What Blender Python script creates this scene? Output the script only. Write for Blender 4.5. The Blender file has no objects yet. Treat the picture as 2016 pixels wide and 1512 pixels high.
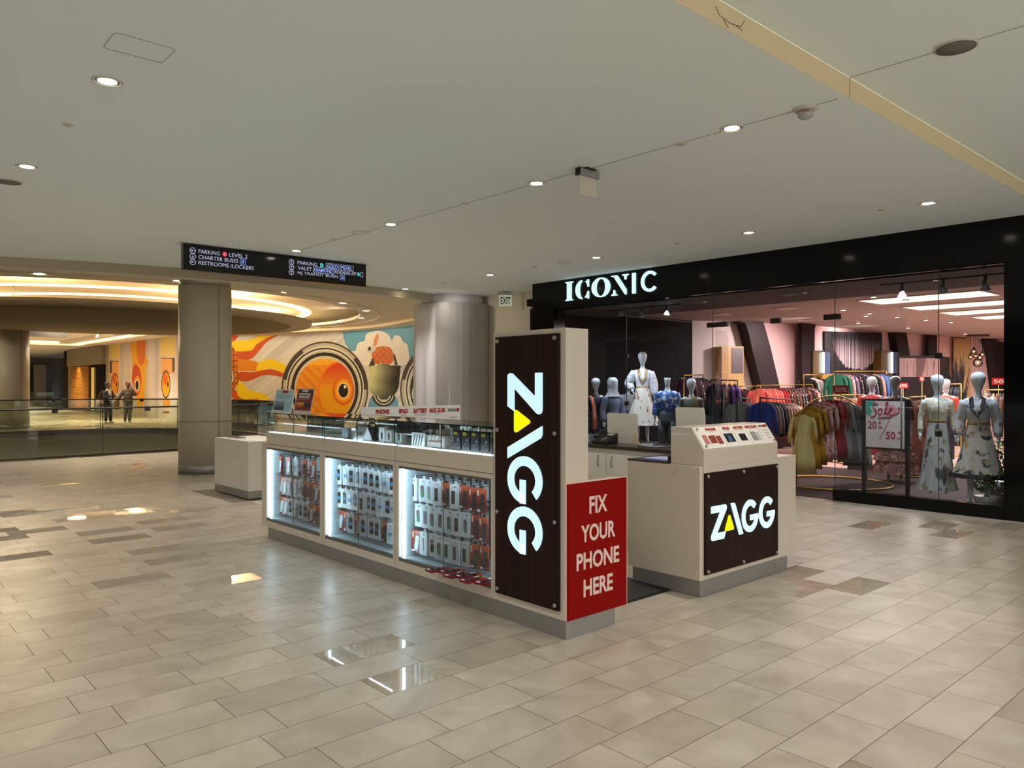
import bpy, math, random
from mathutils import Vector, Matrix
import numpy as np
random.seed(7)
S = bpy.context.scene
COL = S.collection
PI = math.pi
# ---------------------------------------------------------------- camera
YAW = math.radians(42.0)
SN, CS = math.sin(YAW), math.cos(YAW)
cam = bpy.data.cameras.new('camera'); camo = bpy.data.objects.new('camera', cam); COL.objects.link(camo)
camo.location = (0, 0, 1.6); camo.rotation_euler = (PI/2, 0, -YAW)
cam.lens = 1510/2016*36; cam.sensor_width = 36; cam.shift_y = 0.0005; cam.clip_end = 300
S.camera = camo
# ---------------------------------------------------------------- world + exposure
w = bpy.data.worlds.new('world'); S.world = w; w.use_nodes = True
w.node_tree.nodes['Background'].inputs[0].default_value = (1.0, 0.975, 0.91, 1)
w.node_tree.nodes['Background'].inputs[1].default_value = 0.85
S.view_settings.view_transform = 'Standard'
S.view_settings.look = 'None'
S.view_settings.exposure = 1.07
S.view_settings.gamma = 1.0
S.view_settings.use_curve_mapping = False
S.cycles.max_bounces = 7; S.cycles.transparent_max_bounces = 16; S.cycles.glossy_bounces = 4
S.cycles.diffuse_bounces = 4; S.cycles.sample_clamp_indirect = 6
S.cycles.caustics_reflective = False; S.cycles.caustics_refractive = False
# lamp grid of the mall ceiling (three rows over the hall, two more rows beyond the frame)
CEIL = 3.57
LANES = [(1.38, [-4.8, -2.2, 0.3, 2.75, 5.46, 8.08, 10.7, 13.3]), (5.2, [-4.8, -2.2, 0.75, 3.25, 5.416, 8.0, 10.52]),
         (8.93, [-4.8, -2.2, 0.6, 3.166, 5.334, 7.962, 10.51, 13.2]), (-2.5, [0.3, 2.9, 5.5, 8.0, 10.6, 13.2]), (-6.3, [0.3, 2.9, 5.5, 8.0, 10.6, 13.2])]
DL_W = 64.0
def spot(name, loc, w_, angle=95, blend=0.9, color=(1.0, 0.935, 0.83), rad=0.05, target=None):
    l = bpy.data.lights.new(name, 'SPOT'); l.energy = w_; l.spot_size = math.radians(angle); l.spot_blend = blend
    l.color = color; l.shadow_soft_size = rad
    o = bpy.data.objects.new(name, l); COL.objects.link(o); o.location = loc
    if target is not None:
        o.rotation_euler = (Vector(target)-Vector(loc)).to_track_quat('-Z', 'Y').to_euler()
    return o
def area(name, loc, sx, sy, w_, color, target):
    l = bpy.data.lights.new(name, 'AREA'); l.shape = 'RECTANGLE'; l.size = sx; l.size_y = sy; l.energy = w_; l.color = color
    o = bpy.data.objects.new(name, l); COL.objects.link(o); o.location = loc
    o.rotation_euler = (Vector(target)-Vector(loc)).to_track_quat('-Z', 'Y').to_euler()
    return o
for lx, ys in LANES:
    for ly in [v for v in ys if v > -3]:
        spot('downlight_lamp', (lx, ly, CEIL-0.02), DL_W*((1.6 if ly > 13 and lx > 8 else (1.3 if lx < 2 else 2.1)) if ly > 9 else (0.64 if lx > 8 else (0.95 if lx < 2 else 1.0))), 112, 1.0)
# corridor beyond the opening and the atrium ring
for p in ((-4, 30, 3.7), (4, 38, 3.7), (6.5, 44, 3.7), (12.5, 29, 3.7), (2, 52, 3.7), (9, 37, 3.7), (8, 31, 3.7), (-6, 40, 3.7), (9.5, 53, 3.7), (9, 62, 3.7)):
    spot('corridor_lamp', p, 700, 130, 1.0, (1.0, 0.84, 0.62))
for px_, py_ in ((77, 539), (350, 553), (555, 576), (675, 597), (721, 612), (711, 626), (659, 635)):
    r_ = ((px_-1008)/1510, (757-py_)/1510); t_ = 2.33/r_[1]
    spot('ring_lamp', ((SN+CS*r_[0])*t_, (CS-SN*r_[0])*t_, 3.93), 150, 125, 1.0)
for x_, y_, tx, ty in ((13.6, 24.0, 16.6, 25.5), (13.2, 27.5, 16.4, 29.0), (12.0, 30.5, 14.8, 33.0), (8.8, 37.5, 12.0, 38.5)):
    spot('mural_fill', (x_, y_, 3.75), 30, 110, 1.0, (1, 0.93, 0.84), 0.15, (tx, ty, 1.6))  # added fill spots that brighten the murals, no fixtures of the hall
spot('column_fill', (-0.3, 29.3, 3.9), 160, 80, 1.0, (1, 0.86, 0.66), 0.1, (6.3, 32.5, 2.0))  # added spot that brightens the distant round column
spot('exit_wall_fill', (9.4, 13.0, 3.5), 16, 120, 1.0, (1, 0.93, 0.82), 0.1, (11.1, 12.6, 2.0))  # added fill that lifts the wall beside the exit sign
# shop interior ceiling panels light the racks; spots light the window figures
area('shop_panel_lamp', (18, 5.8, 3.0), 6, 3, 210, (1.0, 0.87, 0.84), (18, 5.8, 0))
area('shop_panel_lamp', (26, 4.5, 3.0), 6, 3, 210, (1.0, 0.87, 0.84), (26, 4.5, 0))
area('shop_panel_lamp', (13.5, 7.0, 2.95), 1.2, 3, 40, (1.0, 0.87, 0.84), (13.5, 7.0, 0))
for x_ in (17.0, 20.5):
    spot('shop_wall_lamp', (x_, 8.3, 3.0), 120, 110, 1.0, (1.0, 0.80, 0.80), 0.1, (x_, 10.2, 1.9))

# ---------------------------------------------------------------- finding points: a viewing ray met with a plane
def ray(px, py):
    l = (px-1008)/1510
    return SN+CS*l, CS-SN*l, (757-py)/1510
def at_x(px, py, X):
    r = ray(px, py); t = X/r[0]; return Vector((X, r[1]*t, 1.6+r[2]*t))
def at_y(px, py, Y):
    r = ray(px, py); t = Y/r[1]; return Vector((r[0]*t, Y, 1.6+r[2]*t))
def at_z(px, py, Z=0.0):
    r = ray(px, py); t = (Z-1.6)/r[2]; return Vector((r[0]*t, r[1]*t, Z))
def at_d(px, py, d):
    r = ray(px, py); return Vector((r[0]*d, r[1]*d, 1.6+r[2]*d))
def W(lat, d, z=0.0):                      # metres to the right of / ahead of the standing point
    return Vector((SN*d+CS*lat, CS*d-SN*lat, z))

# ---------------------------------------------------------------- materials
def lin(c):
    out = []
    for v in c[:3]:
        v /= 255.0
        out.append(v/12.92 if v <= 0.04045 else ((v+0.055)/1.055)**2.4)
    return (out[0], out[1], out[2], 1.0)
MATS = {}
def nodes(m):
    m.use_nodes = True
    return m.node_tree.nodes, m.node_tree.links, m.node_tree.nodes['Principled BSDF']
def mat(name, rgb, rough=0.5, metal=0.0, spec=0.5, vary=0.06, scale=6.0, emit=None, es=1.0, coat=0.0):
    if name in MATS: return MATS[name]
    m = bpy.data.materials.new(name); n, l, b = nodes(m)
    c = lin(rgb)
    b.inputs['Base Color'].default_value = c
    b.inputs['Roughness'].default_value = rough; b.inputs['Metallic'].default_value = metal
    b.inputs['Specular IOR Level'].default_value = spec
    b.inputs['Coat Weight'].default_value = coat; b.inputs['Coat Roughness'].default_value = 0.05
    if emit is not None:
        b.inputs['Emission Color'].default_value = lin(emit); b.inputs['Emission Strength'].default_value = es
    if vary:
        tc = n.new('ShaderNodeTexCoord'); no = n.new('ShaderNodeTexNoise'); no.inputs['Scale'].default_value = scale
        no.inputs['Detail'].default_value = 3
        mr = n.new('ShaderNodeMapRange'); mr.inputs[3].default_value = 1-vary; mr.inputs[4].default_value = 1+vary
        hs = n.new('ShaderNodeHueSaturation'); hs.inputs['Color'].default_value = c
        l.new(tc.outputs['Object'], no.inputs['Vector']); l.new(no.outputs['Fac'], mr.inputs[0])
        l.new(mr.outputs[0], hs.inputs['Value']); l.new(hs.outputs[0], b.inputs['Base Color'])
    MATS[name] = m
    return m
def mat_wood(name, c1, c2, sc=(60, 60, 1.2), rough=0.45, spec=0.5):
    m = bpy.data.materials.new(name); n, l, b = nodes(m)
    tc = n.new('ShaderNodeTexCoord'); mp = n.new('ShaderNodeMapping'); mp.inputs['Scale'].default_value = sc
    no = n.new('ShaderNodeTexNoise'); no.inputs['Scale'].default_value = 1.5; no.inputs['Detail'].default_value = 5
    cr = n.new('ShaderNodeValToRGB'); cr.color_ramp.elements[0].position = 0.3; cr.color_ramp.elements[1].position = 0.7
    cr.color_ramp.elements[0].color = lin(c1); cr.color_ramp.elements[1].color = lin(c2)
    l.new(tc.outputs['Object'], mp.inputs[0]); l.new(mp.outputs[0], no.inputs[0]); l.new(no.outputs['Fac'], cr.inputs[0])
    l.new(cr.outputs[0], b.inputs['Base Color']); b.inputs['Roughness'].default_value = rough; b.inputs['Specular IOR Level'].default_value = spec
    MATS[name] = m; return m
def mat_glass(name, tint=(0.93, 0.97, 0.96), refl=1.0, base=0.04):
    m = bpy.data.materials.new(name); n, l, b = nodes(m)
    n.remove(b); out = n['Material Output']
    tr = n.new('ShaderNodeBsdfTransparent'); tr.inputs[0].default_value = (*tint, 1)
    gl = n.new('ShaderNodeBsdfGlossy'); gl.inputs['Roughness'].default_value = 0.0; gl.inputs[0].default_value = (1, 1, 1, 1)
    fr = n.new('ShaderNodeFresnel'); fr.inputs[0].default_value = 1.5
    mu = n.new('ShaderNodeMath'); mu.operation = 'MULTIPLY_ADD'; mu.inputs[1].default_value = refl; mu.inputs[2].default_value = base
    mu.use_clamp = True
    mx = n.new('ShaderNodeMixShader')
    l.new(fr.outputs[0], mu.inputs[0]); l.new(mu.outputs[0], mx.inputs[0]); l.new(tr.outputs[0], mx.inputs[1]); l.new(gl.outputs[0], mx.inputs[2])
    l.new(mx.outputs[0], out.inputs[0]); MATS[name] = m; return m
def mat_print(name, base, cols, scale=14.0, rough=0.7, dens=0.5, stretch=(1, 1, 1)):
    """printed fabric: patches of two more colours over a base"""
    if name in MATS: return MATS[name]
    m = bpy.data.materials.new(name); n, l, b = nodes(m)
    tc = n.new('ShaderNodeTexCoord'); mp = n.new('ShaderNodeMapping'); mp.inputs['Scale'].default_value = stretch
    l.new(tc.outputs['Object'], mp.inputs[0])
    prev = None
    for i, c in enumerate(cols):
        no = n.new('ShaderNodeTexNoise'); no.inputs['Scale'].default_value = scale*(1+0.4*i); no.inputs['Detail'].default_value = 4
        no.noise_dimensions = '4D'; no.inputs['W'].default_value = 3.7*i+1
        mr = n.new('ShaderNodeMapRange'); mr.inputs[1].default_value = dens; mr.inputs[2].default_value = dens+0.05
        mx = n.new('ShaderNodeMix'); mx.data_type = 'RGBA'
        l.new(mp.outputs[0], no.inputs[0]); l.new(no.outputs['Fac'], mr.inputs[0]); l.new(mr.outputs[0], mx.inputs[0])
        if prev is None: mx.inputs[6].default_value = lin(base)
        else: l.new(prev, mx.inputs[6])
        mx.inputs[7].default_value = lin(c); prev = mx.outputs[2]
    l.new(prev, b.inputs['Base Color']); b.inputs['Roughness'].default_value = rough
    MATS[name] = m; return m
def mat_grad(name, bottom, top, rough=0.4, axis=2, lo=0.2, hi=0.9):
    m = bpy.data.materials.new(name); n, l, b = nodes(m)
    tc = n.new('ShaderNodeTexCoord'); sp = n.new('ShaderNodeSeparateXYZ'); cr = n.new('ShaderNodeValToRGB')
    cr.color_ramp.elements[0].position = lo; cr.color_ramp.elements[1].position = hi
    cr.color_ramp.elements[0].color = lin(bottom); cr.color_ramp.elements[1].color = lin(top)
    l.new(tc.outputs['Generated'], sp.inputs[0]); l.new(sp.outputs[axis], cr.inputs[0]); l.new(cr.outputs[0], b.inputs['Base Color'])
    b.inputs['Roughness'].default_value = rough; MATS[name] = m; return m
def mat_vcol(name, rough=0.55):
    m = bpy.data.materials.new(name); n, l, b = nodes(m)
    a = n.new('ShaderNodeVertexColor'); a.layer_name = 'art'
    l.new(a.outputs[0], b.inputs['Base Color']); b.inputs['Roughness'].default_value = rough; b.inputs['Specular IOR Level'].default_value = 0.3
    MATS[name] = m; return m
def mat_tiles():
    """polished stone tiles, 0.5475 x 0.2706 m, every second row shifted by a quarter; here and there a mirror-polished one"""
    m = bpy.data.materials.new('stone_tiles'); n, l, b = nodes(m)
    def M(op, a, c=None, clamp=False):
        q = n.new('ShaderNodeMath'); q.operation = op; q.use_clamp = clamp
        for i, v in enumerate((a, c)):
            if v is None: continue
            if isinstance(v, (int, float)): q.inputs[i].default_value = v
            else: l.new(v, q.inputs[i])
        return q.outputs[0]
    tc = n.new('ShaderNodeTexCoord'); sp = n.new('ShaderNodeSeparateXYZ'); l.new(tc.outputs['Object'], sp.inputs[0])
    x, y = sp.outputs[0], sp.outputs[1]
    TW, TL = 0.2706, 0.5475
    v = M('DIVIDE', M('SUBTRACT', y, 1.195), TW); row = M('FLOOR', v); fv = M('SUBTRACT', v, row)
    half = M('MULTIPLY', row, 0.5); odd = M('MULTIPLY', M('SUBTRACT', half, M('FLOOR', half)), 2.0)
    sh = M('MULTIPLY', M('SUBTRACT', 1.0, odd), 0.137)
    u = M('DIVIDE', M('SUBTRACT', M('SUBTRACT', x, 0.932), sh), TL); col = M('FLOOR', u); fu = M('SUBTRACT', u, col)
    gv = M('LESS_THAN', M('MINIMUM', M('MULTIPLY', fv, TW), M('MULTIPLY', fu, TL)), 0.0034)
    cx = n.new('ShaderNodeCombineXYZ'); l.new(col, cx.inputs[0]); l.new(row, cx.inputs[1])
    wn = n.new('ShaderNodeTexWhiteNoise'); wn.noise_dimensions = '2D'; l.new(cx.outputs[0], wn.inputs['Vector'])
    ws = n.new('ShaderNodeSeparateColor'); l.new(wn.outputs['Color'], ws.inputs[0])
    # stone veins, different in each tile
    ad = n.new('ShaderNodeVectorMath'); ad.operation = 'MULTIPLY_ADD'; l.new(cx.outputs[0], ad.inputs[0]); ad.inputs[1].default_value = (3.7, 5.3, 0); l.new(tc.outputs['Object'], ad.inputs[2])
    no = n.new('ShaderNodeTexNoise'); no.inputs['Scale'].default_value = 2.2; no.inputs['Detail'].default_value = 7; no.inputs['Distortion'].default_value = 1.3
    l.new(ad.outputs[0], no.inputs[0])
    cr = n.new('ShaderNodeValToRGB'); e = cr.color_ramp.elements
    e[0].position = 0.32; e[0].color = lin((172, 160, 143)); e[1].position = 0.72; e[1].color = lin((200, 190, 174))
    l.new(no.outputs['Fac'], cr.inputs[0])
    hs = n.new('ShaderNodeHueSaturation'); l.new(cr.outputs[0], hs.inputs['Color'])
    polished = M('GREATER_THAN', ws.outputs[1], 0.90)
    val = M('ADD', M('MULTIPLY', ws.outputs[0], 0.12), 0.90)
    l.new(val, hs.inputs['Value'])
    gm = n.new('ShaderNodeMix'); gm.data_type = 'RGBA'; l.new(gv, gm.inputs[0]); l.new(hs.outputs[0], gm.inputs[6]); gm.inputs[7].default_value = lin((78, 62, 50))
    l.new(gm.outputs[2], b.inputs['Base Color'])
    fine = n.new('ShaderNodeTexNoise'); fine.inputs['Scale'].default_value = 9; l.new(tc.outputs['Object'], fine.inputs[0])
    rr = M('ADD', M('MULTIPLY', ws.outputs[2], 0.05), M('ADD', M('MULTIPLY', fine.outputs['Fac'], 0.06), 0.29))
    rough = M('MULTIPLY', rr, M('SUBTRACT', 1.0, M('MULTIPLY', polished, 0.95)))
    rough = M('ADD', rough, M('MULTIPLY', gv, 0.5))
    l.new(rough, b.inputs['Roughness']); b.inputs['Specular IOR Level'].default_value = 0.55
    wv = n.new('ShaderNodeTexNoise'); wv.inputs['Scale'].default_value = 3.0; l.new(tc.outputs['Object'], wv.inputs[0])
    bp = n.new('ShaderNodeBump'); bp.inputs['Strength'].default_value = 0.02; bp.inputs['Distance'].default_value = 0.02
    l.new(wv.outputs['Fac'], bp.inputs['Height']); l.new(bp.outputs[0], b.inputs['Normal'])
    MATS['stone_tiles'] = m; return m
def mat_bricks(name, c1, c2, mortar, scale, squash=0.5, rough=0.6):
    m = bpy.data.materials.new(name); n, l, b = nodes(m)
    tc = n.new('ShaderNodeTexCoord'); mp = n.new('ShaderNodeMapping'); mp.inputs['Rotation'].default_value = (PI/2, 0, PI/2)
    br = n.new('ShaderNodeTexBrick'); br.inputs['Scale'].default_value = scale
    br.inputs['Color1'].default_value = lin(c1); br.inputs['Color2'].default_value = lin(c2); br.inputs['Mortar'].default_value = lin(mortar)
    sp = n.new('ShaderNodeSeparateXYZ'); cb = n.new('ShaderNodeCombineXYZ')
    l.new(tc.outputs['Object'], sp.inputs[0]); l.new(sp.outputs[1], cb.inputs[0]); l.new(sp.outputs[2], cb.inputs[1])
    l.new(cb.outputs[0], br.inputs[0]); l.new(br.outputs[0], b.inputs['Base Color']); b.inputs['Roughness'].default_value = rough
    MATS[name] = m; return m

# ---------------------------------------------------------------- mesh collecting
TXT = {}
def text_mesh(s, bold):
    key = (s, bold)
    if key in TXT: return TXT[key]
    cu = bpy.data.curves.new('lettering', 'FONT'); cu.body = s; cu.offset = bold; cu.resolution_u = 3
    o = bpy.data.objects.new('lettering', cu); COL.objects.link(o)
    bpy.context.view_layer.update()
    me = bpy.data.meshes.new_from_object(o.evaluated_get(bpy.context.evaluated_depsgraph_get()))
    vs = np.array([v.co[:2] for v in me.vertices]); fs = [list(p.vertices) for p in me.polygons]
    COL.objects.unlink(o); bpy.data.objects.remove(o); bpy.data.curves.remove(cu); bpy.data.meshes.remove(me)
    lo, hi = vs.min(0), vs.max(0)
    vs = vs-lo
    TXT[key] = (vs, fs, hi-lo)
    return TXT[key]
class MB:
    def __init__(self): self.v = []; self.f = []; self.m = []; self.s = []
    def add(self, vs, fs, m=0, smooth=False):
        k = len(self.v); self.v += [Vector(p) for p in vs]
        for f in fs: self.f.append([i+k for i in f]); self.m.append(m); self.s.append(smooth)
        return self
    def box(self, a, b, m=0):
        x0, y0, z0 = [min(a[i], b[i]) for i in range(3)]; x1, y1, z1 = [max(a[i], b[i]) for i in range(3)]
        return self.add([(x0, y0, z0), (x1, y0, z0), (x1, y1, z0), (x0, y1, z0), (x0, y0, z1), (x1, y0, z1), (x1, y1, z1), (x0, y1, z1)],
                        [(0, 3, 2, 1), (4, 5, 6, 7), (0, 1, 5, 4), (1, 2, 6, 5), (2, 3, 7, 6), (3, 0, 4, 7)], m)
    def quad(self, a, b, c, d, m=0): return self.add([a, b, c, d], [(0, 1, 2, 3)], m)
    def prism(self, pts, o, ux, uy, depth, m=0):
        """2-D outline in the frame o, ux, uy, thickened along ux x uy"""
        o, ux, uy = Vector(o), Vector(ux), Vector(uy); nz = ux.cross(uy).normalized()*depth
        n = len(pts); base = [o+ux*p[0]+uy*p[1] for p in pts]
        self.add(base+[p+nz for p in base], [tuple(range(n))[::-1], tuple(range(n, 2*n))]+[(i, (i+1) % n, (i+1) % n+n, i+n) for i in range(n)], m)
        return self
    def arc(self, c, rx, ry, t, a0, a1, o, ux, uy, depth, m=0, n=24, ti=None):
        o, ux, uy = Vector(o), Vector(ux), Vector(uy)
        ti = t if ti is None else ti
        for i in range(n):
            p = []
            for k, (r, a) in enumerate(((1, i), (1, i+1), (0, i+1), (0, i))):
                an = a0+(a1-a0)*a/n
                R = (rx, ry) if r else (rx-t, ry-ti)
                p.append((c[0]+R[0]*math.cos(an), c[1]+R[1]*math.sin(an)))
            self.prism(p, o, ux, uy, depth, m)
        return self
    def tube(self, pts, r, seg=8, m=0, closed=False, cap=True):
        pts = [Vector(p) for p in pts]; n = len(pts); rs = r if isinstance(r, (list, tuple)) else [r]*n
        vs = []; up = None
        for i, p in enumerate(pts):
            if closed: t = pts[(i+1) % n]-pts[i-1]
            else: t = pts[min(i+1, n-1)]-pts[max(i-1, 0)]
            t.normalize()
            if up is None: up = Vector((0, 0, 1)) if abs(t.z) < 0.9 else Vector((1, 0, 0))
            a = t.cross(up); a.normalize(); b_ = a.cross(t); up = b_
            vs += [p+(a*math.cos(2*PI*k/seg)+b_*math.sin(2*PI*k/seg))*rs[i] for k in range(seg)]
        fs = []
        for i in range(n if closed else n-1):
            j = (i+1) % n
            for k in range(seg): fs.append((i*seg+k, i*seg+(k+1) % seg, j*seg+(k+1) % seg, j*seg+k))
        if cap and not closed: fs += [tuple(range(seg))[::-1], tuple(range((n-1)*seg, n*seg))]
        return self.add(vs, fs, m, True)
    def lathe(self, prof, c=(0, 0, 0), seg=24, m=0, smooth=True, a0=0, a1=2*PI, cap=True):
        c = Vector(c); vs = []; full = abs(a1-a0-2*PI) < 1e-6; ns = seg if full else seg+1
        for r, z in prof: vs += [c+Vector((r*math.cos(a0+(a1-a0)*k/seg), r*math.sin(a0+(a1-a0)*k/seg), z)) for k in range(ns)]
        fs = []
        for i in range(len(prof)-1):
            for k in range(seg):
                k2 = (k+1) % ns
                fs.append((i*ns+k, i*ns+k2, (i+1)*ns+k2, (i+1)*ns+k))
        if full and cap:
            if prof[0][0] > 1e-4: fs.append(tuple(range(ns))[::-1])
            if prof[-1][0] > 1e-4: fs.append(tuple(range((len(prof)-1)*ns, len(prof)*ns)))
        return self.add(vs, fs, m, smooth)
    def ball(self, c, rx, ry=None, rz=None, seg=16, rings=10, m=0):
        ry = ry or rx; rz = rz or rx; c = Vector(c); vs = []
        for i in range(rings+1):
            t = PI*i/rings
            vs += [c+Vector((rx*math.sin(t)*math.cos(2*PI*k/seg), ry*math.sin(t)*math.sin(2*PI*k/seg), -rz*math.cos(t))) for k in range(seg)]
        return self.add(vs, [(i*seg+k, i*seg+(k+1) % seg, (i+1)*seg+(k+1) % seg, (i+1)*seg+k) for i in range(rings) for k in range(seg)], m, True)
    def rings(self, rows, m=0, smooth=True, cap=True):
        """rows: equally long lists of points, joined one to the next"""
        n = len(rows[0]); vs = [p for r in rows for p in r]
        fs = [(i*n+k, i*n+(k+1) % n, (i+1)*n+(k+1) % n, (i+1)*n+k) for i in range(len(rows)-1) for k in range(n)]
        if cap: fs += [tuple(range(n))[::-1], tuple(range((len(rows)-1)*n, len(rows)*n))]
        return self.add(vs, fs, m, smooth)
    def text(self, s, o, ux, uy, h, w=None, bold=0.0, m=0, align='L', lift=0.0):
        vs, fs, sz = text_mesh(s, bold)
        k = h/sz[1]; kx = k if w is None else w/sz[0]
        o, ux, uy = Vector(o), Vector(ux).normalized(), Vector(uy).normalized(); nz = ux.cross(uy)*lift
        dx = {'L': 0, 'C': -sz[0]*kx/2, 'R': -sz[0]*kx}[align]
        return self.add([o+ux*(p[0]*kx+dx)+uy*(p[1]*k)+nz for p in vs], fs, m)
    def build(self, name, mats, parent=None, bevel=0.0, solid=False, props=None, fix=False):
        if not isinstance(mats, (list, tuple)): mats = [mats]
        off = parent_world(parent) if parent is not None else Vector((0, 0, 0))
        me = bpy.data.meshes.new(name); me.from_pydata([tuple(p-off) for p in self.v], [], self.f)
        for q in mats: me.materials.append(q)
        me.polygons.foreach_set('material_index', self.m); me.polygons.foreach_set('use_smooth', self.s)
        me.update()
        if fix:
            import bmesh
            bm = bmesh.new(); bm.from_mesh(me); bmesh.ops.recalc_face_normals(bm, faces=bm.faces); bm.to_mesh(me); bm.free()
        o = bpy.data.objects.new(name, me); COL.objects.link(o)
        if parent is not None: o.parent = parent
        if bevel:
            b = o.modifiers.new('edge', 'BEVEL'); b.width = bevel; b.segments = 2; b.limit_method = 'ANGLE'
        if props:
            for k, v in props.items(): o[k] = v
        return o
def parent_world(p):
    v = Vector((0, 0, 0))
    while p is not None: v += p.location; p = p.parent
    return v
def thing(name, label, cat, loc=(0, 0, 0), group=None, rz=0.0):
    o = bpy.data.objects.new(name, None); COL.objects.link(o); o.location = loc; o.rotation_euler = (0, 0, rz)
    o.empty_display_size = 0.05
    o['label'] = label; o['category'] = cat
    if group: o['group'] = group
    return o
def tag(o, label, cat, group=None, kind=None):
    o['label'] = label; o['category'] = cat
    if group: o['group'] = group
    if kind: o['kind'] = kind
    return o
def struct(o, label=None):
    o['kind'] = 'structure'
    if label: o['label'] = label
    return o
def recenter(o, loc):
    """put a single-mesh thing's origin at its base"""
    loc = Vector(loc); o.data.transform(Matrix.Translation(-loc)); o.location = loc; return o
def copy_tree(o, parent=None):
    c = o.copy(); COL.objects.link(c); c.parent = parent
    for ch in list(o.children): copy_tree(ch, c)
    return c
def ordn(i): return ['first', 'second', 'third', 'fourth', 'fifth', 'sixth', 'seventh', 'eighth', 'ninth', 'tenth', 'eleventh', 'twelfth', 'thirteenth', 'fourteenth', 'fifteenth', 'sixteenth', 'seventeenth', 'eighteenth', 'nineteenth', 'twentieth'][i]

# common materials
M_ceil = mat('painted_ceiling', (235, 247, 252), 0.9, vary=0.02, scale=0.7)
M_ceil2 = mat('raised_ceiling_paint', (214, 206, 188), 0.9, vary=0.02, scale=0.7)
M_wall = mat('cream_wall_paint', (203, 193, 168), 0.8, vary=0.02)
M_white = mat('glossy_white_laminate', (214, 203, 188), 0.22, vary=0.015, coat=0.3)
M_white2 = mat('white_laminate', (225, 222, 216), 0.35, vary=0.01)
M_steel = mat('brushed_steel', (158, 157, 154), 0.42, metal=0.55, vary=0.05, scale=30)
M_darksteel = mat('dark_steel', (70, 68, 66), 0.35, metal=0.8, vary=0.05)
M_black = mat('black_plastic', (14, 14, 15), 0.4, vary=0.03)
M_gloss_black = mat('glossy_black_panel', (6, 6, 7), 0.12, vary=0.02, coat=0.2)
M_gold = mat('brass', (200, 160, 80), 0.3, metal=0.9, vary=0.04)
M_glass = mat_glass('clear_glass')
M_shopglass = mat_glass('shop_window_glass', (0.88, 0.90, 0.90), 0.6, 0.0)
M_greenglass = mat_glass('greenish_railing_glass', (0.80, 0.86, 0.76), 1.0, 0.02)
M_glassedge = mat('glass_edge', (20, 60, 60), 0.15, vary=0.0)
M_led = mat('cool_led_strip', (255, 255, 255), 0.5, vary=0, emit=(205, 238, 255), es=5.2)
M_letter = mat('lit_letter_face', (210, 235, 245), 0.4, vary=0, emit=(176, 217, 240), es=0.46)
M_yellow = mat('lit_yellow_face', (255, 240, 0), 0.4, vary=0, emit=(255, 245, 0), es=0.52)
M_lens = mat('lamp_lens', (255, 250, 240), 0.5, vary=0, emit=(255, 238, 214), es=9.0)
M_tile = mat_tiles()
M_walnut = mat_wood('dark_walnut_veneer', (24, 11, 8), (50, 27, 19), (55, 55, 0.8), 0.5, 0.2)
M_red = mat('red_sign_board', (140, 5, 3), 0.6, spec=0.1, vary=0.02)
M_offwhite = mat('off_white_print', (232, 205, 195), 0.5, vary=0)
M_paper = mat('white_paper', (236, 234, 230), 0.6, vary=0.02)
M_redprint = mat('red_print', (178, 28, 34), 0.5, vary=0)
M_blackprint = mat('black_print', (24, 22, 24), 0.5, vary=0)
M_greyprint = mat('grey_print', (140, 138, 138), 0.5, vary=0)
M_warm = mat('warm_cove_light', (255, 235, 200), 0.5, vary=0, emit=(255, 222, 165), es=2.4)
M_manq = mat('glossy_white_mannequin', (214, 222, 226), 0.18, vary=0.01, coat=0.5)
# ================================================================ THE SETTING
import bmesh
def flat_region(name, outer, holes, z, m, up=True):
    bm = bmesh.new(); edges = []
    for loop in [outer]+holes:
        vs = [bm.verts.new((p[0], p[1], z)) for p in loop]
        for i in range(len(vs)): edges.append(bm.edges.new((vs[i], vs[(i+1) % len(vs)])))
    bmesh.ops.triangle_fill(bm, use_beauty=True, use_dissolve=False, edges=edges)
    bmesh.ops.recalc_face_normals(bm, faces=bm.faces)
    for f in bm.faces:
        if (f.normal.z > 0) != up: f.normal_flip()
    me = bpy.data.meshes.new(name); bm.to_mesh(me); bm.free(); me.materials.append(m)
    o = bpy.data.objects.new(name, me); COL.objects.link(o); return struct(o)
def catmull(pts, closed=False, n=6):
    P = [Vector((p[0], p[1])) for p in pts]; out = []; N = len(P)
    for i in range(N if closed else N-1):
        g = (lambda k: P[k % N]) if closed else (lambda k: P[max(0, min(N-1, k))])
        p0, p1, p2, p3 = g(i-1), g(i), g(i+1), g(i+2)
        for k in range(n):
            t = k/n
            out.append(0.5*((2*p1)+(p2-p0)*t+(2*p0-5*p1+4*p2-p3)*t*t+(3*p1-p0-3*p2+p3)*t**3))
    if not closed: out.append(P[-1])
    return out
def LD(pts): return [W(a, b) for a, b in pts]
def circ(c, r, a0, a1, n): return [(c[0]+r*math.cos(math.radians(a0+(a1-a0)*i/n)), c[1]+r*math.sin(math.radians(a0+(a1-a0)*i/n))) for i in range(n+1)]
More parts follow.
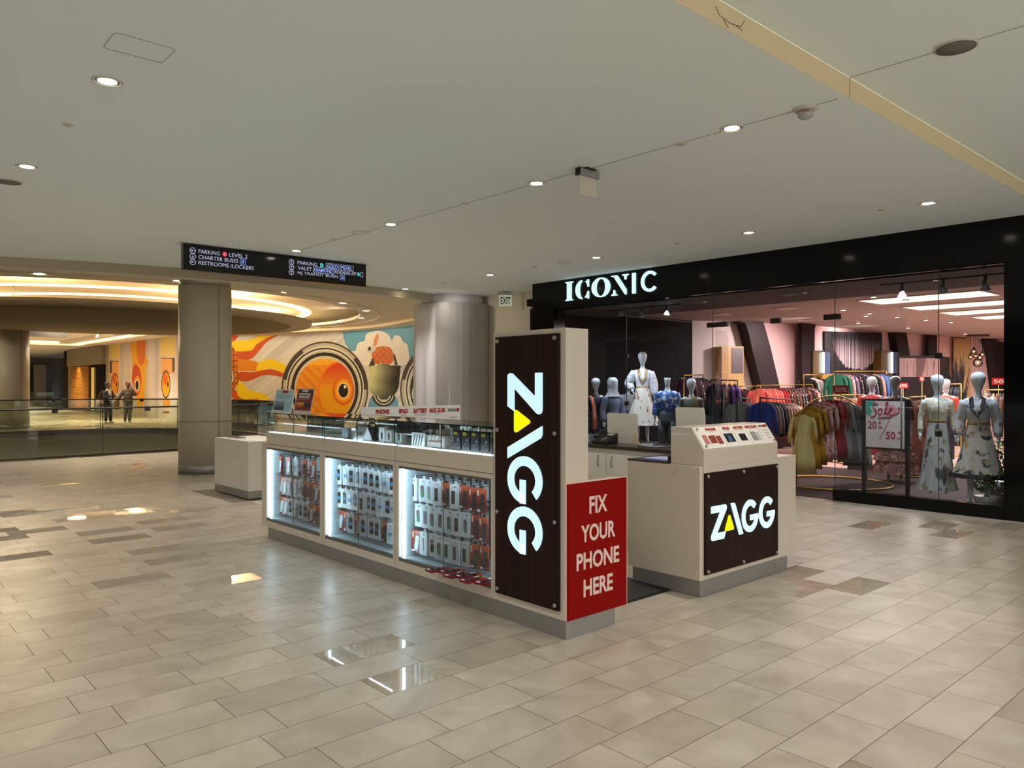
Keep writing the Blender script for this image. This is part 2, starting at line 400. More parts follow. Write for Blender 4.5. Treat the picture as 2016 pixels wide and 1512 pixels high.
def strip(name, pts, z0, z1, m, closed=False, parent=None, thick=0.0):
    b = MB(); n = len(pts)
    for i in range(n if closed else n-1):
        p, q = pts[i], pts[(i+1) % n]
        if thick:
            d = Vector((q[0]-p[0], q[1]-p[1])); nn = Vector((-d.y, d.x)).normalized()*thick
            b.add([(p[0], p[1], z0), (q[0], q[1], z0), (q[0], q[1], z1), (p[0], p[1], z1),
                   (p[0]+nn.x, p[1]+nn.y, z0), (q[0]+nn.x, q[1]+nn.y, z0), (q[0]+nn.x, q[1]+nn.y, z1), (p[0]+nn.x, p[1]+nn.y, z1)],
                  [(0, 1, 2, 3), (5, 4, 7, 6), (3, 2, 6, 7), (4, 5, 1, 0), (1, 5, 6, 2), (4, 0, 3, 7)])
        else: b.quad((p[0], p[1], z0), (q[0], q[1], z0), (q[0], q[1], z1), (p[0], p[1], z1))
    return b.build(name, m, parent)

# ---- floor with the round opening to the level below
void_ld = [(-19, 12.6), (-15.5, 13.4), (-12.6, 14.7), (-10.6, 15.9), (-9.3, 17.3), (-8.0, 18.7), (-7.0, 20.7), (-7.4, 23.4), (-9.4, 25.9), (-12.0, 27.3), (-14.5, 27.0), (-17, 25.0), (-21, 22), (-24, 18.5), (-23, 14.5)]
void = catmull([tuple(W(a, b)[:2]) for a, b in void_ld], True, 5)
floor = flat_region('floor', [(-30, -9), (60, -9), (60, 75), (-30, 75)], [void], 0.0, M_tile)
M_fascia = mat('olive_slab_face', (158, 148, 112), 0.5, vary=0.03)
struct(strip('trim_opening_edge', void, -0.9, -0.001, M_fascia, True))
struct(strip('trim_opening_kerb', void, -0.14, 0.05, mat('bronze_kerb', (82, 74, 60), 0.4, metal=0.4), True, None, 0.09))
struct(flat_region('floor_level_below', [(-35, -5), (35, -5), (35, 45), (-35, 45)], [], -5.2, mat('lower_floor_stone', (120, 110, 92), 0.4)))

# ---- ceilings
CC = (-13, 24.5)
near = LD(circ(CC, 13.7, -32, -112, 40))
nearw = [tuple(p[:2]) for p in near]
flat_region('ceiling', [(-30, 2.3695), (11.3, 2.3695), (11.3, 13.6)]+nearw+[(-30, 12)], [], CEIL, M_ceil, False)
flat_region('ceiling_recess', [(-30, -3.5), (11.3, -3.5), (11.3, 2.37), (-30, 2.37)], [], 3.715, M_ceil, False)
struct(MB().box((-30, 2.3701, CEIL+0.0015), (11.3, 2.42, 3.714)).build('trim_ceiling_step', mat('cream_step_paint', (214, 198, 160), 0.85, vary=0.02)))
b = MB()
b.box((5.205, 2.42, CEIL-0.0025), (5.211, 13.2, CEIL)); b.box((5.262, -3.5, 3.7125), (5.267, 2.37, 3.715)); b.box((5.262, 2.367, CEIL), (5.267, 2.37, 3.715))
struct(b.build('trim_ceiling_joint', mat('ceiling_joint_grey', (150, 143, 130), 0.9, vary=0)))  # thin grey line along the ceiling joint
inner = [tuple(p[:2]) for p in LD(circ(CC, 13.45, -32, -112, 40))]
struct(strip('trim_bulkhead', nearw, 3.41, CEIL+0.01, mat('shaded_bulkhead_paint', (176, 166, 142), 0.85, vary=0.02)))  # shade of the bulkhead face is put into its darker colour
b = MB()
for i in range(40):
    a, c, d, e = nearw[i], nearw[i+1], inner[i+1], inner[i]
    b.quad((*a, 3.41), (*c, 3.41), (*d, 3.41), (*e, 3.41)); b.quad((*e, 3.41), (*d, 3.41), (*d, 3.97), (*e, 3.97))
b.box((nearw[0][0]-0.05, nearw[0][1]-0.02, 3.41), (nearw[0][0]+0.6, nearw[0][1]+0.1, 3.97))
struct(b.build('trim_bulkhead_soffit', M_ceil2))
far_ld = catmull([(-1.2, 19.0), (-1.4, 22), (-2.4, 24.6), (-3.4, 26.6), (-5.3, 29.7), (-8, 31.8), (-13, 33.4), (-20, 32), (-27, 27)], False, 8)
farw = [tuple(W(p[0], p[1])[:2]) for p in far_ld]
hole = [tuple(p[:2]) for p in LD(circ(CC, 8.0, 0, 360, 72)[:-1])]
flat_region('ceiling_raised', inner[::-1]+farw+[tuple(W(-33, 18)[:2]), tuple(W(-27, 9)[:2])], [hole], 3.96, M_ceil2, False)
M_strip = mat('pale_cornice_paint', (228, 208, 170), 0.8, vary=0.02)
struct(strip('trim_cornice', farw, 3.82, 3.97, M_strip))
flat_region('ceiling_corridor', farw[::-1]+[tuple(W(3, 17)[:2]), (45, 13.6), (60, 75), (-30, 75), (-30, 46)], [], 3.82, M_ceil2, False)
struct(strip('trim_cove_lip', [tuple(p[:2]) for p in LD(circ(CC, 8.0, 0, 360, 72))], 3.96, 4.06, M_ceil2))
r86 = [W(a, c, 3.955) for a, c in circ(CC, 8.65, 0, 360, 90)[:-1]]
struct(MB().tube(r86, 0.025, 6, 0, True).build('trim_ring_moulding', M_strip))
DC = (-15, 28)
chamber = [tuple(p[:2]) for p in LD(circ(DC, 13, 0, 360, 60))]
struct(strip('wall_cove', chamber, 3.97, 4.5, M_ceil2, True))
flat_region('ceiling_cove', chamber[:-1], [], 4.5, M_ceil2, False)
for r0, r1, z, lb in ((6.85, 7.15, 4.46, 'outer'), (4.6, 4.85, 4.46, 'inner')):
    b = MB()
    o_, i_ = LD(circ((-15, 29), r1, 0, 360, 72)), LD(circ((-15, 29), r0, 0, 360, 72))
    for i in range(72): b.quad((o_[i].x, o_[i].y, z), (i_[i].x, i_[i].y, z), (i_[i+1].x, i_[i+1].y, z), (o_[i+1].x, o_[i+1].y, z))
    tag(b.build('cove_light', M_warm), lb+' warm glowing ring of light inside the round ceiling cove', 'light')
for a, c in ((-13, 20), (-9.2, 24), (-13.5, 29.5), (-18, 24.5), (-10, 30), (-17, 30)):
    l = bpy.data.lights.new('cove_lamp', 'POINT'); l.energy = 215; l.color = (1, 0.80, 0.52); l.shadow_soft_size = 0.6
    o = bpy.data.objects.new('cove_lamp', l); COL.objects.link(o); o.location = W(a, c, 4.15)
# hanging disc
dt = thing('ceiling_disc', 'broad dark round ceiling disc hung under the glowing cove', 'ceiling disc', W(-13, 24.9, 3.6))
dc = W(-13, 24.9, 0)
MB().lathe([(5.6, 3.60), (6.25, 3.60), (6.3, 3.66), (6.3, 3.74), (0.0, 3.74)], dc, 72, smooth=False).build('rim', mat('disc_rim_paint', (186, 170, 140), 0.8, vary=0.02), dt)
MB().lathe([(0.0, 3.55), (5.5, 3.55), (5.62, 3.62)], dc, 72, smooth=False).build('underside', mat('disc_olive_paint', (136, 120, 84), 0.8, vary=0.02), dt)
for a_ in (0, 120, 240):
    p = W(-13+3*math.cos(math.radians(a_)), 24.9+3*math.sin(math.radians(a_)))
    MB().tube([(p.x, p.y, 3.74), (p.x, p.y, 4.5)], 0.02).build('suspension_rod', M_steel, dt)

# ---- walls of the hall
struct(MB().box((11.1, 10.9, 0), (11.25, 14.3, CEIL)).build('wall_right', M_wall))
b = MB(); b.quad((11.1, 14.3, 0), (17.2, 19.5, 0), (17.2, 19.5, 3.9), (11.1, 14.3, 3.9)); b.quad((17.2, 19.5, 0), (16.75, 23.0, 0), (16.75, 23.0, 3.9), (17.2, 19.5, 3.9))
struct(b.build('wall_corner', M_wall))

b = MB().box((-9.2, -3.5, 0), (-9, 74, 3.8)); struct(b.build('wall_unseen_blocker', mat('dark_light_blocker', (46, 42, 38), 0.6, vary=0.15, scale=0.6)))  # unseen wall added to block outside light and darken window reflections
# ---- mural painting as colours of the wall's own surface
MUR = [tuple(v) for v in catmull([(16.8, 22.6), (16.65, 24.5), (16.5, 27.5), (16.3, 29.6), (15.9, 31.4), (15.1, 32.9), (13.7, 34.2), (12.0, 35.6)], False, 8)]
def px_of(X, Y): 
    d = SN*X+CS*Y; return 1008+1510*(CS*X-SN*Y)/d, d
class Paint:
    def __init__(s, cx, cy, base): s.x = cx; s.y = cy; s.c = np.ones(cx.shape+(3,))*np.array(base, float)
    def put(s, m, col, a=1.0):
        m = m.astype(float)*a; s.c = s.c*(1-m[..., None])+np.array(col, float)*m[..., None]
    def ell(s, x, y, rx, ry): return ((s.x-x)/rx)**2+((s.y-y)/ry)**2 < 1
    def rad(s, x, y, rx, ry): return np.sqrt(((s.x-x)/rx)**2+((s.y-y)/ry)**2)
    def poly(s, pts, sm=True):
        if sm: pts = [tuple(v) for v in catmull(pts, True, 4)]
        m = np.zeros(s.x.shape, bool); n = len(pts)
        for i in range(n):
            (x0, y0), (x1, y1) = pts[i], pts[(i+1) % n]
            if y0 == y1: continue
            c = ((y0 > s.y) != (y1 > s.y)) & (s.x < (x1-x0)*(s.y-y0)/(y1-y0)+x0)
            m ^= c
        return m
def art_wall(name, pts, z0, z1, nu, nv, org, sc, painter, m):
    # resample the wall line evenly, paint every vertex
    P = np.array(pts); seg = np.r_[0, np.cumsum(np.hypot(*np.diff(P, axis=0).T))]
    s = np.linspace(0, seg[-1], nu); X = np.interp(s, seg, P[:, 0]); Y = np.interp(s, seg, P[:, 1])
    Z = np.linspace(z0, z1, nv)
    px, d = px_of(X, Y)
    cx = np.repeat(((px-org[0])*sc)[:, None], nv, 1); py = 757-1510*(Z[None, :]-1.6)/d[:, None]; cy = (py-org[1])*sc
    pt = painter(cx, cy); col = np.clip(pt.c, 0, 255)/255.0
    linc = np.where(col <= 0.04045, col/12.92, ((col+0.055)/1.055)**2.4)
    vs = np.stack([np.repeat(X[:, None], nv, 1), np.repeat(Y[:, None], nv, 1), np.repeat(Z[None, :], nu, 0)], -1).reshape(-1, 3)
    idx = np.arange(nu*nv).reshape(nu, nv)
    f = np.stack([idx[:-1, :-1], idx[1:, :-1], idx[1:, 1:], idx[:-1, 1:]], -1).reshape(-1, 4)
    me = bpy.data.meshes.new(name); me.from_pydata(vs.tolist(), [], f.tolist()); me.materials.append(m)
    a = me.color_attributes.new('art', 'FLOAT_COLOR', 'POINT')
    a.data.foreach_set('color', np.c_[linc.reshape(-1, 3), np.ones(nu*nv)].ravel())
    o = bpy.data.objects.new(name, me); COL.objects.link(o); return struct(o)
def paint_big(cx, cy):
    p = Paint(cx, cy, (206, 200, 192)); x, y = cx, cy
    f = np.sin((x*0.55+y*0.75)/38.0+np.sin(y/120.0)); p.put(np.clip(f, 0, 1)*1.0 > 0.35, (180, 172, 166), 0.55)
    f2 = np.sin((x*0.6+y*0.7)/17.0); p.put(f2 > 0.75, (222, 216, 208), 0.5)
    blue = (98, 158, 184)
    p.put(p.poly([(1180, 70), (1900, 10), (3000, -60), (3000, 420), (1850, 340), (1830, 270), (1260, 260), (1205, 180)], False), blue)
    p.put(p.poly([(1250, 265), (1310, 252), (1330, 185), (1375, 163), (1402, 155), (1412, 100), (1460, 70), (1560, 60), (1640, 100), (1668, 155), (1700, 105), (1750, 112), (1780, 165), (1820, 190), (1835, 255), (1838, 340), (1780, 400), (1420, 405), (1340, 370), (1290, 300)]), (228, 222, 212))
    Yl, Or, Br = (236, 200, 20), (216, 132, 24), (196, 82, 24)
    p.put(p.poly([(60, 90), (155, 98), (110, 160), (60, 180)], False), Br)
    p.put(p.poly([(110, 255), (270, 252), (330, 190), (430, 128), (545, 92), (530, 108), (430, 170), (350, 262), (280, 332), (200, 348), (120, 330)]), Br)
    p.put(p.poly([(70, 178), (130, 155), (240, 148), (300, 128), (400, 92), (540, 90), (430, 128), (330, 190), (270, 250), (110, 256)]), Yl)
    p.put(p.poly([(120, 338), (350, 372), (350, 448), (230, 455), (145, 448)]), Or)
    p.put(p.poly([(345, 380), (430, 345), (500, 342), (620, 400), (632, 430), (600, 476), (470, 430), (340, 456)]), Yl)
    p.put(p.poly([(145, 470), (300, 465), (440, 438), (520, 448), (612, 488), (592, 516), (470, 496), (380, 502), (260, 552), (160, 552)]), Br)
    p.put(p.poly([(150, 798), (330, 810), (470, 830), (520, 900), (430, 1000), (290, 960), (200, 850)], False), (104, 158, 172))
    p.put(p.poly([(40, 730), (130, 790), (200, 870), (295, 960), (60, 980)], False), (214, 164, 40))
    p.put(p.poly([(80, 662), (110, 640), (180, 700), (260, 732), (400, 735), (440, 780), (485, 800), (470, 822), (350, 802), (220, 806), (130, 772), (70, 690)]), (196, 78, 28))
    p.put(p.poly([(150, 556), (200, 590), (250, 640), (330, 665), (420, 700), (462, 745), (440, 765), (330, 735), (200, 735), (140, 690), (128, 600)]), Yl)
    lat = p.poly([(60, 200), (110, 240), (140, 330), (140, 430), (152, 560), (100, 640), (60, 650), (60, 480), (108, 470), (70, 430)])
    p.put(lat, (206, 118, 34)); p.put(lat & ((np.sin(x/7.0) > 0.55) | (np.sin(y/9.0) > 0.6)), (150, 74, 18))
    p.put(p.ell(60, 520, 40, 60), (225, 215, 210)); p.put(p.ell(60, 520, 28, 42), (30, 24, 36))
    def lens(X0, Y0, RX, RY):
        r = p.rad(X0, Y0, RX, RY); an = np.arctan2(y-Y0, x-X0)
        lt = (214, 210, 190); dk = (38, 32, 28)
        p.put(r < 1.0, (176, 170, 150))
        p.put((r < 1.0) & (r > 0.965), (70, 62, 52))
        sm = np.clip(np.cos(an*3+1.2), 0, 1); p.put((r < 0.965) & (r > 0.865) & (sm > 0.35), dk, 0.85)
        p.put((r < 0.90) & (r > 0.875), lt)
        p.put((r < 0.865) & (r > 0.835), dk); p.put((r < 0.835) & (r > 0.775), lt)
        p.put((r < 0.80) & (r > 0.79), (120, 112, 96))
        p.put((r < 0.775) & (r > 0.70), dk); p.put(r < 0.70, (196, 188, 170))
    lens(1005, 640, 432, 478)
    disc = p.ell(1008, 650, 290, 318); p.put(disc, (222, 144, 24))
    sc_ = (np.sin(x/16.0+np.floor(y/26.0)*1.57)*np.sin(y/26.0*PI) > 0.25); p.put(disc & sc_, (206, 112, 16), 0.7)
    p.put(disc & (y < 400), (232, 184, 40), 0.6)
    face = disc & p.ell(1150, 660, 205, 290)
    t = np.clip((y-380)/260.0, 0, 1)[..., None]; g = np.array((196, 52, 22))*(1-t)+np.array((226, 160, 14))*t
    p.c = np.where(face[..., None], g, p.c)
    p.put(disc & (abs(p.rad(1150, 660, 205, 290)-1) < 0.03), (232, 110, 20))
    for rx, ry, c in ((108, 145, (214, 96, 20)), (90, 122, (228, 136, 24)), (72, 98, (242, 172, 44)), (56, 76, (236, 214, 190)), (48, 68, (24, 14, 14))): p.put(p.ell(1190, 650, rx, ry) & disc, c)
    p.put(p.ell(1206, 612, 12, 17), (240, 236, 230))
    # planet between the two lenses
    r = p.rad(1590, 560, 155, 180); orb = (r < 1) | p.poly([(1440, 400), (1760, 400), (1745, 560), (1445, 560)], False)
    t = np.clip((x-1480)/240.0+np.sin(y/40.0)*0.08, 0, 1)[..., None]; g = np.array((196, 194, 138))*(1-t)+np.array((34, 30, 26))*t
    t2 = np.clip((y-600)/140.0, 0, 1)[..., None]*0.7; g = g*(1-t2)+np.array((40, 36, 26))*t2
    p.c = np.where(orb[..., None], g, p.c)
    p.put(p.poly([(1425, 1000), (1432, 800), (1455, 725), (1490, 698), (1530, 710), (1590, 760), (1650, 712), (1700, 702), (1730, 745), (1750, 1000)], False), (98, 148, 172))
    an = np.arctan2(y-690, x-1590); rr = p.rad(1590, 690, 112, 118)
    teeth = 1.0+0.07*(np.sin(an*34) > 0); sec = (y > 700)
    p.put(sec & (rr < teeth) & (rr > 0.62), (28, 22, 20)); p.put(sec & (rr < 0.86) & (rr > 0.76), (206, 200, 178)); p.put(sec & (rr < 0.62) & (rr > 0.52), (206, 200, 178))
    # rabbit
    p.put(p.poly([(1438, 408), (1480, 320), (1512, 350), (1500, 400)], False), (70, 60, 52)); p.put(p.poly([(1680, 275), (1705, 300), (1730, 400), (1700, 395)], False), (60, 52, 44))
    bd = p.poly([(1480, 262), (1520, 222), (1580, 210), (1650, 222), (1682, 280), (1688, 350), (1650, 388), (1560, 378), (1540, 392), (1505, 380), (1490, 340), (1470, 300)]); p.put(bd, (214, 116, 52)); p.put(bd & (np.sin(x/9.0+np.sin(y/11.0)*2) > 0.6), (178, 86, 34), 0.6)
    p.put(p.poly([(1488, 200), (1498, 130), (1528, 86), (1540, 110), (1530, 170), (1510, 212)]), (216, 140, 90))
    p.put(p.poly([(1432, 262), (1436, 222), (1462, 205), (1505, 205), (1514, 235), (1488, 268), (1450, 278)]), (212, 206, 200))
    p.put(p.ell(1449, 234, 14, 19), (40, 24, 18))
    lens(2185, 640, 432, 478)
    d2 = p.ell(2188, 650, 290, 318); p.put(d2, (206, 84, 26)); p.put(d2 & p.ell(2010, 650, 100, 200), (226, 130, 24)); p.put(p.ell(1905, 680, 34, 90), (232, 226, 216)); p.put(p.ell(1905, 680, 24, 70), (28, 18, 16))
    p.put(p.poly([(1890, 470), (1935, 500), (1975, 700), (2010, 840), (1890, 840)], False), (236, 206, 14)); p.put((x > 1890) & (x < 2040) & (y > 770) & (y < 850), (222, 150, 14))
    return p
def paint_small(cx, cy):
    p = Paint(cx, cy, (198, 188, 184)); x, y = cx, cy
    p.put(np.sin(x/13.0+np.sin(x/41.0)*2) > 0.4, (176, 166, 168), 0.6); p.put(np.sin(x/31.0) > 0.7, (214, 206, 200), 0.6)
    cream = (222, 196, 118)
    for x0, x1, y0, ex, ew, hh in ((185, 305, 380, 250, 40, 120), (730, 890, 348, 792, 48, 150)):
        p.put((x > x0) & (x < x1) & (y < y0-20), cream)
        bx = (x > x0+10) & (x < x1-15) & (y > y0) & (y < y0+170); p.put(bx, (222, 160, 96)); p.put(bx & (y < y0+10), (120, 80, 50))
        p.put((x > x1-28) & (x < x1-5) & (y > y0) & (y < y0+150), (60, 50, 44)) if ex > 500 else p.put((x > x0+10) & (x < x0+30) & (y > y0+10) & (y < y0+130), (70, 56, 50))
        p.put(p.ell(ex, 630, ew, hh), (44, 34, 26)); p.put(p.ell(ex, 630, ew*0.84, hh*0.88), (224, 150, 30)); p.put(p.ell(ex-6, 570, ew*0.5, hh*0.45), (206, 92, 26)); p.put(p.ell(ex+ew*0.45, 630, ew*0.18, hh*0.2), (40, 26, 20))
    p.put((x > 765) & (x < 835) & (y > 790) & (y < 860), (214, 140, 50)); p.put((x > 760) & (x < 830) & (y > 915) & (y < 940), (150, 90, 60))
    fish = p.poly([(425, 120), (575, 120), (572, 320), (602, 370), (582, 480), (576, 650), (562, 780), (546, 880), (520, 908), (494, 890), (470, 740), (442, 640), (428, 560), (436, 450)])
    p.put(fish, (226, 170, 28)); p.put(fish & p.ell(530, 260, 50, 170), (214, 106, 50), 0.85); p.put(fish & p.ell(470, 590, 62, 170), (198, 74, 34))
    p.put(p.ell(488, 630, 36, 90), (232, 150, 40)); p.put(p.ell(485, 640, 26, 62), (238, 226, 206)); p.put(p.ell(485, 640, 18, 50), (26, 16, 14))
    return p
M_art = mat_vcol('mural_print')
art_wall('wall_mural', MUR, 0.0, 3.83, 620, 300, (440, 640), 5.04, paint_big, M_art)
art_wall('wall_mural_corridor', [(12.0, 35.6), (12.0, 47.2)], 0.0, 3.83, 320, 200, (180, 640), 5.4, paint_small, M_art)
struct(strip('baseboard_mural', MUR, 0.0, 0.12, mat('beige_baseboard', (170, 158, 136), 0.6), False, None, -0.02))

# ---- far corridor on the left
struct(MB().box((12.0, 47.2, 0), (12.3, 56.8, 3.83)).box((11.9, 47.2, 0), (12.0, 47.4, 3.83)).build('wall_corridor', mat('grey_pier', (158, 148, 132), 0.6)))
f_ = thing('corridor_shop', 'far shop front with pale brick header and a lit plank door', 'shop front', (11.9, 51.5, 0))
MB().box((11.72, 47.5, 2.75), (11.98, 55.8, 3.8)).build('brick_header', mat_bricks('pale_brick', (150, 140, 120), (128, 118, 100), (98, 90, 76), 3.2), f_)
MB().box((11.8, 50.8, 0.05), (11.97, 55.1, 2.7)).build('plank_door', mat_wood('honey_planks', (120, 76, 20), (186, 122, 40), (0.6, 0.6, 9)), f_)
MB().box((11.86, 47.5, 0.0), (11.97, 50.8, 2.72)).build('dark_glazing', mat('dark_shop_glazing', (22, 18, 16), 0.2), f_)
MB().box((11.8, 49.7, 0.1), (11.85, 50.1, 2.6)).build('door_pull', mat('warm_lit_pull', (220, 190, 120), 0.4, emit=(220, 180, 100), es=0.25, vary=0), f_)
MB().box((11.55, 50.6, 0), (11.97, 55.3, 0.05)).build('threshold', M_darksteel, f_)
spot('shop_front_lamp', (10.9, 53.0, 3.1), 80, 70, 0.8, (1, 0.8, 0.5), 0.05, (11.9, 53.0, 1.8))
for k, (y0, x0) in enumerate(((57.1, 12.1), (60.2, 12.3), (63.3, 12.5))):
    g = MB().box((x0, y0, 0.25), (x0+0.08, y0+2.8, 3.3)).build('window_%d' % (k+1), mat('blue_grey_glazing', (66, 76, 90), 0.15, vary=0.2, scale=1.2)); struct(g)
struct(MB().box((11.8, 56.8, 0), (12.3, 57.05, 3.8)).build('trim_glazed_corner', M_darksteel))
struct(MB().box((11.9, 57.1, 0), (12.8, 66.1, 0.25)).build('trim_window_sill', M_darksteel))
# back of the corridor
b = MB(); b.box((-22, 74, 0), (18, 74.3, 3.83)); struct(b.build('wall_back', mat('dim_corridor_wall', (120, 108, 92), 0.6, vary=0.1, scale=0.5)))
struct(MB().box((12.95, 73.0, 0.2), (14.2, 73.2, 3.2)).build('wall_pale_panel', mat('pale_panel', (190, 172, 150), 0.7)))
b = MB()
for k in range(5): b.box((-6+k*4.2, 73.4, 0.2), (-4.0+k*4.2, 73.9, 3.2))
struct(b.build('window_4', mat('dark_shop_windows', (26, 28, 36), 0.15, vary=0.3, scale=2)))
# warm coves along the corridor ceiling
b = MB()
def cove(x0, y0, x1, y1, z0=3.80, z1=4.02):
    b.box((x0, y0, z0), (x1, y1, z1))
b.box((9.6, 34.6, 3.795), (10.25, 45.6, 3.815)); b.box((-8, 45.0, 3.795), (10.25, 45.7, 3.815)); b.box((-8, 52, 3.79), (7.6, 52.8, 3.815)); b.box((-8, 58, 3.79), (6.5, 58.6, 3.815))
tag(b.build('corridor_cove_light', M_warm), 'warm strip lights running along the far corridor ceiling', 'light')
b = MB(); b.box((9.1, 34.6, 3.7), (9.62, 45.0, 3.82)); b.box((10.25, 34.6, 3.7), (10.6, 46.0, 3.82)); b.box((-8, 45.7, 3.66), (10.6, 46.2, 3.82)); b.box((-8, 52.8, 3.6), (8, 53.4, 3.82))
struct(b.build('trim_corridor_bulkhead', M_ceil2))
b = MB(); q = at_z(77, 648, 3.82)
dp = thing('hanging_sign', 'small dark hanging sign beside the far round column', 'sign', (q.x, q.y, 3.5))
MB().box((q.x-1.0, q.y, 3.52), (q.x+1.0, q.y+0.12, 3.82)).build('board', M_black, dp)
for dx in (-0.8, 0.8): MB().tube([(q.x+dx, q.y+.06, 3.8), (q.x+dx, q.y+.06, 3.96)], .01, 6).build('rod', M_black, dp)

# ---- round columns
def column(name, c, r, top, label, seam=True):
    t = thing('round_column', label, 'column', (c.x, c.y, 0))
    MB().lathe([(r, 0.16), (r, top-0.12)], c, 48).build('shaft', mat('column_cladding', (196, 190, 172), 0.42, vary=0.015), t)
    MB().lathe([(r+0.005, 0), (r+0.005, 0.16)], c, 48).build('base_ring', M_steel, t)
    MB().lathe([(r-0.015, top-0.12), (r-0.015, top)], c, 48).build('top_ring', M_steel, t)
    if seam:
        dr = Vector((c.x, c.y, 0)).normalized(); sd = Vector((dr.y, -dr.x, 0))
        p = c-dr*r*0.86+sd*r*0.5
        MB().box((p.x-0.006, p.y-0.006, 0.16), (p.x+0.006, p.y+0.006, top-0.12)).build('seam', mat('seam_grey', (110, 104, 92), 0.8), t)  # seam as a thin grey-brown line down the shaft
        MB().lathe([(r+0.002, 0.93), (r+0.002, 0.94)], c, 48).build('lower_joint', mat('seam_grey', (110, 104, 92), 0.8), t)
    return t
column('a', W(-5.62, 14.05), 0.455, 3.5, 'white round column with steel base ring behind the hanging direction sign')
column('b', W(-18.2, 27.9), 0.56, 3.7, 'distant round column beyond the atrium railing, lit warm from above')
# ---- column wrapped in sheeting
wc = W(-1.37, 17.35); wt = thing('wrapped_column', 'broad column wrapped in pale grey fabric and sheet board beside the exit sign', 'column', (wc.x, wc.y, 0))
rows = []
for i in range(15):
    z = 3.36*i/14; row = []
    for k in range(72):
        a = 2*PI*k/72; fold = (math.sin(a*11+1.5*math.sin(z*1.1))*0.05+math.sin(a*19+z)*0.018)*(0.4+0.6*min(1, (3.5-z)))
        dr = -Vector((wc.x, wc.y, 0)).normalized(); s_ = math.cos(a)*dr.y*1-math.sin(a)*dr.x
        r = 0.82+(fold if math.cos(a)*CS-math.sin(a)*SN < 0.12 else 0.01)
        row.append((wc.x+r*math.cos(a), wc.y+r*math.sin(a), z))
    rows.append(row)
MB().rings(rows).build('fabric_wrap', mat('grey_white_sheeting', (212, 210, 212), 0.75, vary=0.04, scale=2), wt)
MB().lathe([(0.72, 3.36), (0.72, CEIL)], wc, 48).build('head', mat('grey_white_sheeting', (190, 184, 180), 0.75), wt)
pr = []
for k in range(15):
    a = math.radians(-150+k*9.5); pr.append((wc.x+0.88*math.cos(a), wc.y+0.88*math.sin(a)))
strip('sheet_board', pr, 0.0, 3.37, mat('grey_sheet_board', (160, 156, 152), 0.35, vary=0.03, scale=1.5), False, wt, 0.01)

# ---- railings around the opening
def railing(label, pts, every=6):
    c = pts[len(pts)//2]; t = thing('glass_railing', label, 'railing', (c[0], c[1], 0.05))
    ch = [pts[i:i+every+1] for i in range(0, len(pts)-1, every)]
    for seg in ch:
        if len(seg) < 2: continue
        b = MB()
        for i in range(len(seg)-1): b.quad((*seg[i], 0.05), (*seg[i+1], 0.05), (*seg[i+1], 1.06), (*seg[i], 1.06))
        b.build('glass_panel', M_greenglass, t)
        p = Vector((*seg[0], 0)); b = MB().box((p.x-0.008, p.y-0.008, 0.05), (p.x+0.008, p.y+0.008, 1.06)); b.build('panel_joint', mat('joint_dark', (52, 52, 46), 0.4), t)
        q = Vector((*seg[len(seg)//2], 0)); MB().box((q.x-0.05, q.y-0.05, 0.99), (q.x+0.05, q.y+0.05, 1.06)).build('clamp', M_darksteel, t)
    MB().tube([(*p, 1.075) for p in pts], 0.02, 8).build('handrail', M_darksteel, t)
vp = [tuple(v) for v in void]
vv = catmull([tuple(W(a, b)[:2]) for a, b in [(-19, 12.35), (-15.4, 13.2), (-12.5, 14.5), (-10.5, 15.7), (-9.15, 17.15), (-7.85, 18.6), (-6.85, 20.65)]], False, 6)
railing('curved glass railing on the near edge of the floor opening', [tuple(v) for v in vv])
vv = catmull([tuple(W(a, b)[:2]) for a, b in [(-6.85, 20.65), (-7.2, 23.5), (-9.3, 26.05), (-12.0, 27.5), (-14.6, 27.2), (-17.1, 25.2), (-21, 22.3)]], False, 6)
railing('curved glass railing on the far edge of the floor opening', [tuple(v) for v in vv])
b_ = [W(-37, 52), W(-30.5, 56)]
railing('distant glass railing at the end of the left corridor', [(b_[0].x, b_[0].y), ((b_[0].x+b_[1].x)/2, (b_[0].y+b_[1].y)/2), (b_[1].x, b_[1].y)], 1)

# ---- things in and under the ceiling
M_trim = mat('fixture_trim', (196, 192, 184), 0.4, vary=0.01)
M_cone = mat('fixture_reflector', (90, 86, 80), 0.25, metal=0.7)
def downlight(x, y, label, z=CEIL):
    t = thing('downlight', label, 'ceiling light', (x, y, z), 'recessed downlights in the ceiling'); c = (x, y, 0)
    MB().lathe([(0.074, z-0.001), (0.077, z-0.009), (0.092, z-0.007), (0.094, z)], c, 28, cap=False).build('trim_ring', M_trim, t)
    MB().lathe([(0.0, z-0.004), (0.058, z-0.004)], c, 20, cap=False).build('lens', M_lens, t)
    MB().lathe([(0.058, z-0.003), (0.075, z-0.002)], c, 24, cap=False).build('reflector', M_cone, t)
    return t
rown = ['left', 'middle', 'right']
for r_, (lx, ys) in enumerate(LANES[:3]):
    vis = [y for y in ys if 3.0 < y < (9 if r_ == 0 else 14)]
    for i, y in enumerate(vis):
        if r_ == 0 and y < 5: continue
        k = i-(1 if r_ == 0 else 0)
        where = ['', ' counted from the viewer'][1]
        downlight(lx, y, '%s recessed downlight%s in the %s row of the ceiling' % (ordn(max(k, 0)), where, rown[r_]))
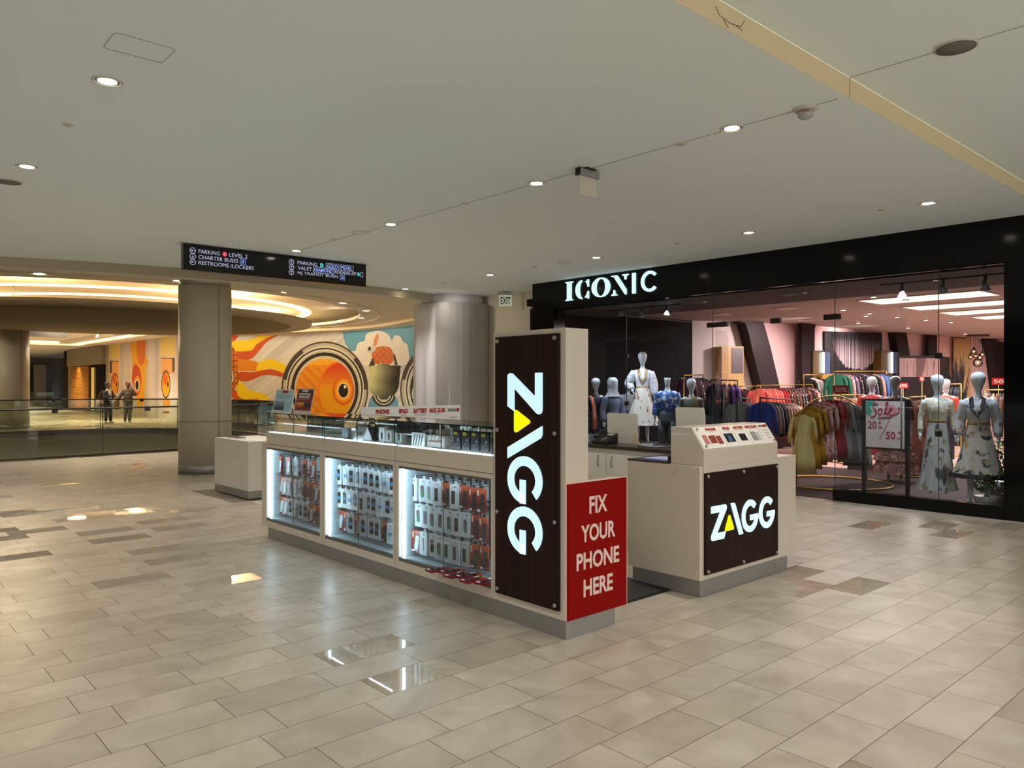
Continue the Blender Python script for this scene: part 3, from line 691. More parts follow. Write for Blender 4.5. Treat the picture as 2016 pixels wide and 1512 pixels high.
for i, (px, py) in enumerate([(77, 539), (350, 553), (555, 576), (675, 597), (721, 612), (711, 626), (659, 635)]):
    p = at_z(px, py, 3.955)
    t = thing('downlight', '%s small downlight from the left around the raised atrium ring' % ordn(i), 'ceiling light', (p.x, p.y, 3.96), 'downlights of the atrium ring')
    MB().lathe([(0.10, 3.957), (0.14, 3.95), (0.15, 3.96)], (p.x, p.y, 0), 20, cap=False).build('trim_ring', M_trim, t)
    MB().lathe([(0.0, 3.955), (0.10, 3.955)], (p.x, p.y, 0), 16).build('lens', M_lens, t)
for i, (px, py) in enumerate([(612, 583), (701, 603), (719, 617)]):
    p = at_z(px, py, 3.955); q = (p-Vector((wc.x, wc.y, 3.9))).normalized(); b = MB()
    dr = Vector((-q.y, q.x, 0)); 
    b.add([p+dr*0.5, p-dr*0.5, p-dr*0.5+q*0.12, p+dr*0.5+q*0.12], [(0, 1, 2, 3)])
    tag(b.build('air_slot', M_darksteel), '%s dark air slot from the left beside the atrium ring lights' % ordn(i), 'vent')
def disc(name, x, y, z, r, m, label, cat, rim=True):
    t = thing(name, label, cat, (x, y, z)); c = (x, y, 0)
    MB().lathe([(0, z-0.008), (r*0.9, z-0.008), (r*0.9, z-0.004)], c, 32).build('grille' if name == 'speaker' else 'cover', m, t)
    MB().lathe([(r*0.9, z-0.009), (r, z-0.006), (r, z)], c, 32, cap=False).build('rim', M_trim, t)
M_grille = mat('speaker_grille', (112, 108, 100), 0.7, vary=0.1, scale=200)
disc('speaker', 5.279, 1.709, 3.715, 0.125, M_grille, 'large round grey ceiling speaker at the upper right', 'speaker')
disc('speaker', 1.342, 8.80, CEIL, 0.125, M_grille, 'round ceiling speaker at the far left next to a downlight', 'speaker')
disc('speaker', 5.18, 8.68, CEIL, 0.11, M_ceil, 'white round ceiling speaker above the direction sign', 'speaker')
disc('speaker', 8.93, 8.64, CEIL, 0.12, M_ceil, 'white round ceiling speaker in front of the shop name', 'speaker')
for (x, y), lab in (((1.389, 6.568), 'small sprinkler cover between the two left downlights'), ((5.163, 9.35), 'small sprinkler cover just above the direction sign'),
                    ((5.2, 6.53), 'small sprinkler cover left of the blank hanging sign'), ((5.228, 3.74), 'small sprinkler cover right of the blank hanging sign'),
                    ((8.88, 3.64), 'small sprinkler cover beside the rightmost downlight'), ((8.87, 6.41), 'small sprinkler cover above the shop header middle'),
                    ((8.96, 11.94), 'small sprinkler cover before the wrapped column'), ((8.86, 9.27), 'small sprinkler cover above the left end of the shop header')):
    t = thing('sprinkler_cover', lab, 'sprinkler', (x, y, CEIL))
    MB().lathe([(0, CEIL-0.006), (0.038, CEIL-0.006), (0.042, CEIL)], (x, y, 0), 20).build('cover_plate', M_trim, t)
# access panel outline, cracked paint
b = MB(); sh = mat('hairline_gap', (118, 110, 98), 0.9, vary=0)
cx_, cy_, hx, hy = 1.385, 4.80, 0.165, 0.13
pts = []
for sx, sy, a0 in ((1, 1, 0), (-1, 1, 90), (-1, -1, 180), (1, -1, 270)):
    for k in range(5):
        a = math.radians(a0+22.5*k); pts.append((cx_+sx*(hx-0.03)+0.03*math.cos(a), cy_+sy*(hy-0.03)+0.03*math.sin(a), CEIL-0.001))
b.tube(pts, 0.0014, 4, 0, True)
tag(b.build('access_panel', sh), 'thin rounded outline of a ceiling access panel at the upper left', 'access panel')
b = MB()
for q in ([(1410, 12), (1418, 30), (1440, 46), (1460, 52), (1467, 40)], [(1425, 38), (1435, 54)], [(1450, 50), (1463, 60)]):
    b.tube([Vector((at_y(px, py, 2.365).x, 2.368, at_y(px, py, 2.365).z)) for px, py in q], 0.002, 4)
tag(b.build('paint_crack', sh), 'cracked paint on the ceiling step at the top of the photo', 'crack')
# fire strobe
t = thing('fire_strobe', 'white round fire alarm strobe in the ceiling reading FIRE', 'fire alarm', (5.224, 2.67, CEIL))
c = (5.224, 2.67, 0)
MB().lathe([(0.0, CEIL-0.018), (0.07, CEIL-0.018), (0.088, CEIL-0.006), (0.09, CEIL)], c, 28).build('base', M_trim, t)
MB().lathe([(0.0, CEIL-0.075), (0.03, CEIL-0.072), (0.052, CEIL-0.055), (0.055, CEIL-0.02)], c, 24).build('lens_dome', mat('strobe_lens', (170, 168, 164), 0.12, vary=0.2, scale=40), t)
fd = Vector((5.224, 2.67, 0)).normalized(); sd = Vector((fd.y, -fd.x, 0))
MB().text('FIRE', Vector((5.224, 2.67, CEIL-0.038))-fd*0.0565-sd*0.026, sd, (0, 0, 1), 0.011, 0.05, 0.02).build('lettering', M_redprint, t)
# blank hanging sign
def hanging_plate(p, lab, blank, wd=0.24, hh=0.16, ex=None):
    ex = ex or Vector((1, 0, 0)); ny = Vector((0, 0, 1)).cross(ex)
    t = thing('exit_sign', lab, 'exit sign', (p.x, p.y, CEIL))
    def bx(a0, a1, n0, n1, z0, z1, m, nm):
        vs = [p+ex*a+ny*n+Vector((0, 0, z)) for z in (z0, z1) for a, n in ((a0, n0), (a1, n0), (a1, n1), (a0, n1))]
        return MB().add(vs, [(0, 3, 2, 1), (4, 5, 6, 7), (0, 1, 5, 4), (1, 2, 6, 5), (2, 3, 7, 6), (3, 0, 4, 7)]).build(nm, m, t)
    bx(-0.06, 0.06, -0.05, 0.05, CEIL-0.012, CEIL, M_black, 'canopy')
    bx(-wd/2-0.005, wd/2+0.005, -0.025, 0.025, CEIL-0.075, CEIL-0.012, M_steel, 'housing')
    bx(-wd/2-0.012, -wd/2-0.004, -0.03, 0.03, CEIL-0.075, CEIL-0.012, M_black, 'end_cap')
    bx(-wd/2+0.01, wd/2-0.01, -0.004, 0.004, CEIL-0.075-hh, CEIL-0.075, mat('sign_plate', (205, 198, 180), 0.3, vary=0) if blank else mat('lit_exit_plate', (214, 226, 206), 0.3, vary=0, emit=(200, 215, 190), es=0.12), 'plate')
    if not blank:
        nz = -ny if (ny.dot(Vector((-p.x, -p.y, 0))) < 0) else ny
        r_ = Vector((0, 0, 1)).cross(nz)
        MB().text('EXIT', p+nz*0.006+Vector((0, 0, CEIL-0.075-hh*0.82))-r_*(wd*0.36), r_, (0, 0, 1), hh*0.64, wd*0.72, 0.02).build('lettering', mat('exit_green', (14, 70, 44), 0.5, vary=0), t)
hanging_plate(Vector((5.212, 4.75, 0)), 'blank white plate hung from the ceiling edge-lit holder near the middle', True, 0.25, 0.17)
p = Vector((10.773, 12.17, 0)); hanging_plate(p, 'green lettered exit sign hung left of the shop front', False, 0.29, 0.24, Vector((CS, -SN, 0)))

# direction sign, 2.9 m long, close under the ceiling
def dsign():
    x0, x1, y0 = 3.73, 6.64, 10.95
    t = thing('direction_sign', 'long black hanging sign with white directions to parking, buses and restrooms', 'sign', (5.18, y0, 3.2))
    MB().box((x0, y0, 3.2), (x1, y0+0.1, 3.565)).build('box', mat('black_sign_face', (5, 5, 7), 0.12, vary=0), t, 0.004)
    M_t = mat('lit_white_lettering', (210, 215, 235), 0.4, vary=0, emit=(150, 160, 200), es=0.34)
    M_b = mat('lit_blue_white', (170, 190, 240), 0.4, vary=0, emit=(120, 150, 225), es=0.42)
    M_c = mat('lit_cyan', (90, 230, 225), 0.4, vary=0, emit=(70, 225, 220), es=0.7)
    M_r = mat('lit_red_badge', (200, 30, 50), 0.4, vary=0, emit=(190, 20, 45), es=0.45)
    ux, uy = Vector((1, 0, 0)), Vector((0, 0, 1)); Yf = y0-0.003
    def T(s, x, z, wd, m=M_t, bold=0.0, h=0.055): return MB().text(s, (x0+x, Yf, z), ux, uy, h, wd, bold).build('lettering', m, t)
    def ring(x, z, kind):
        b = MB(); b.arc((0, 0), 0.042, 0.042, 0.007, 0, 2*PI, (x0+x, Yf-0.001, z), ux, uy, 0.001, 0, 24)
        o = Vector((x0+x, Yf-0.001, z)); 
        d = {'l': Vector((-1, 0, 0)), 'd': Vector((0, 0, -1)), 'u': Vector((0, 0, 1))}[kind]; s = Vector((d.z, 0, -d.x))
        b.add([o-d*0.022+s*0.0035, o-d*0.022-s*0.0035, o+d*0.012-s*0.0035, o+d*0.012+s*0.0035, o+d*0.024, o+d*0.004+s*0.02, o+d*0.004-s*0.02], [(0, 1, 2, 3), (4, 5, 6)])
        b.build('arrow_symbol', M_t, t)
    def frame(x, z, wd, hh, m=M_t):
        b = MB(); th = 0.005
        for a in ((0, 0, wd, th), (0, hh-th, wd, hh), (0, 0, th, hh), (wd-th, 0, wd, hh)):
            b.box((x0+x+a[0], Yf-0.001, z+a[1]), (x0+x+a[2], Yf, z+a[3]))
        b.build('frame_line', m, t)
    def bus(x, z):
        frame(x, z, 0.085, 0.085, M_b); b = MB(); b.box((x0+x+0.024, Yf-0.001, z+0.02), (x0+x+0.061, Yf, z+0.066)); b.build('bus_symbol', M_b, t)
        MB().box((x0+x+0.03, Yf-0.002, z+0.04), (x0+x+0.055, Yf-0.0012, z+0.058)).build('bus_window', M_black, t)
    zs = (3.445, 3.365, 3.285)
    for z, k, s, wd in zip(zs, 'ldl', ('PARKING', 'CHARTER BUSES', 'RESTROOMS /LOCKERS'), (0.30, 0.57, 0.80)):
        ring(0.125, z+0.027, k); T(s, 0.205, z, wd)
    b = MB().prism([(0.036*math.cos(a*PI/12), 0.036*math.sin(a*PI/12)) for a in range(24)], (x0+0.575, Yf, zs[0]+0.027), ux, uy, 0.002); b.build('red_badge', M_r, t)
    MB().text('C', (x0+0.557, Yf-0.004, zs[0]+0.006), ux, uy, 0.042, 0.036, 0.03).build('lettering', M_t, t)
    T('LEVEL 2', 0.64, zs[0], 0.27); bus(0.80, zs[1]-0.012)
    for z, s, wd in zip(zs, ('PARKING', 'VALET', 'NJ TRANSIT BUSES'), (0.33, 0.24, 0.70)):
        ring(1.60, z+0.027, 'u'); T(s, 1.70, z, wd)
    T('D', 2.085, zs[0], 0.05, M_c, 0.03); T('GOLD', 2.20, zs[0], 0.19, M_b, 0.02); frame(2.18, zs[0]-0.018, 0.23, 0.09)
    T('PEARL', 2.45, zs[0], 0.20, M_b, 0.02); frame(2.43, zs[0]-0.018, 0.24, 0.09)
    T('DIAMOND', 1.98, zs[1], 0.32, M_b, 0.02); frame(1.96, zs[1]-0.018, 0.36, 0.09); T('RIDESHARE APP', 2.335, zs[1], 0.39)
    T('D', 2.75, zs[1], 0.035, M_c, 0.03); frame(2.80, zs[1]-0.01, 0.05, 0.08); bus(2.43, zs[2]-0.012)
    for x in (x0+0.5, x1-0.5): MB().box((x-0.03, y0+0.03, 3.56), (x+0.03, y0+0.07, CEIL)).build('bracket', M_steel, t)
dsign()
# ================================================================ THE KIOSK
KX, KY, KT = 3.46, 3.34, 4.035          # face plane, near end, end of the sign tower
XV, YV, ZV = Vector((1, 0, 0)), Vector((0, 1, 0)), Vector((0, 0, 1))
def logo(o, ux, uy, h, depth, parent, m1=None, m2=None):
    """the lit ZAGG mark, cap height h; one child per letter"""
    m1 = m1 or M_letter; m2 = m2 or M_yellow; ux = Vector(ux)*h; uy = Vector(uy)*h; o = Vector(o)
    def rnd(pts, rs):
        out = []
        for i, p in enumerate(pts):
            r = rs[i]
            if not r: out.append(p); continue
            a = Vector(pts[i-1]); b = Vector(p); c = Vector(pts[(i+1) % len(pts)])
            p0 = b+(a-b).normalized()*r; p2 = b+(c-b).normalized()*r
            for k in range(6):
                t = k/5; out.append(tuple((1-t)**2*p0+2*t*(1-t)*b+t*t*p2))
        return out
    Z = rnd([(0, .80), (0, 1), (.80, 1), (.80, .86), (.30, .2), (.76, .2), (.66, 0), (0, 0), (0, .14), (.46, .80)], [0, 0, .1, 0.05, 0, 0, 0, .09, 0.05, 0])
    MB().prism(Z, o, ux, uy, depth).build('letter', m1, parent)
    T = rnd([(.70, .20), (1.21, .20), (.955, .70)], [.1, .1, .1]); MB().prism(T, o, ux, uy, depth).build('yellow_triangle', m2, parent)
    MB().prism(rnd([(1.02, 1), (1.24, 1), (1.71, 0), (1.49, 0)], [0, .08, 0, 0]), o, ux, uy, depth).build('letter', m1, parent)
    for cx in (2.105, 3.095):
        b = MB(); b.arc((cx, .5), .47, .5, .19, math.radians(42), math.radians(360), o, ux, uy, depth, 0, 40)
        b.prism([(cx, .36), (cx+.47, .36), (cx+.47, .53), (cx, .53)], o, ux, uy, depth)
        b.build('letter', m1, parent)
def bolt(c, n, parent, r=0.014):
    c = Vector(c); n = Vector(n).normalized(); a = n.orthogonal().normalized(); b_ = n.cross(a)
    MB().rings([[c+n*h+(a*math.cos(2*PI*k/14)+b_*math.sin(2*PI*k/14))*q for k in range(14)] for h, q in ((0, r), (0.009, r), (0.013, r*0.8))]).build('bolt', M_steel, parent)

# ---- steel plinth and sign tower
T1 = thing('sign_tower', 'tall white tower with walnut panel and vertical lit lettering at the kiosk corner', 'sign tower', (3.565, 3.69, 0))
MB().box((KX, KY, 0.115), (3.668, KT, 1.957)).build('body', M_white, T1, 0.003)
MB().box((KX-0.02, KY+0.045, 0.172), (KX, KT-0.04, 1.924)).build('walnut_panel', M_walnut, T1, 0.002)
MB().box((KX+0.004, KY+0.004, 0), (3.66, KT, 0.115)).build('plinth', M_steel, T1)
logo((KX-0.02, 3.386+0.475, 1.676), (0, 0, -1), (0, -1, 0), 0.335, 0.006, T1)
for z in (1.895, 1.29, 0.73, 0.205):
    for y in (KY+0.075, KT-0.068): bolt((KX-0.02, y, z), (-1, 0, 0), T1)
# ---- low end of the counter, red board on it
C1 = thing('counter_end', 'low white counter end behind the red repair board', 'counter', (3.8, 3.7, 0))
MB().box((3.668, KY, 0.115), (3.945, KT, 0.985)).build('body', M_white, C1, 0.003)
MB().box((3.66, KY+0.004, 0), (3.935, KT, 0.115)).build('plinth', M_steel, C1)
R1 = thing('sign_board', 'red board reading fix your phone here on the counter end', 'sign', (3.76, KY, 0.115))
MB().box((3.468, KY-0.006, 0.115), (4.045, KY-0.001, 0.975)).build('board', M_red, R1)
b = MB(); b.box((3.466, KY-0.0055, 0.975), (4.045, KY-0.0012, 0.981)); b.box((4.045, KY-0.0055, 0.115), (4.05, KY-0.0012, 0.981)); b.build('pale_edge', M_offwhite, R1)
for s, z, wd in (('FIX', 0.768, 0.175), ('YOUR', 0.590, 0.335), ('PHONE', 0.415, 0.415), ('HERE', 0.240, 0.285)):
    MB().text(s, (3.758, KY-0.0075, z), (1, 0, 0), (0, 0, 1), 0.112, wd, 0.028, align='C').build('lettering', M_offwhite, R1)

# ---- three display cabinets with glass cases on top
BAYS = [(7.75, 6.47, 7.68, 6.525), (6.47, 5.26, 6.43, 5.295), (5.26, KT, 5.21, 4.06)]
M_inner = mat('white_bay_lining', (206, 216, 220), 0.35, vary=0.01)
M_bayframe = mat('grey_metal_frame', (120, 118, 112), 0.4, metal=0.5, vary=0.02)
M_grid = mat('black_peg_grid', (16, 16, 20), 0.45, vary=0)
side = ['far left', 'middle', 'near right']
CAB = []
for i, (y1, y0, o1, o0) in enumerate(BAYS):
    t = thing('display_cabinet', '%s of the three lit white display cabinets full of phone accessories' % side[i], 'display cabinet', (3.7, (y0+y1)/2, 0))
    CAB.append(t); x0, x1 = KX, KX+0.48
    g = 0.001
    b = MB()
    b.box((x0, y0+g, 0.115), (x1, o0, 1.095)); b.box((x0, o1, 0.115), (x1, y1-g, 1.095 if i else 0.98))
    b.box((x0, o0, 0.115), (x1, o1, 0.18)); b.box((x0, o0, 0.945), (x1, o1, 1.095)); b.box((x1-0.1, o0, 0.18), (x1, o1, 0.945))
    b.build('carcass', M_white, t)
    MB().box((x0-0.0012, y0, 0.978), (x0-0.0002, y1, 0.982)).build('shadow_gap', mat('shadow_gap', (70, 64, 58), 0.8, vary=0), t)
    MB().box((x0-0.0012, y1-0.003, 0.12), (x0-0.0002, y1-0.0005, 1.09)).build('side_joint', mat('joint_grey', (140, 134, 126), 0.8, vary=0), t) if i else None
    MB().box((x0+0.005, y0+g, 0), (x1-0.02, (y1-g) if i else 7.65, 0.115)).build('plinth', M_steel, t)
    b = MB(); e = 0.004
    b.box((x0+0.03, o0, 0.18), (x1-0.1, o0+e, 0.945)); b.box((x0+0.03, o1-e, 0.18), (x1-0.1, o1, 0.945)); b.box((x1-0.1-e, o0, 0.18), (x1-0.1, o1, 0.945))
    b.box((x0+0.03, o0, 0.18), (x1-0.1, o1, 0.195)); b.box((x0+0.03, o0, 0.94), (x1-0.1, o1, 0.945))
    b.build('lining', M_inner, t)
    MB().box((x0+0.002, o0, 0.18), (x0+0.03, o1, 0.208)).build('door_track', M_bayframe, t); MB().box((x0+0.002, o0, 0.925), (x0+0.03, o1, 0.945)).build('door_track', M_bayframe, t)
    MB().box((x0+0.034, o1-0.024, 0.21), (x0+0.050, o1-0.006, 0.935)).build('light_strip', M_led, t)
    MB().box((x0+0.034, o0+0.006, 0.21), (x0+0.052, o0+0.03, 0.935)).build('light_strip', M_led, t)
    ym = (o0+o1)/2
    MB().box((x0+0.034, o0+0.04, 0.928), (x0+0.056, o1-0.04, 0.9395)).build('top_fill_strip', M_led, t)  # added strip hidden behind the header, brightens the packs
    b = MB()
    for z in (0.905, 0.86, 0.69, 0.65, 0.47, 0.43, 0.29): b.box((x1-0.118, o0+0.08, z), (x1-0.112, o1-0.08, z+0.012))
    k = 0
    y = o0+0.1
    while y < o1-0.08: b.box((x1-0.112, y, 0.25), (x1-0.106, y+0.012, 0.93)); y += 0.115
    b.build('peg_grid', M_grid, t)
    for a0, a1, xx in ((o0, ym+0.012, x0+0.012), (ym-0.012, o1, x0+0.022)):
        MB().quad((xx, a1, 0.2), (xx, a0, 0.2), (xx, a0, 0.935), (xx, a1, 0.935)).build('sliding_glass', M_glass, t)
    MB().box((x0+0.010, ym-0.0125, 0.2), (x0+0.014, ym-0.0105, 0.935)).build('glass_edge', M_glassedge, t)
    MB().tube([(x0+0.0, ym-0.03, 0.215), (x0+0.012, ym-0.03, 0.215)], 0.012, 12).build('lock', M_steel, t)
    # glass case standing on the deck
    cy1, cy0 = (y1-0.1 if i == 0 else y1-0.02), y0+0.012
    cx0, cx1, zt = x0+0.004, x1-0.03, 1.30
    MB().box((cx0, cy0, 1.0955), (cx1, cy1, 1.103)).build('case_floor', mat('white_case_floor', (235, 240, 242), 0.3, vary=0), t)
    b = MB(); b.quad((cx0, cy1, 1.103), (cx0, cy0, 1.103), (cx0, cy0, zt), (cx0, cy1, zt)); b.build('front_glass', M_glass, t)
    b = MB(); b.quad((cx1, cy0, 1.103), (cx1, cy1, 1.103), (cx1, cy1, zt), (cx1, cy0, zt)); b.build('back_glass', M_glass, t)
    for yy in (cy0, cy1): MB().quad((cx0, yy, 1.103), (cx1, yy, 1.103), (cx1, yy, zt), (cx0, yy, zt)).build('side_glass', M_glass, t)
    MB().box((cx0-0.006, cy0-0.01, zt), (cx1+0.006, cy1+0.01, zt+0.006)).build('glass_top', M_glass, t)
    b = MB()
    for (xa, ya, xb, yb) in ((cx0-0.0065, cy0-0.01, cx0-0.0055, cy1+0.01), (cx1+0.0055, cy0-0.01, cx1+0.0065, cy1+0.01)): b.box((xa, ya, zt-0.001), (xb, yb, zt+0.007))
    for xa in (cx0, cx1):
        for ya in (cy0, (cy0+cy1)/2, cy1): b.box((xa-0.0025, ya-0.0025, 1.103), (xa+0.0025, ya+0.0025, zt))
    b.build('glass_edges', M_glassedge, t)
    MB().box((cx0+0.006, cy0+0.02, 1.1035), (cx0+0.034, cy1-0.02, 1.110)).build('light_strip', M_led, t)
    MB().quad((cx0+0.08, cy0+0.03, 1.185), (cx1-0.02, cy0+0.03, 1.185), (cx1-0.02, cy1-0.03, 1.185), (cx0+0.08, cy1-0.03, 1.185)).build('glass_shelf', M_glass, t) if i else None
MB().box((KX+0.001, 7.751, 0.115), (3.94, 7.80, 0.98)).build('end_panel', M_white, CAB[0])

# ---- hanging packs
M_pw = mat('white_card', (232, 238, 244), 0.4, vary=0.01); M_pr = mat_grad('red_orange_print', (120, 12, 22), (214, 92, 44), 0.3, 2, 0.45, 1.0)
M_pside = mat('red_card_edge', (170, 24, 36), 0.4, vary=0.02); M_win = mat('dark_window', (40, 26, 34), 0.2, vary=0.15, scale=30)
M_band = mat('blue_band', (70, 140, 190), 0.4, vary=0); M_case = mat('dark_phone_case', (44, 42, 48), 0.2, vary=0.1, scale=20)
M_casew = mat('clear_phone_case', (196, 208, 212), 0.15, vary=0.05, scale=30); M_tag = mat('white_price_tag', (244, 244, 246), 0.5, vary=0)
M_pat = mat_grad('green_purple_print', (60, 140, 90), (120, 50, 110), 0.3)
def capsule(w, h, n=8):
    r = w/2; return [(r*math.cos(PI*k/n), h/2-r+r*math.sin(PI*k/n)) for k in range(n+1)]+[(-r*math.cos(PI*k/n), -(h/2-r)-r*math.sin(PI*k/n)) for k in range(n+1)]
def pack(kind):
    """faces -X, hangs from its top edge at the origin; local +Y is to the left"""
    t = thing('phone_case_pack', 'pack', 'phone case'); ux, uy = Vector((0, -1, 0)), ZV
    def face(pts, z, d, m, nm, dx=0.0, tilt=0.0):
        ct, st = math.cos(tilt), math.sin(tilt)
        MB().prism([(p[0]*ct-p[1]*st+dx, p[0]*st+p[1]*ct) for p in pts], (-d, 0, z), ux, uy, 0.003).build(nm, m, t)
    def rect(w_, h_): return [(-w_/2, -h_/2), (w_/2, -h_/2), (w_/2, h_/2), (-w_/2, h_/2)]
    if kind in 'WVPQ':
        wd, hh = (0.092, 0.175) if kind in 'WV' else (0.098, 0.185)
        MB().box((-0.014, -wd/2, -hh), (0.010, wd/2, 0)).build('box', M_pw, t)
        MB().box((0.004 if kind in 'WV' else -0.002, -wd/2-0.0006, -hh-0.0005), (0.0106, -wd/2+0.005, -0.001)).build('red_edge', M_pside, t)
        if kind == 'W':
            face(rect(0.048, 0.105), -0.085, 0.0142, M_win, 'window'); face(rect(0.05, 0.03), -0.088, 0.0165, M_band, 'blue_band')
        elif kind == 'V':
            face(rect(0.044, 0.100), -0.085, 0.0142, M_casew, 'window'); face(rect(0.046, 0.03), -0.09, 0.0165, M_band, 'blue_band')
        elif kind == 'P': face(rect(0.034, 0.10), -0.10, 0.0142, M_case, 'window', -0.012)
        else: face(capsule(0.034, 0.1), -0.10, 0.0142, M_pat, 'window', -0.008, 0.05)
        face(rect(0.02, 0.008), -0.018, 0.0142, M_greyprint, 'printed_mark', 0.005)
        b = MB().prism([(-0.018, 0), (0.018, 0), (0.014, 0.022), (-0.014, 0.022)], (0.001, 0, 0), ux, uy, 0.002); b.build('hang_tab', M_pw, t)
    else:
        wd, hh = 0.092, 0.18
        MB().box((-0.012, -wd/2, -hh), (0.002, wd/2, 0)).build('box', M_pr, t)
        face(capsule(0.042, 0.125), -0.10, 0.0122, M_case if kind == 'R' else M_casew, 'phone_case', 0.012, -0.16)
        face(rect(0.03, 0.014), -0.163, 0.0122, M_tag, 'price_tag', -0.026)
        face(rect(0.008, 0.04), -0.035, 0.0122, M_tag, 'printed_mark', -0.03)
        MB().prism([(-0.016, 0), (0.016, 0), (0.012, 0.02), (-0.012, 0.02)], (0.001, 0, 0), ux, uy, 0.002).build('hang_tab', M_black, t)
    return t
PROTO = {k: [pack(k), False] for k in 'WVPQRS'}
KN = {'W': 'white boxed case, dark window', 'V': 'white boxed case, pale window', 'P': 'white boxed case, narrow black window',
      'Q': 'white boxed case, green-purple print', 'R': 'red card, dark case', 'S': 'red card, clear case'}
ROWS = [
    [('SS V RS', 7.66, 6.95, .845), ('SSRSVRRSRS', 7.66, 6.66, .632), ('SSWRWWSRSW', 7.66, 6.62, .418)],
    [('WVWWWWWVWW', 6.42, 5.40, .845), ('WWVWPWWVWVW', 6.42, 5.40, .632), ('SRWSWWWRVW', 6.42, 5.42, .420)],
    [('PQQPRPRRR', 5.20, 4.33, .835), ('QPQPQPQRR', 5.14, 4.31, .630), ('SPPQPPPRR', 5.16, 4.32, .412)]]
rn = ['top', 'middle', 'bottom']
for bi, rws in enumerate(ROWS):
    for ri, (st, ya, yb, z) in enumerate(rws):
        st = st.replace(' ', ''); n = len(st)
        for k, ch in enumerate(st):
            if ya > BAYS[bi][2]: ya = BAYS[bi][2]-0.06
            y = ya-(ya-yb)*k/(n-1)
            pr_, used = PROTO[ch]
            o = pr_ if not used else copy_tree(pr_); PROTO[ch][1] = True
            o.location = (3.615+random.uniform(-0.012, 0.012), y, z+random.uniform(-0.004, 0.004)); o.rotation_euler = (random.uniform(-0.03, 0.03), 0, random.uniform(-0.04, 0.22))
            o['label'] = '%s, %s from left, %s row, %s cabinet' % (KN[ch], ordn(k), rn[ri], side[bi])
            o['group'] = 'phone case packs hanging in the display cabinets'
            pg = MB().tube([(3.83, y, z+0.016), (3.585, y, z+0.014)], 0.0025, 5); pg.box((3.818, y-0.016, z-0.005), (3.824, y+0.016, z+0.03)); pg.build('peg_hook', M_grid, CAB[bi])
for k in range(6):      # packs lying on the bay floor
    o = copy_tree(PROTO['R'][0]); o.location = (3.52+0.045*(k % 2), 4.62-0.10*k, 0.212); o.rotation_euler = (0, PI/2, 0.1*(k % 3-1))
    o['label'] = 'red phone case card lying flat on the cabinet floor, %s from the left' % ordn(k); o['group'] = 'phone case packs lying on the cabinet floor'
o = thing('promo_card', 'pink printed card at the back above the top row of the near right cabinet', 'card', (3.80, 4.9, 0.86))
MB().box((3.78, 4.72, 0.865), (3.786, 4.98, 0.925)).build('card', mat('pink_card', (220, 70, 90), 0.5), o)
MB().box((3.778, 4.76, 0.885), (3.7795, 4.93, 0.905)).build('printed_band', M_paper, o)

# ---- goods inside the glass cases
M_ypk = mat('yellow_badge', (220, 200, 20), 0.4, vary=0)
bp0 = None
for k in range(5):
    y = 4.52-k*0.108
    if bp0 is None:
        bp0 = t = thing('black_accessory_pack', '', 'accessory pack', (3.52, y, 1.12)); q = Vector((3.52, y, 1.12))
        MB().box((3.515, y-0.045, 1.12), (3.53, y+0.045, 1.262)).build('card', M_blackprint, t)
        MB().box((3.512, y-0.008, 1.225), (3.5148, y+0.032, 1.248)).build('badge', M_ypk, t)
        MB().box((3.531, y+0.036, 1.118), (3.539, y+0.052, 1.255)).build('white_edge', M_pw, t)
        MB().prism([(-0.03, 0), (0.02, 0.016), (0.02, 0.019), (-0.03, 0.003)], (3.5135, y, 1.15), (0, -1, 0), ZV, 0.001).build('printed_line', M_greyprint, t)
        MB().box((3.513, y-0.03, 1.18), (3.5148, y-0.008, 1.20)).build('product_window', M_greyprint, t)
    else: t = copy_tree(bp0); t.location.y = y
    t['label'] = 'black pack with yellow badge in the glass case, %s from the left' % ordn(k); t['group'] = 'black packs with yellow badge in the glass case'
M_bag = mat('black_padded_fabric', (20, 20, 24), 0.7, vary=0.2, scale=20)
def case_item(name, label, cat, y, x=3.62): return thing(name, label, cat, (x, y, 1.105))
t = case_item('camera_bag', 'black padded bag inside the middle glass case', 'bag', 5.95, 3.72); b = MB(); b.ball((3.72, 5.95, 1.165), 0.07, 0.13, 0.06); b.build('bag_body', M_bag, t); MB().tube([(3.68, 6.05, 1.2), (3.66, 5.98, 1.255), (3.66, 5.9, 1.255), (3.68, 5.84, 1.2)], 0.006).build('strap', M_bag, t)
t = case_item('folded_case', 'dark folded laptop sleeve leaning in the middle glass case', 'sleeve', 6.1, 3.66); MB().box((3.66, 5.98, 1.105), (3.68, 6.22, 1.235)).build('sleeve', M_bag, t, 0.004); MB().box((3.656, 5.99, 1.222), (3.6595, 6.21, 1.228)).build('zip', M_greyprint, t)
t = case_item('price_stand', 'folded white card stand at the front of the middle glass case', 'card stand', 5.93, 3.53)
b = MB(); b.add([(3.50, 5.99, 1.113), (3.50, 5.83, 1.113), (3.56, 5.85, 1.225), (3.56, 6.02, 1.225)], [(0, 1, 2, 3)]); b.add([(3.60, 5.83, 1.105), (3.60, 5.99, 1.105), (3.56, 6.02, 1.225), (3.56, 5.85, 1.225)], [(0, 1, 2, 3)]); b.build('card', M_paper, t)
MB().add([(3.5165, 5.965, 1.15), (3.5165, 5.87, 1.15), (3.535, 5.88, 1.185), (3.535, 5.97, 1.185)], [(0, 1, 2, 3)]).build('printed_text', M_greyprint, t)
t = case_item('headphones', 'black headphones behind the card stand in the middle glass case', 'headphones', 5.76, 3.62)
MB().tube([(3.62, 5.80+0.055*math.cos(a), 1.17+0.07*math.sin(a)) for a in [PI*k/12 for k in range(13)]], 0.007).build('headband', M_black, t)
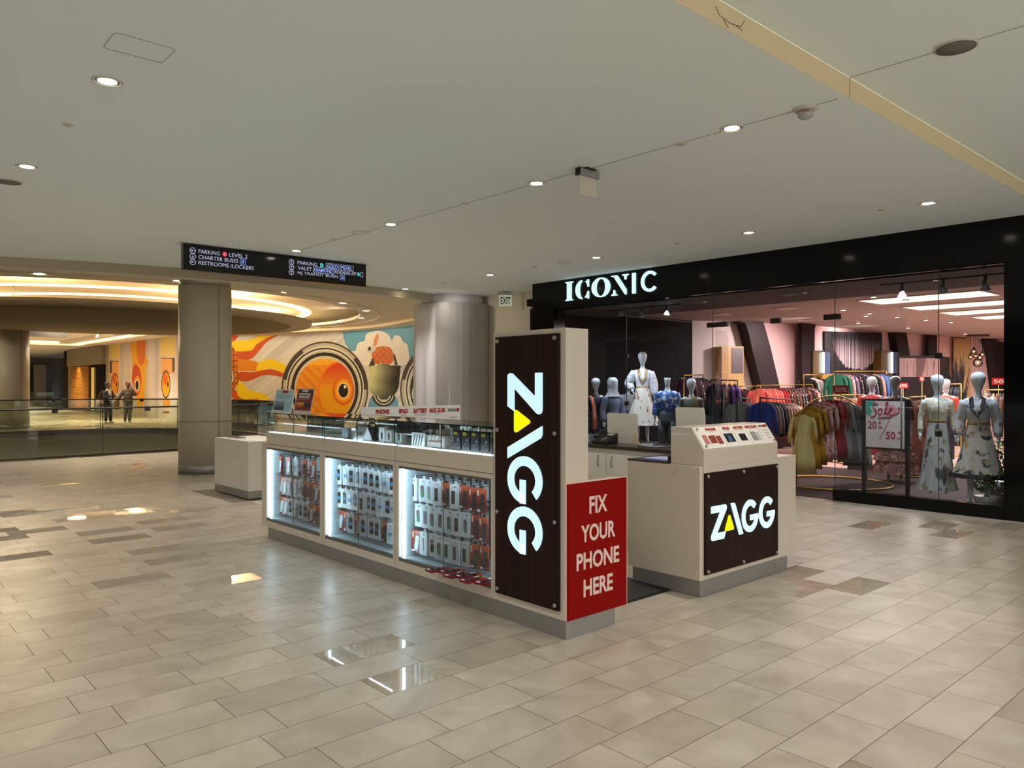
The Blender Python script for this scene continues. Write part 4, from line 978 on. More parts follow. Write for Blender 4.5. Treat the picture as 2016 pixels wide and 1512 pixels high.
for s in (-1, 1): MB().ball((3.62, 5.80+s*0.055, 1.15), 0.028, 0.016, 0.036, 12, 8).build('ear_cup', M_black, t)
for k, (y, m, lab) in enumerate(((5.66, M_paper, 'upright pale box with a dark oval window in the middle glass case'), (5.55, mat('beige_box', (196, 186, 176), 0.5), 'beige accessory box right of the pale box in the middle glass case'), (5.40, M_paper, 'white accessory box at the right end of the middle glass case'))):
    t = case_item('accessory_box', lab, 'box', y, 3.60); MB().box((3.585, y-0.045, 1.105), (3.63, y+0.045, 1.23-0.02*k)).build('box', m, t, 0.002)
    MB().prism(capsule(0.026, 0.07), (3.5835, y-0.005, 1.155), (0, -1, 0), ZV, 0.002).build('window', M_win, t)
t = case_item('roll_pouch', 'dark rolled pouch on the shelf of the middle glass case', 'pouch', 5.5, 3.78); MB().tube([(3.78, 5.70, 1.22), (3.78, 5.66, 1.235), (3.78, 5.42, 1.235), (3.78, 5.38, 1.22)], [0.015, 0.035, 0.035, 0.015], 12).build('pouch', M_bag, t); MB().tube([(3.745, 5.55, 1.235), (3.78, 5.55, 1.274), (3.815, 5.55, 1.235)], 0.004).build('band', M_darksteel, t)
t = case_item('cable_pack', 'striped zebra cable pack in the right glass case', 'cable pack', 5.06, 3.54); MB().box((3.54, 4.97, 1.108), (3.552, 5.14, 1.215)).build('card', M_paper, t)
for k in range(4): MB().prism([(-0.07+k*0.035, -0.045), (-0.058+k*0.035, -0.045), (-0.035+k*0.035, 0.04), (-0.043+k*0.035, 0.045)], (3.5385, 5.055, 1.16), (0, -1, 0), ZV, 0.001).build('stripe', M_blackprint, t)
t = case_item('hex_light', 'dark hexagonal gadget high in the right glass case', 'gadget', 5.1, 3.66); MB().prism([(0.045*math.cos(PI*k/3), 0.035*math.sin(PI*k/3)) for k in range(6)], (3.65, 5.13, 1.255), (0, -1, 0), ZV, 0.02).build('shell', mat('slate_plastic', (50, 62, 72), 0.4), t); MB().tube([(3.66, 5.13, 1.11), (3.66, 5.13, 1.225)], 0.004).build('stem', M_steel, t)
t = case_item('charger_box', 'beige and white charger boxes lying low in the right glass case', 'box', 4.83, 3.56); MB().box((3.56, 4.73, 1.108), (3.62, 4.96, 1.20)).build('carton', mat('beige_box', (196, 186, 176), 0.5), t, 0.002); MB().box((3.558, 4.76, 1.15), (3.5595, 4.93, 1.165)).build('printed_band', mat('rust_print', (150, 84, 60), 0.5, vary=0), t)
for k in range(3): MB().prism([(0, 0), (0.018, 0), (0.03, 0.04), (0.012, 0.04)], (3.5585, 4.93-k*0.045, 1.165), (0, -1, 0), ZV, 0.001).build('label_flag', M_paper, t)
t = case_item('small_carton', 'small grey carton at the left of the middle glass case', 'box', 6.3, 3.6); MB().box((3.59, 6.24, 1.105), (3.63, 6.35, 1.2)).build('carton', mat('grey_carton', (150, 156, 158), 0.5), t, 0.002); MB().box((3.588, 6.26, 1.15), (3.5895, 6.33, 1.18)).build('printed_band', M_greyprint, t)
# ---- two sheet signs standing on the glass top
for (pl, pr, top, nm, lab, m1) in (((536, 815), (573, 818), 766, 'poster_stand', 'pale blue digital repair poster in a clear stand on the glass top', mat('pale_blue_print', (176, 206, 216), 0.4, vary=0)),
                                  ((578, 818), (611, 820), 764, 'poster_stand', 'dark red device repair poster in a stand on the glass top', mat_grad('maroon_print', (150, 44, 44), (72, 22, 44), 0.4))):
    a = at_x(*pl, 3.60); c = at_x(*pr, 3.60); h_ = at_x(pl[0], top, 3.60).z-1.307; wd = a.y-c.y
    t = thing(nm, lab, 'poster', (3.62, (a.y+c.y)/2, 1.307))
    o, ux, uy = Vector((3.60, a.y, 1.307)), Vector((0, -1, 0)), Vector((0.16, -0.08, 1)).normalized()
    def R(x0, z0, x1, z1, lift, m, n_, t=t, o=o, ux=ux, uy=uy, wd=wd, h_=h_):
        MB().prism([(x0*wd, z0*h_), (x1*wd, z0*h_), (x1*wd, z1*h_), (x0*wd, z1*h_)], o+Vector((-lift, 0, 0)), ux, uy, 0.001).build(n_, m, t)
    R(0, 0, 1, 1, 0, M_offwhite if 'red' in lab else M_paper, 'sheet'); R(0.04, 0.05 if 'blue' in lab else 0.12, 0.96, 0.96, 0.002, m1, 'print')
    if 'blue' in lab:
        R(0.38, 0.85, 0.68, 0.96, 0.003, M_pside, 'badge'); R(0.06, 0.1, 0.58, 0.5, 0.003, mat_grad('photo_blue', (30, 44, 60), (140, 160, 190), 0.4), 'photo')
        MB().text('DIGITAL REPAIR', o+ux*wd*0.15+uy*h_*0.72-XV*0.004, ux, uy, h_*0.055, wd*0.7, 0.0).build('lettering', mat('blue_grey_print', (96, 122, 140), 0.5, vary=0), t)
        MB().text('SPECIALIST', o+ux*wd*0.15+uy*h_*0.64-XV*0.004, ux, uy, h_*0.055, wd*0.7, 0.0).build('lettering', mat('blue_grey_print', (96, 122, 140), 0.5, vary=0), t)
        for k in range(5): R(0.64, 0.42-k*0.06, 0.9, 0.425-k*0.06, 0.003, mat('blue_grey_print', (96, 122, 140), 0.5), 'text_line')
    else:
        R(0.33, 0.87, 0.66, 0.94, 0.003, M_paper, 'badge'); MB().text('DEVICE', o+ux*wd*0.16+uy*h_*0.73-XV*0.004, ux, uy, h_*0.08, wd*0.66, 0.05).build('lettering', M_paper, t)
        MB().text('REPAIR', o+ux*wd*0.16+uy*h_*0.62-XV*0.004, ux, uy, h_*0.08, wd*0.66, 0.05).build('lettering', M_paper, t)
        R(0.08, 0.55, 0.85, 0.56, 0.003, M_offwhite, 'rule'); R(0.1, 0.26, 0.52, 0.44, 0.003, mat_grad('photo_orange', (190, 90, 30), (230, 170, 90), 0.4), 'photo'); R(0.55, 0.24, 0.9, 0.43, 0.003, mat('photo_dark', (40, 44, 60), 0.4, vary=0.2, scale=60), 'photo')
    MB().box((3.60, c.y, 1.307), (3.70, a.y, 1.311)).build('foot', M_glass, t)

# ---- menu board of repairs: the two of them share one design
def menu(o, ux, uy, wd, hh, parent, full=True):
    nz = ux.cross(uy).normalized()
    def R(x0, z0, x1, z1, m, n_, lift=0.0015): MB().prism([(x0*wd, z0*hh), (x1*wd, z0*hh), (x1*wd, z1*hh), (x0*wd, z1*hh)], o+nz*lift, ux, uy, 0.0008).build(n_, m, parent)
    for s, x0, x1 in (('PHONE', .13, .26), ('IPAD', .355, .445), ('BATTERY', .50, .64), ('BACK GLASS', .665, .83)):
        MB().text(s, o+ux*wd*x0+uy*hh*0.80+nz*0.003, ux, uy, hh*0.13, wd*(x1-x0), 0.05).build('lettering', M_redprint, parent)
        MB().text('REPLACEMENT' if s == 'BATTERY' else 'REPAIR', o+ux*wd*(x0+x1)/2+uy*hh*0.73+nz*0.003, ux, uy, hh*0.04, wd*(0.12 if s == 'BATTERY' else 0.05), 0.0, align='C').build('lettering', M_greyprint, parent)
    for x in (.30, .47, .655, .84): R(x, 0.08, x+0.0015, 0.72, M_greyprint, 'divider')
    logo(o+ux*wd*0.86+uy*hh*0.82+nz*0.002, ux, uy, hh*0.085*1.0, 0.001, parent, M_blackprint, M_blackprint)
    R(0.86+0.31*hh/wd+0.005, 0.81, 0.985, 0.915, M_redprint, 'red_bar')
    for k, s in enumerate(('FREE DIAGNOSTIC', 'SAME DAY SERVICE', 'QUALITY PARTS', 'WARRANTY')):
        MB().text(s, o+ux*wd*0.965+uy*hh*(0.62-0.13*k)+nz*0.003, ux, uy, hh*0.045, wd*(0.085-0.008*k), 0.0, align='R').build('lettering', M_blackprint, parent)
    if full:
        R(0.045, 0.2, 0.10, 0.62, mat('grey_red_badge', (186, 120, 120), 0.5, vary=0.3, scale=60), 'shield')
        R(0.12, 0.22, 0.20, 0.58, mat('phone_red_photo', (150, 60, 56), 0.4, vary=0.5, scale=50), 'phone_photo'); R(0.21, 0.16, 0.27, 0.54, mat('phone_red_photo', (150, 60, 56), 0.4), 'phone_photo')
        R(0.325, 0.2, 0.44, 0.62, mat('tablet_photo', (44, 34, 52), 0.3, vary=0.5, scale=20), 'tablet_photo', 0.0015); R(0.36, 0.24, 0.40, 0.5, mat('tablet_blue', (60, 110, 160), 0.3, vary=0.3, scale=40), 'tablet_screen', 0.0028)
        R(0.52, 0.22, 0.61, 0.56, M_blackprint, 'battery_photo'); R(0.69, 0.18, 0.755, 0.62, mat('grey_phone_photo', (150, 146, 146), 0.4, vary=0.2, scale=60), 'phone_photo'); R(0.76, 0.18, 0.81, 0.58, mat('pale_phone_photo', (196, 192, 190), 0.4, vary=0.1, scale=60), 'phone_photo')

# ---- the pulpit-like service counter
SX, SY = 4.90, 3.335
t = S1 = thing('service_counter', 'white service counter with slanted menu top, walnut panel and lit lettering', 'counter', (5.6, 3.68, 0))
b = MB(); b.box((SX, SY, 0.122), (6.355, 4.03, 0.982)); b.build('body', M_white, t, 0.003)
b = MB(); b.box((SX+0.005, SY+0.004, 0), (6.21, 3.98, 0.122)); b.build('plinth', M_steel, t)
prof = [(SY-0.012, 0.982), (SY-0.012, 1.105), (SY+0.10, 1.272), (SY+0.29, 1.272), (SY+0.29, 0.982)]
b = MB(); b.prism([(p[0], p[1]) for p in prof], (SX+0.035, 0, 0), YV, ZV, 1.085); b.build('slanted_top', M_white, t, 0.003)
MB().box((SX+0.035, SY-0.012, 0.93), (SX+1.12, SY+0.01, 0.982)).build('header_board', M_white, t)
MB().box((SX+0.05, SY-0.02, 0.160), (SX+1.115, SY, 0.931)).build('walnut_panel', M_walnut, t, 0.002)
MB().box((6.0, SY+0.002, 0.0), (6.003, SY+0.0035, 0.12)).build('plinth_joint', mat('joint_grey', (140, 134, 126), 0.8), t)
logo((SX+0.115, SY-0.02, 0.41), (1, 0, 0), (0, 0, 1), 0.262, 0.006, t)
for z in (0.905, 0.185):
    for x in (SX+0.075, SX+0.57, SX+1.09): bolt((x, SY-0.02, z), (0, -1, 0), t)
sl = Vector((0, 0.112, 0.167)); L_ = sl.length; sl.normalize(); so = Vector((SX+0.05, SY-0.008, 1.111)); sn = XV.cross(sl)
MB().prism([(0, 0), (1.06, 0), (1.06, L_-0.012), (0, L_-0.012)], so, XV, sl, 0.004).build('menu_sheet', mat('glossy_menu_sheet', (240, 234, 226), 0.08, vary=0), t)
menu(so+sn*0.004, XV, sl, 1.06, L_-0.012, t)
for a in (0.03, 1.03):
    for c_ in (0.02, L_-0.03): bolt(so+sn*0.004+XV*a+sl*c_, sn, t, 0.01)
MB().prism([(0, 0), (0.036, 0), (0.04, 0.035), (0.006, 0.035)], (SX-0.0015, SY+0.255, 0.90), (0, -1, 0), ZV, 0.001).build('paper_note', mat('pinkish_note', (206, 190, 186), 0.6, vary=0), t)
MB().box((SX-0.002, SY+0.30, 0.982), (5.5, 4.03, 0.996)).build('dark_worktop', mat('dark_worktop', (52, 44, 40), 0.4), t)
t = thing('paper_stack', 'blue-lit papers on the worktop of the service counter', 'papers', (5.1, 3.85, 0.996)); MB().box((4.96, 3.68, 0.996), (5.2, 3.92, 1.004)).build('sheets', mat('bluish_paper', (150, 156, 220), 0.6, vary=0), t)  # sheets in a plain bluish colour
MB().box((4.97, 3.69, 1.0042), (5.17, 3.91, 1.0052)).build('top_sheet', mat('bluish_paper2', (160, 168, 226), 0.6, vary=0), t)
t = thing('tape_dispenser', 'small black desk box with a yellow-green tab on the service counter', 'desk box', (5.02, 3.66, 0.996)); MB().box((4.96, 3.635, 0.996), (5.06, 3.675, 1.035)).build('box', M_black, t, 0.004); MB().ball((5.0, 3.655, 1.045), 0.014, 0.014, 0.012).build('tab', mat('lime_tab', (200, 220, 70), 0.5), t)

# ---- storage counter on the far side of the kiosk
ST = thing('storage_counter', 'long white storage counter with dark worktop and handled doors behind the kiosk', 'counter', (6.1, 5.9, 0))
MB().box((5.87, 4.035, 0.115), (6.35, 7.78, 0.955)).build('body', M_white2, ST, 0.002)
MB().box((5.85, 4.035, 0.956), (6.37, 7.78, 0.99)).build('worktop', mat('dark_brown_worktop', (50, 42, 38), 0.3, vary=0.08), ST, 0.002)
MB().box((5.90, 4.04, 0), (6.33, 7.76, 0.115)).build('plinth', M_steel, ST)
for y0, y1, hy in ((5.105, 5.60, 5.20), (4.58, 5.095, 5.02), (5.61, 6.1, 6.0), (6.11, 6.6, 6.2)):
    d = MB().box((5.862, y0, 0.15), (5.87, y1, 0.905)).build('door', M_white2, ST, 0.001)
    b = MB().tube([(5.862, hy, 0.86), (5.845, hy, 0.86), (5.845, hy, 0.78), (5.862, hy, 0.78)], 0.006, 6)
    b.build('handle', M_steel, d); MB().tube([(5.858, hy, 0.885), (5.864, hy, 0.885)], 0.009, 12).build('lock', M_steel, d)
# phone, screens, box on it
t = thing('desk_phone', 'black desk telephone with handset and screen on the dark worktop', 'telephone', (6.0, 5.22, 0.99))
b = MB(); b.prism([(5.92, 0.992), (6.10, 0.992), (6.10, 1.10), (5.92, 1.02)], (0, 5.34, 0), XV, ZV, 0.20); b.build('base', M_black, t, 0.006)
MB().tube([(5.935, 5.305, 1.06), (5.99, 5.305, 1.085), (6.05, 5.305, 1.11), (6.10, 5.305, 1.125)], [0.02, 0.014, 0.014, 0.02], 10).build('handset', M_black, t)
MB().prism([(0.035, 0), (0.115, 0), (0.115, 0.05), (0.035, 0.05)], (6.03, 5.27, 1.072), (0, -1, 0), Vector((0.9, 0, 0.4)).normalized(), 0.004).build('screen', mat('phone_screen', (128, 134, 132), 0.2), t)
for i in range(4):
    for j in range(3):
        p = Vector((5.945+i*0.018, 5.235-j*0.022, 1.033+i*0.008)); MB().box(p-Vector((.005, .007, .001)), p+Vector((.005, .007, .004))).build('key', M_greyprint, t)
def screen(lab, yl, yr, zb, zt, x, dx):
    t = thing('monitor_back', lab, 'monitor', (x, (yl+yr)/2, 0.99)); ux = Vector((0, -1, 0)); uy = Vector((dx, 0, 1)).normalized()
    w_ = yl-yr; h_ = zt-zb
    r = 0.02; pts = [(0, 0), (w_, 0)]+[(w_-r+r*math.cos(a), h_-r+r*math.sin(a)) for a in (0, .4, .8, 1.2, PI/2)]+[(r-r*math.sin(a), h_-r+r*math.cos(a)) for a in (0, .4, .8, 1.2, PI/2)]
    MB().prism(pts, (x, yl, zb), ux, uy, 0.012).build('panel', mat('pale_monitor_shell', (206, 202, 192), 0.35, vary=0), t)
    return t
t = screen('white back of the first screen beside the desk telephone', 5.375, 4.97, 0.991, 1.30, 6.22, -0.05)
MB().prism([(0, 0), (0.10, 0), (0.045, 0.13)], (6.16, 5.01, 0.991), (0.15, -1, 0), (-0.1, 0, 1), 0.004).build('stand', mat('beige_stand', (206, 190, 160), 0.5), t)
t = screen('white back of the second screen behind the service counter', 4.42, 4.10, 1.06, 1.385, 6.13, -0.10)
MB().box((6.1, 4.2, 0.99), (6.2, 4.32, 0.998)).build('foot', M_steel, t); MB().box((6.14, 4.25, 0.998), (6.16, 4.27, 1.1)).build('stem', M_steel, t)
t = thing('clear_organizer', 'small clear plastic organizer left of the desk telephone', 'organizer', (6.05, 5.5, 0.99)); b = MB()
b.box((5.98, 5.42, 0.992), (6.12, 5.58, 0.996)); b.box((5.98, 5.42, 0.996), (5.984, 5.58, 1.07)); b.box((6.116, 5.42, 0.996), (6.12, 5.58, 1.07)); b.box((5.984, 5.42, 0.996), (6.116, 5.424, 1.07)); b.box((5.984, 5.576, 0.996), (6.116, 5.58, 1.07))
b.build('tray', mat('frosted_plastic', (130, 140, 160), 0.2), t); MB().box((6.02, 5.45, 0.997), (6.06, 5.55, 1.05)).build('card_block', M_paper, t)
# glass turntable on the worktop
t = thing('glass_tray', 'round glass tray on the dark worktop near the window figures', 'tray', (6.1, 4.72, 0.99)); MB().lathe([(0.0, 0.992), (0.17, 0.992), (0.175, 1.0), (0.17, 1.004), (0.0, 1.004)], (6.12, 4.68, 0), 36).build('plate', M_glass, t)
MB().lathe([(0.172, 0.994), (0.177, 0.999), (0.172, 1.004)], (6.12, 4.68, 0), 36, cap=False).build('metal_rim', M_steel, t)
# closing counter at the far end, with its own upright menu strip
t = thing('end_counter', 'plain white counter across the far end of the kiosk behind the glass cases', 'counter', (5.0, 7.3, 0))
MB().box((3.95, 7.05, 0.115), (5.86, 7.75, 1.14)).build('body', M_white, t, 0.003); MB().box((3.97, 7.08, 0), (5.85, 7.72, 0.115)).build('plinth', M_steel, t)
MS = thing('menu_strip', 'long white repair menu strip standing above the glass cases', 'sign', (5.0, 7.10, 1.14))
a = at_y(712, 809, 7.1); c = at_y(906, 802, 7.1); z1 = 1.36
MB().box((a.x, 7.1, 1.14), (c.x, 7.112, z1)).build('board', M_paper, MS)
b_ = c.x-a.x
menu(Vector((a.x, 7.0985, z1-0.40)), XV, ZV, b_, 0.40, MS, False)
# black floor mat inside the kiosk, small white box by the round column
t = thing('floor_mat', 'black rubber floor mat inside the kiosk gap', 'mat', (4.7, 4.6, 0)); MB().box((3.96, 3.62, 0.001), (4.94, 6.9, 0.012)).build('mat', mat('black_rubber', (28, 28, 30), 0.6, vary=0.05), t)
MB().box((3.955, 3.60, 0.001), (4.94, 3.62, 0.008)).build('bevelled_edge', M_black, t)
t = thing('white_plinth_box', 'plain white box counter with steel base between the round column and kiosk', 'counter', (4.7, 10.9, 0))
MB().box((4.37, 10.28, 0.125), (5.03, 11.5, 0.813)).build('body', M_white2, t, 0.003); MB().box((4.372, 10.282, 0.02), (5.028, 11.498, 0.125)).build('steel_base', M_steel, t); MB().box((4.42, 10.34, 0), (4.98, 11.44, 0.02)).build('recessed_foot', M_black, t)
t = thing('metal_pen_tray', 'slim metal tray lying on the plain white box', 'tray', (4.6, 11.1, 0.813)); MB().box((4.5, 10.95, 0.815), (4.62, 11.4, 0.83)).build('tray', M_steel, t, 0.004); MB().box((4.52, 10.97, 0.8305), (4.60, 11.38, 0.8315)).build('inlay', M_darksteel, t)
t = thing('paper_slip', 'white paper slip on the plain white box', 'paper', (4.55, 10.6, 0.813)); MB().box((4.48, 10.45, 0.814), (4.62, 10.68, 0.816)).build('slip', M_paper, t)
# ================================================================ THE DRESS SHOP
FX = 10.38
M_frame = mat('black_shopfront_panel', (5, 5, 6), 0.12, vary=0, spec=0.25)
struct(MB().box((FX, -4, 3.03), (FX+0.25, 10.93, CEIL)).build('wall_shop_header', M_frame))
struct(MB().box((FX, 10.335, 0), (FX+0.3, 10.93, 3.03)).build('trim_left_pier', M_frame))
struct(MB().box((FX, -4, 0), (FX+0.35, 2.845, 3.03)).build('trim_right_pier', M_frame))
struct(MB().box((FX-0.01, 2.845, 0), (FX+0.12, 4.905, 0.158)).build('trim_sill_right', M_frame))
struct(MB().box((FX-0.01, 6.85, 0), (FX+0.12, 10.335, 0.158)).build('trim_sill_left', M_frame))
struct(MB().box((FX+0.002, 9.0, 3.031), (FX-0.002, 9.004, CEIL)).box((FX+0.002, 6.9, 3.031), (FX-0.002, 6.904, CEIL)).build('trim_header_joint', mat('header_joint', (24, 24, 26), 0.3, vary=0)))
for i, (y0, y1, z0, z1) in enumerate(((8.602, 10.33, 0.158, 3.03), (6.86, 8.596, 0.158, 3.03), (4.905, 6.855, 2.53, 3.03), (3.578, 4.9, 0.158, 3.03), (2.85, 3.570, 0.158, 3.03))):
    struct(MB().quad((FX+0.05, y1, z0), (FX+0.05, y0, z0), (FX+0.05, y0, z1), (FX+0.05, y1, z1)).build('window_%d' % (i+5), M_shopglass))
b = MB()
for y in (8.599, 6.857, 4.902, 3.574): b.box((FX+0.046, y-0.004, 0.158 if y not in (6.857, 4.902) else 0.158), (FX+0.054, y+0.004, 3.03))
struct(b.build('trim_glass_joint', mat('glass_joint', (60, 62, 60), 0.3, vary=0)))
for y, z in ((8.599, 2.10), (8.599, 1.27), (3.574, 1.96), (3.574, 0.98)):
    tag(MB().box((FX+0.03, y-0.035, z-0.035), (FX+0.075, y+0.035, z+0.035)).build('glass_clip', M_black), '%s black clip on the glass joint of the %s shop window' % ('upper' if z > 1.5 else 'lower', 'left' if y > 6 else 'right'), 'clip')
for y0, y1, k in ((6.60, 6.95, 0), (4.83, 5.05, 1), (5.72, 5.86, 2)):
    tag(MB().box((FX+0.02, y0, 2.50), (FX+0.09, y1, 2.575)).build('door_patch', M_black), ('black patch fitting over the left side of the shop entrance', 'black patch fitting over the right side of the shop entrance', 'black door closer box at the middle of the entrance transom')[k], 'door fitting')
def leaf(p, q, name):
    t = bpy.data.objects.new(name, None); COL.objects.link(t); t.location = (p[0], p[1], 0); struct(t)
    MB().quad((*p, 0.1), (*q, 0.1), (*q, 2.47), (*p, 2.47)).build('pane', M_shopglass, t)
    dx = Vector((q[0]-p[0], q[1]-p[1], 0)).normalized(); n = Vector((-dx.y, dx.x, 0))*0.02
    b = MB()
    for z0, z1 in ((0.012, 0.1),):
        vs = [Vector((*a, z))+s*n for z in (z0, z1) for a, s in ((p, -1), (q, -1), (q, 1), (p, 1))]; b.add(vs, [(0, 3, 2, 1), (4, 5, 6, 7), (0, 1, 5, 4), (1, 2, 6, 5), (2, 3, 7, 6), (3, 0, 4, 7)])
    b.build('rail', M_black, t)
    a = Vector((*q, 0))-dx*0.07; MB().tube([a+n*3+Vector((0, 0, .75)), a+n*3+Vector((0, 0, 1.55))], 0.012).build('pull_handle', M_steel, t)
leaf((FX+0.14, 4.87), (FX+0.18, 4.02), 'door_1'); leaf((FX+0.14, 6.87), (FX+0.95, 7.15), 'door_2')

# lit shop name, thick letters
t = thing('shop_name', 'lit white serif shop name letters on the black shop header', 'sign', (FX-0.06, 8.95, 3.16))
def glyph(x0, x1, kind):
    a = at_x(x0, 560, FX).y; c = at_x(x1, 560, FX).y; w_ = a-c; h = 0.352; o = Vector((FX-0.001, a, 3.162)); ux = Vector((0, -1, 0)); b = MB(); D = -0.03
    o = o+Vector((-0.034, 0, 0))
    def pr(pts): b.prism([(p[0]*w_, p[1]*h) for p in pts], o, ux, ZV, D)
    if kind == 'I': pr([(.0, 0), (1, 0), (1, .04), (.78, .09), (.78, .91), (1, .96), (1, 1), (0, 1), (0, .96), (.22, .91), (.22, .09), (0, .04)])
    elif kind == 'C':
        b.arc((0.55*w_, .5*h), .55*w_, .5*h, .30*w_, math.radians(100), math.radians(260), o, ux, ZV, D, 0, 20, ti=0.06*h)
        pr([(.72, .93), (.84, .90), (.93, .99), (1, 1), (1, .62), (.93, .62), (.90, .74), (.82, .86)]); pr([(.72, .07), (.84, .12), (.93, .01), (1, 0), (1, .40), (.93, .38), (.90, .28), (.80, .16)])
    elif kind == 'O':
        b.arc((.5*w_, .5*h), .5*w_, .5*h, .24*w_, math.radians(94), math.radians(266), o, ux, ZV, D, 0, 20, ti=0.06*h)
        b.arc((.5*w_, .5*h), .5*w_, .5*h, .24*w_, math.radians(-86), math.radians(86), o, ux, ZV, D, 0, 20, ti=0.06*h)
    elif kind == 'N':
        pr([(0, 1), (.34, 1), (.88, .25), (.88, 0), (.82, 0), (.16, .92), (0, .96)]); pr([(0, 0), (.34, 0), (.34, .04), (.22, .10), (.20, .28), (.14, .28), (.12, .10), (0, .04)])
        pr([(.66, 1), (1, 1), (1, .96), (.88, .90), (.86, .74), (.80, .74), (.78, .90), (.66, .96)])
    elif kind == 'i': pr([(0, 0), (1, 0), (1, 1), (0, 1)])
    elif kind == 'c': b.arc((.56*w_, .5*h), .56*w_, .5*h, .17*w_, math.radians(42), math.radians(318), o, ux, ZV, D, 0, 32, ti=0.14*h)
    b.build('letter', mat('shop_letter_face', (220, 240, 245), 0.4, vary=0, emit=(188, 232, 240), es=0.53), t)
for a_ in ((1115.3, 1129.3, 'I'), (1135, 1160.5, 'C'), (1166.8, 1202.5, 'O'), (1205.4, 1238.5, 'N'), (1246.5, 1252.5, 'i'), (1264, 1294, 'c')): glyph(*a_)

# shell of the shop
M_dark = mat('charcoal_wall', (17, 18, 24), 0.6, spec=0.1, vary=0.08, scale=1.5); M_pink = mat('pale_pink_wall', (228, 190, 186), 0.6, vary=0.02, scale=2); M_pale = mat('pale_shop_wall', (214, 204, 198), 0.6, vary=0.02)
M_sceil = mat('shop_ceiling', (176, 158, 148), 0.8, vary=0.02)
struct(MB().box((FX+0.05, 10.9, 0), (15.7, 11.05, 3.1)).build('wall_shop_left', M_dark))
SEGS = {'A': ((15.7, 10.9), (18.7, 9.7)), 'B': ((18.7, 9.7), (24.0, 9.5)), 'C': ((24.0, 9.5), (31.8, 8.3)), 'D': ((31.8, 8.3), (36, 7.8))}
for k, (p, q) in SEGS.items():
    struct(strip('wall_shop_side', [p, q], 0, 3.15, M_pink if k != 'A' else M_pale, False, None, 0.12))
struct(strip('wall_shop_back', [(36, 7.8), (36, 1.0)], 0, 3.15, M_pink)); struct(strip('wall_shop_right', [(36, 1.0), (10.7, 1.0)], 0, 3.15, M_dark))
flat_region('floor_shop_carpet', [(FX+0.05, 1.0), (14.5, 1.0), (14.5, 10.9), (FX+0.05, 10.9)], [], 0.006, mat('dark_brown_carpet', (60, 42, 40), 0.9, vary=0.1, scale=8))
flat_region('floor_shop_wood', [(14.5, 1.0), (36, 1.0), (36, 7.8), (31.8, 8.3), (24, 9.5), (18.7, 9.7), (15.7, 10.9), (14.5, 10.9)], [], 0.006, mat_wood('pale_wood_floor', (196, 160, 146), (216, 184, 170), (0.6, 9, 1), 0.3))
flat_region('ceiling_shop_soffit', [(FX+0.05, 1.0), (12.55, 1.0), (12.55, 10.9), (FX+0.05, 10.9)], [], 3.03, mat('brown_soffit', (66, 54, 48), 0.8, vary=0.03), False)
struct(MB().quad((12.55, 1, 3.03), (12.55, 10.9, 3.03), (12.55, 10.9, 3.15), (12.55, 1, 3.15)).build('trim_soffit_edge', M_sceil))
flat_region('ceiling_shop', [(12.55, 1.0), (36, 1.0), (36, 7.8), (31.8, 8.3), (24, 9.5), (18.7, 9.7), (15.7, 10.9), (12.55, 10.9)], [], 3.15, M_sceil, False)
struct(MB().box((FX+0.1, 0.9, 3.16), (36.2, 11.2, 3.3)).build('ceiling_shop_slab', M_dark))
def on_seg(k, px, py, off=0.0):
    (x0, y0), (x1, y1) = SEGS[k]; r = ray(px, py); dx, dy = x1-x0, y1-y0; L = math.hypot(dx, dy); n = Vector((dy, -dx))/L
    if n.dot(Vector((x0, y0))) > 0: n = -n
    x0 += n.x*off; y0 += n.y*off
    t = (x0*dy-y0*dx)/(r[0]*dy-r[1]*dx)
    return (r[0]*t-x0)*dx/L+(r[1]*t-y0)*dy/L, 1.6+r[2]*t
def decor(name, k, pts, m, parent=None, off=0.02, depth=0.05):
    """outline on the shop's side wall, thickened towards the room"""
    (x0, y0), (x1, y1) = SEGS[k]; dx, dy = x1-x0, y1-y0; L = math.hypot(dx, dy); n = Vector((dy, -dx, 0))/L
    if n.dot(Vector((x0, y0, 0))) > 0: n = -n
    ux = Vector((dx, dy, 0))/L; o = Vector((x0, y0, 0))+n*off
    q = [on_seg(k, px, py, off+depth) for px, py in pts]; q = [(a, max(0.012, min(3.145, z))) for a, z in q]
    nz = ux.cross(ZV); s = depth if nz.dot(n) > 0 else -depth
    b = MB().prism(q, o, ux, ZV, s); 
    if parent is None:
        a, z = q[0]; p = o+ux*sum(i[0] for i in q)/len(q); p.z = min(i[1] for i in q)
        parent = bpy.data.objects.new(name, None); 
    return b.build(name, m, parent)
def deco_thing(name, label, cat, k, px, py):
    a, z = on_seg(k, px, py); (x0, y0), (x1, y1) = SEGS[k]; L = math.hypot(x1-x0, y1-y0)
    return thing(name, label, cat, (x0+(x1-x0)*a/L, y0+(y1-y0)*a/L, max(0.01, z)))
M_brown = mat('dark_brown_cladding', (44, 34, 34), 0.5, spec=0.2, vary=0.12, scale=14); M_goldp = mat('olive_gold_panel', (120, 92, 44), 0.4, metal=0.3, vary=0.1)
t = deco_thing('leaning_pillar', 'dark leaning pillar in front of the pink shop wall', 'pillar', 'A', 1520, 900)
decor('shaft', 'A', [(1457, 628), (1468, 637), (1474, 655), (1482, 692), (1499, 760), (1512, 840), (1516, 880), (1558, 880), (1551, 840), (1535, 760), (1517, 683), (1503, 628)], M_brown, t, 0.02, 0.35)
t = deco_thing('wall_panel', 'smooth pink wall panel right of the leaning pillar', 'panel', 'A', 1550, 900)
decor('panel', 'A', [(1500, 628), (1572, 628), (1572, 880), (1500, 880)], M_pink, t, 0.0, 0.015)
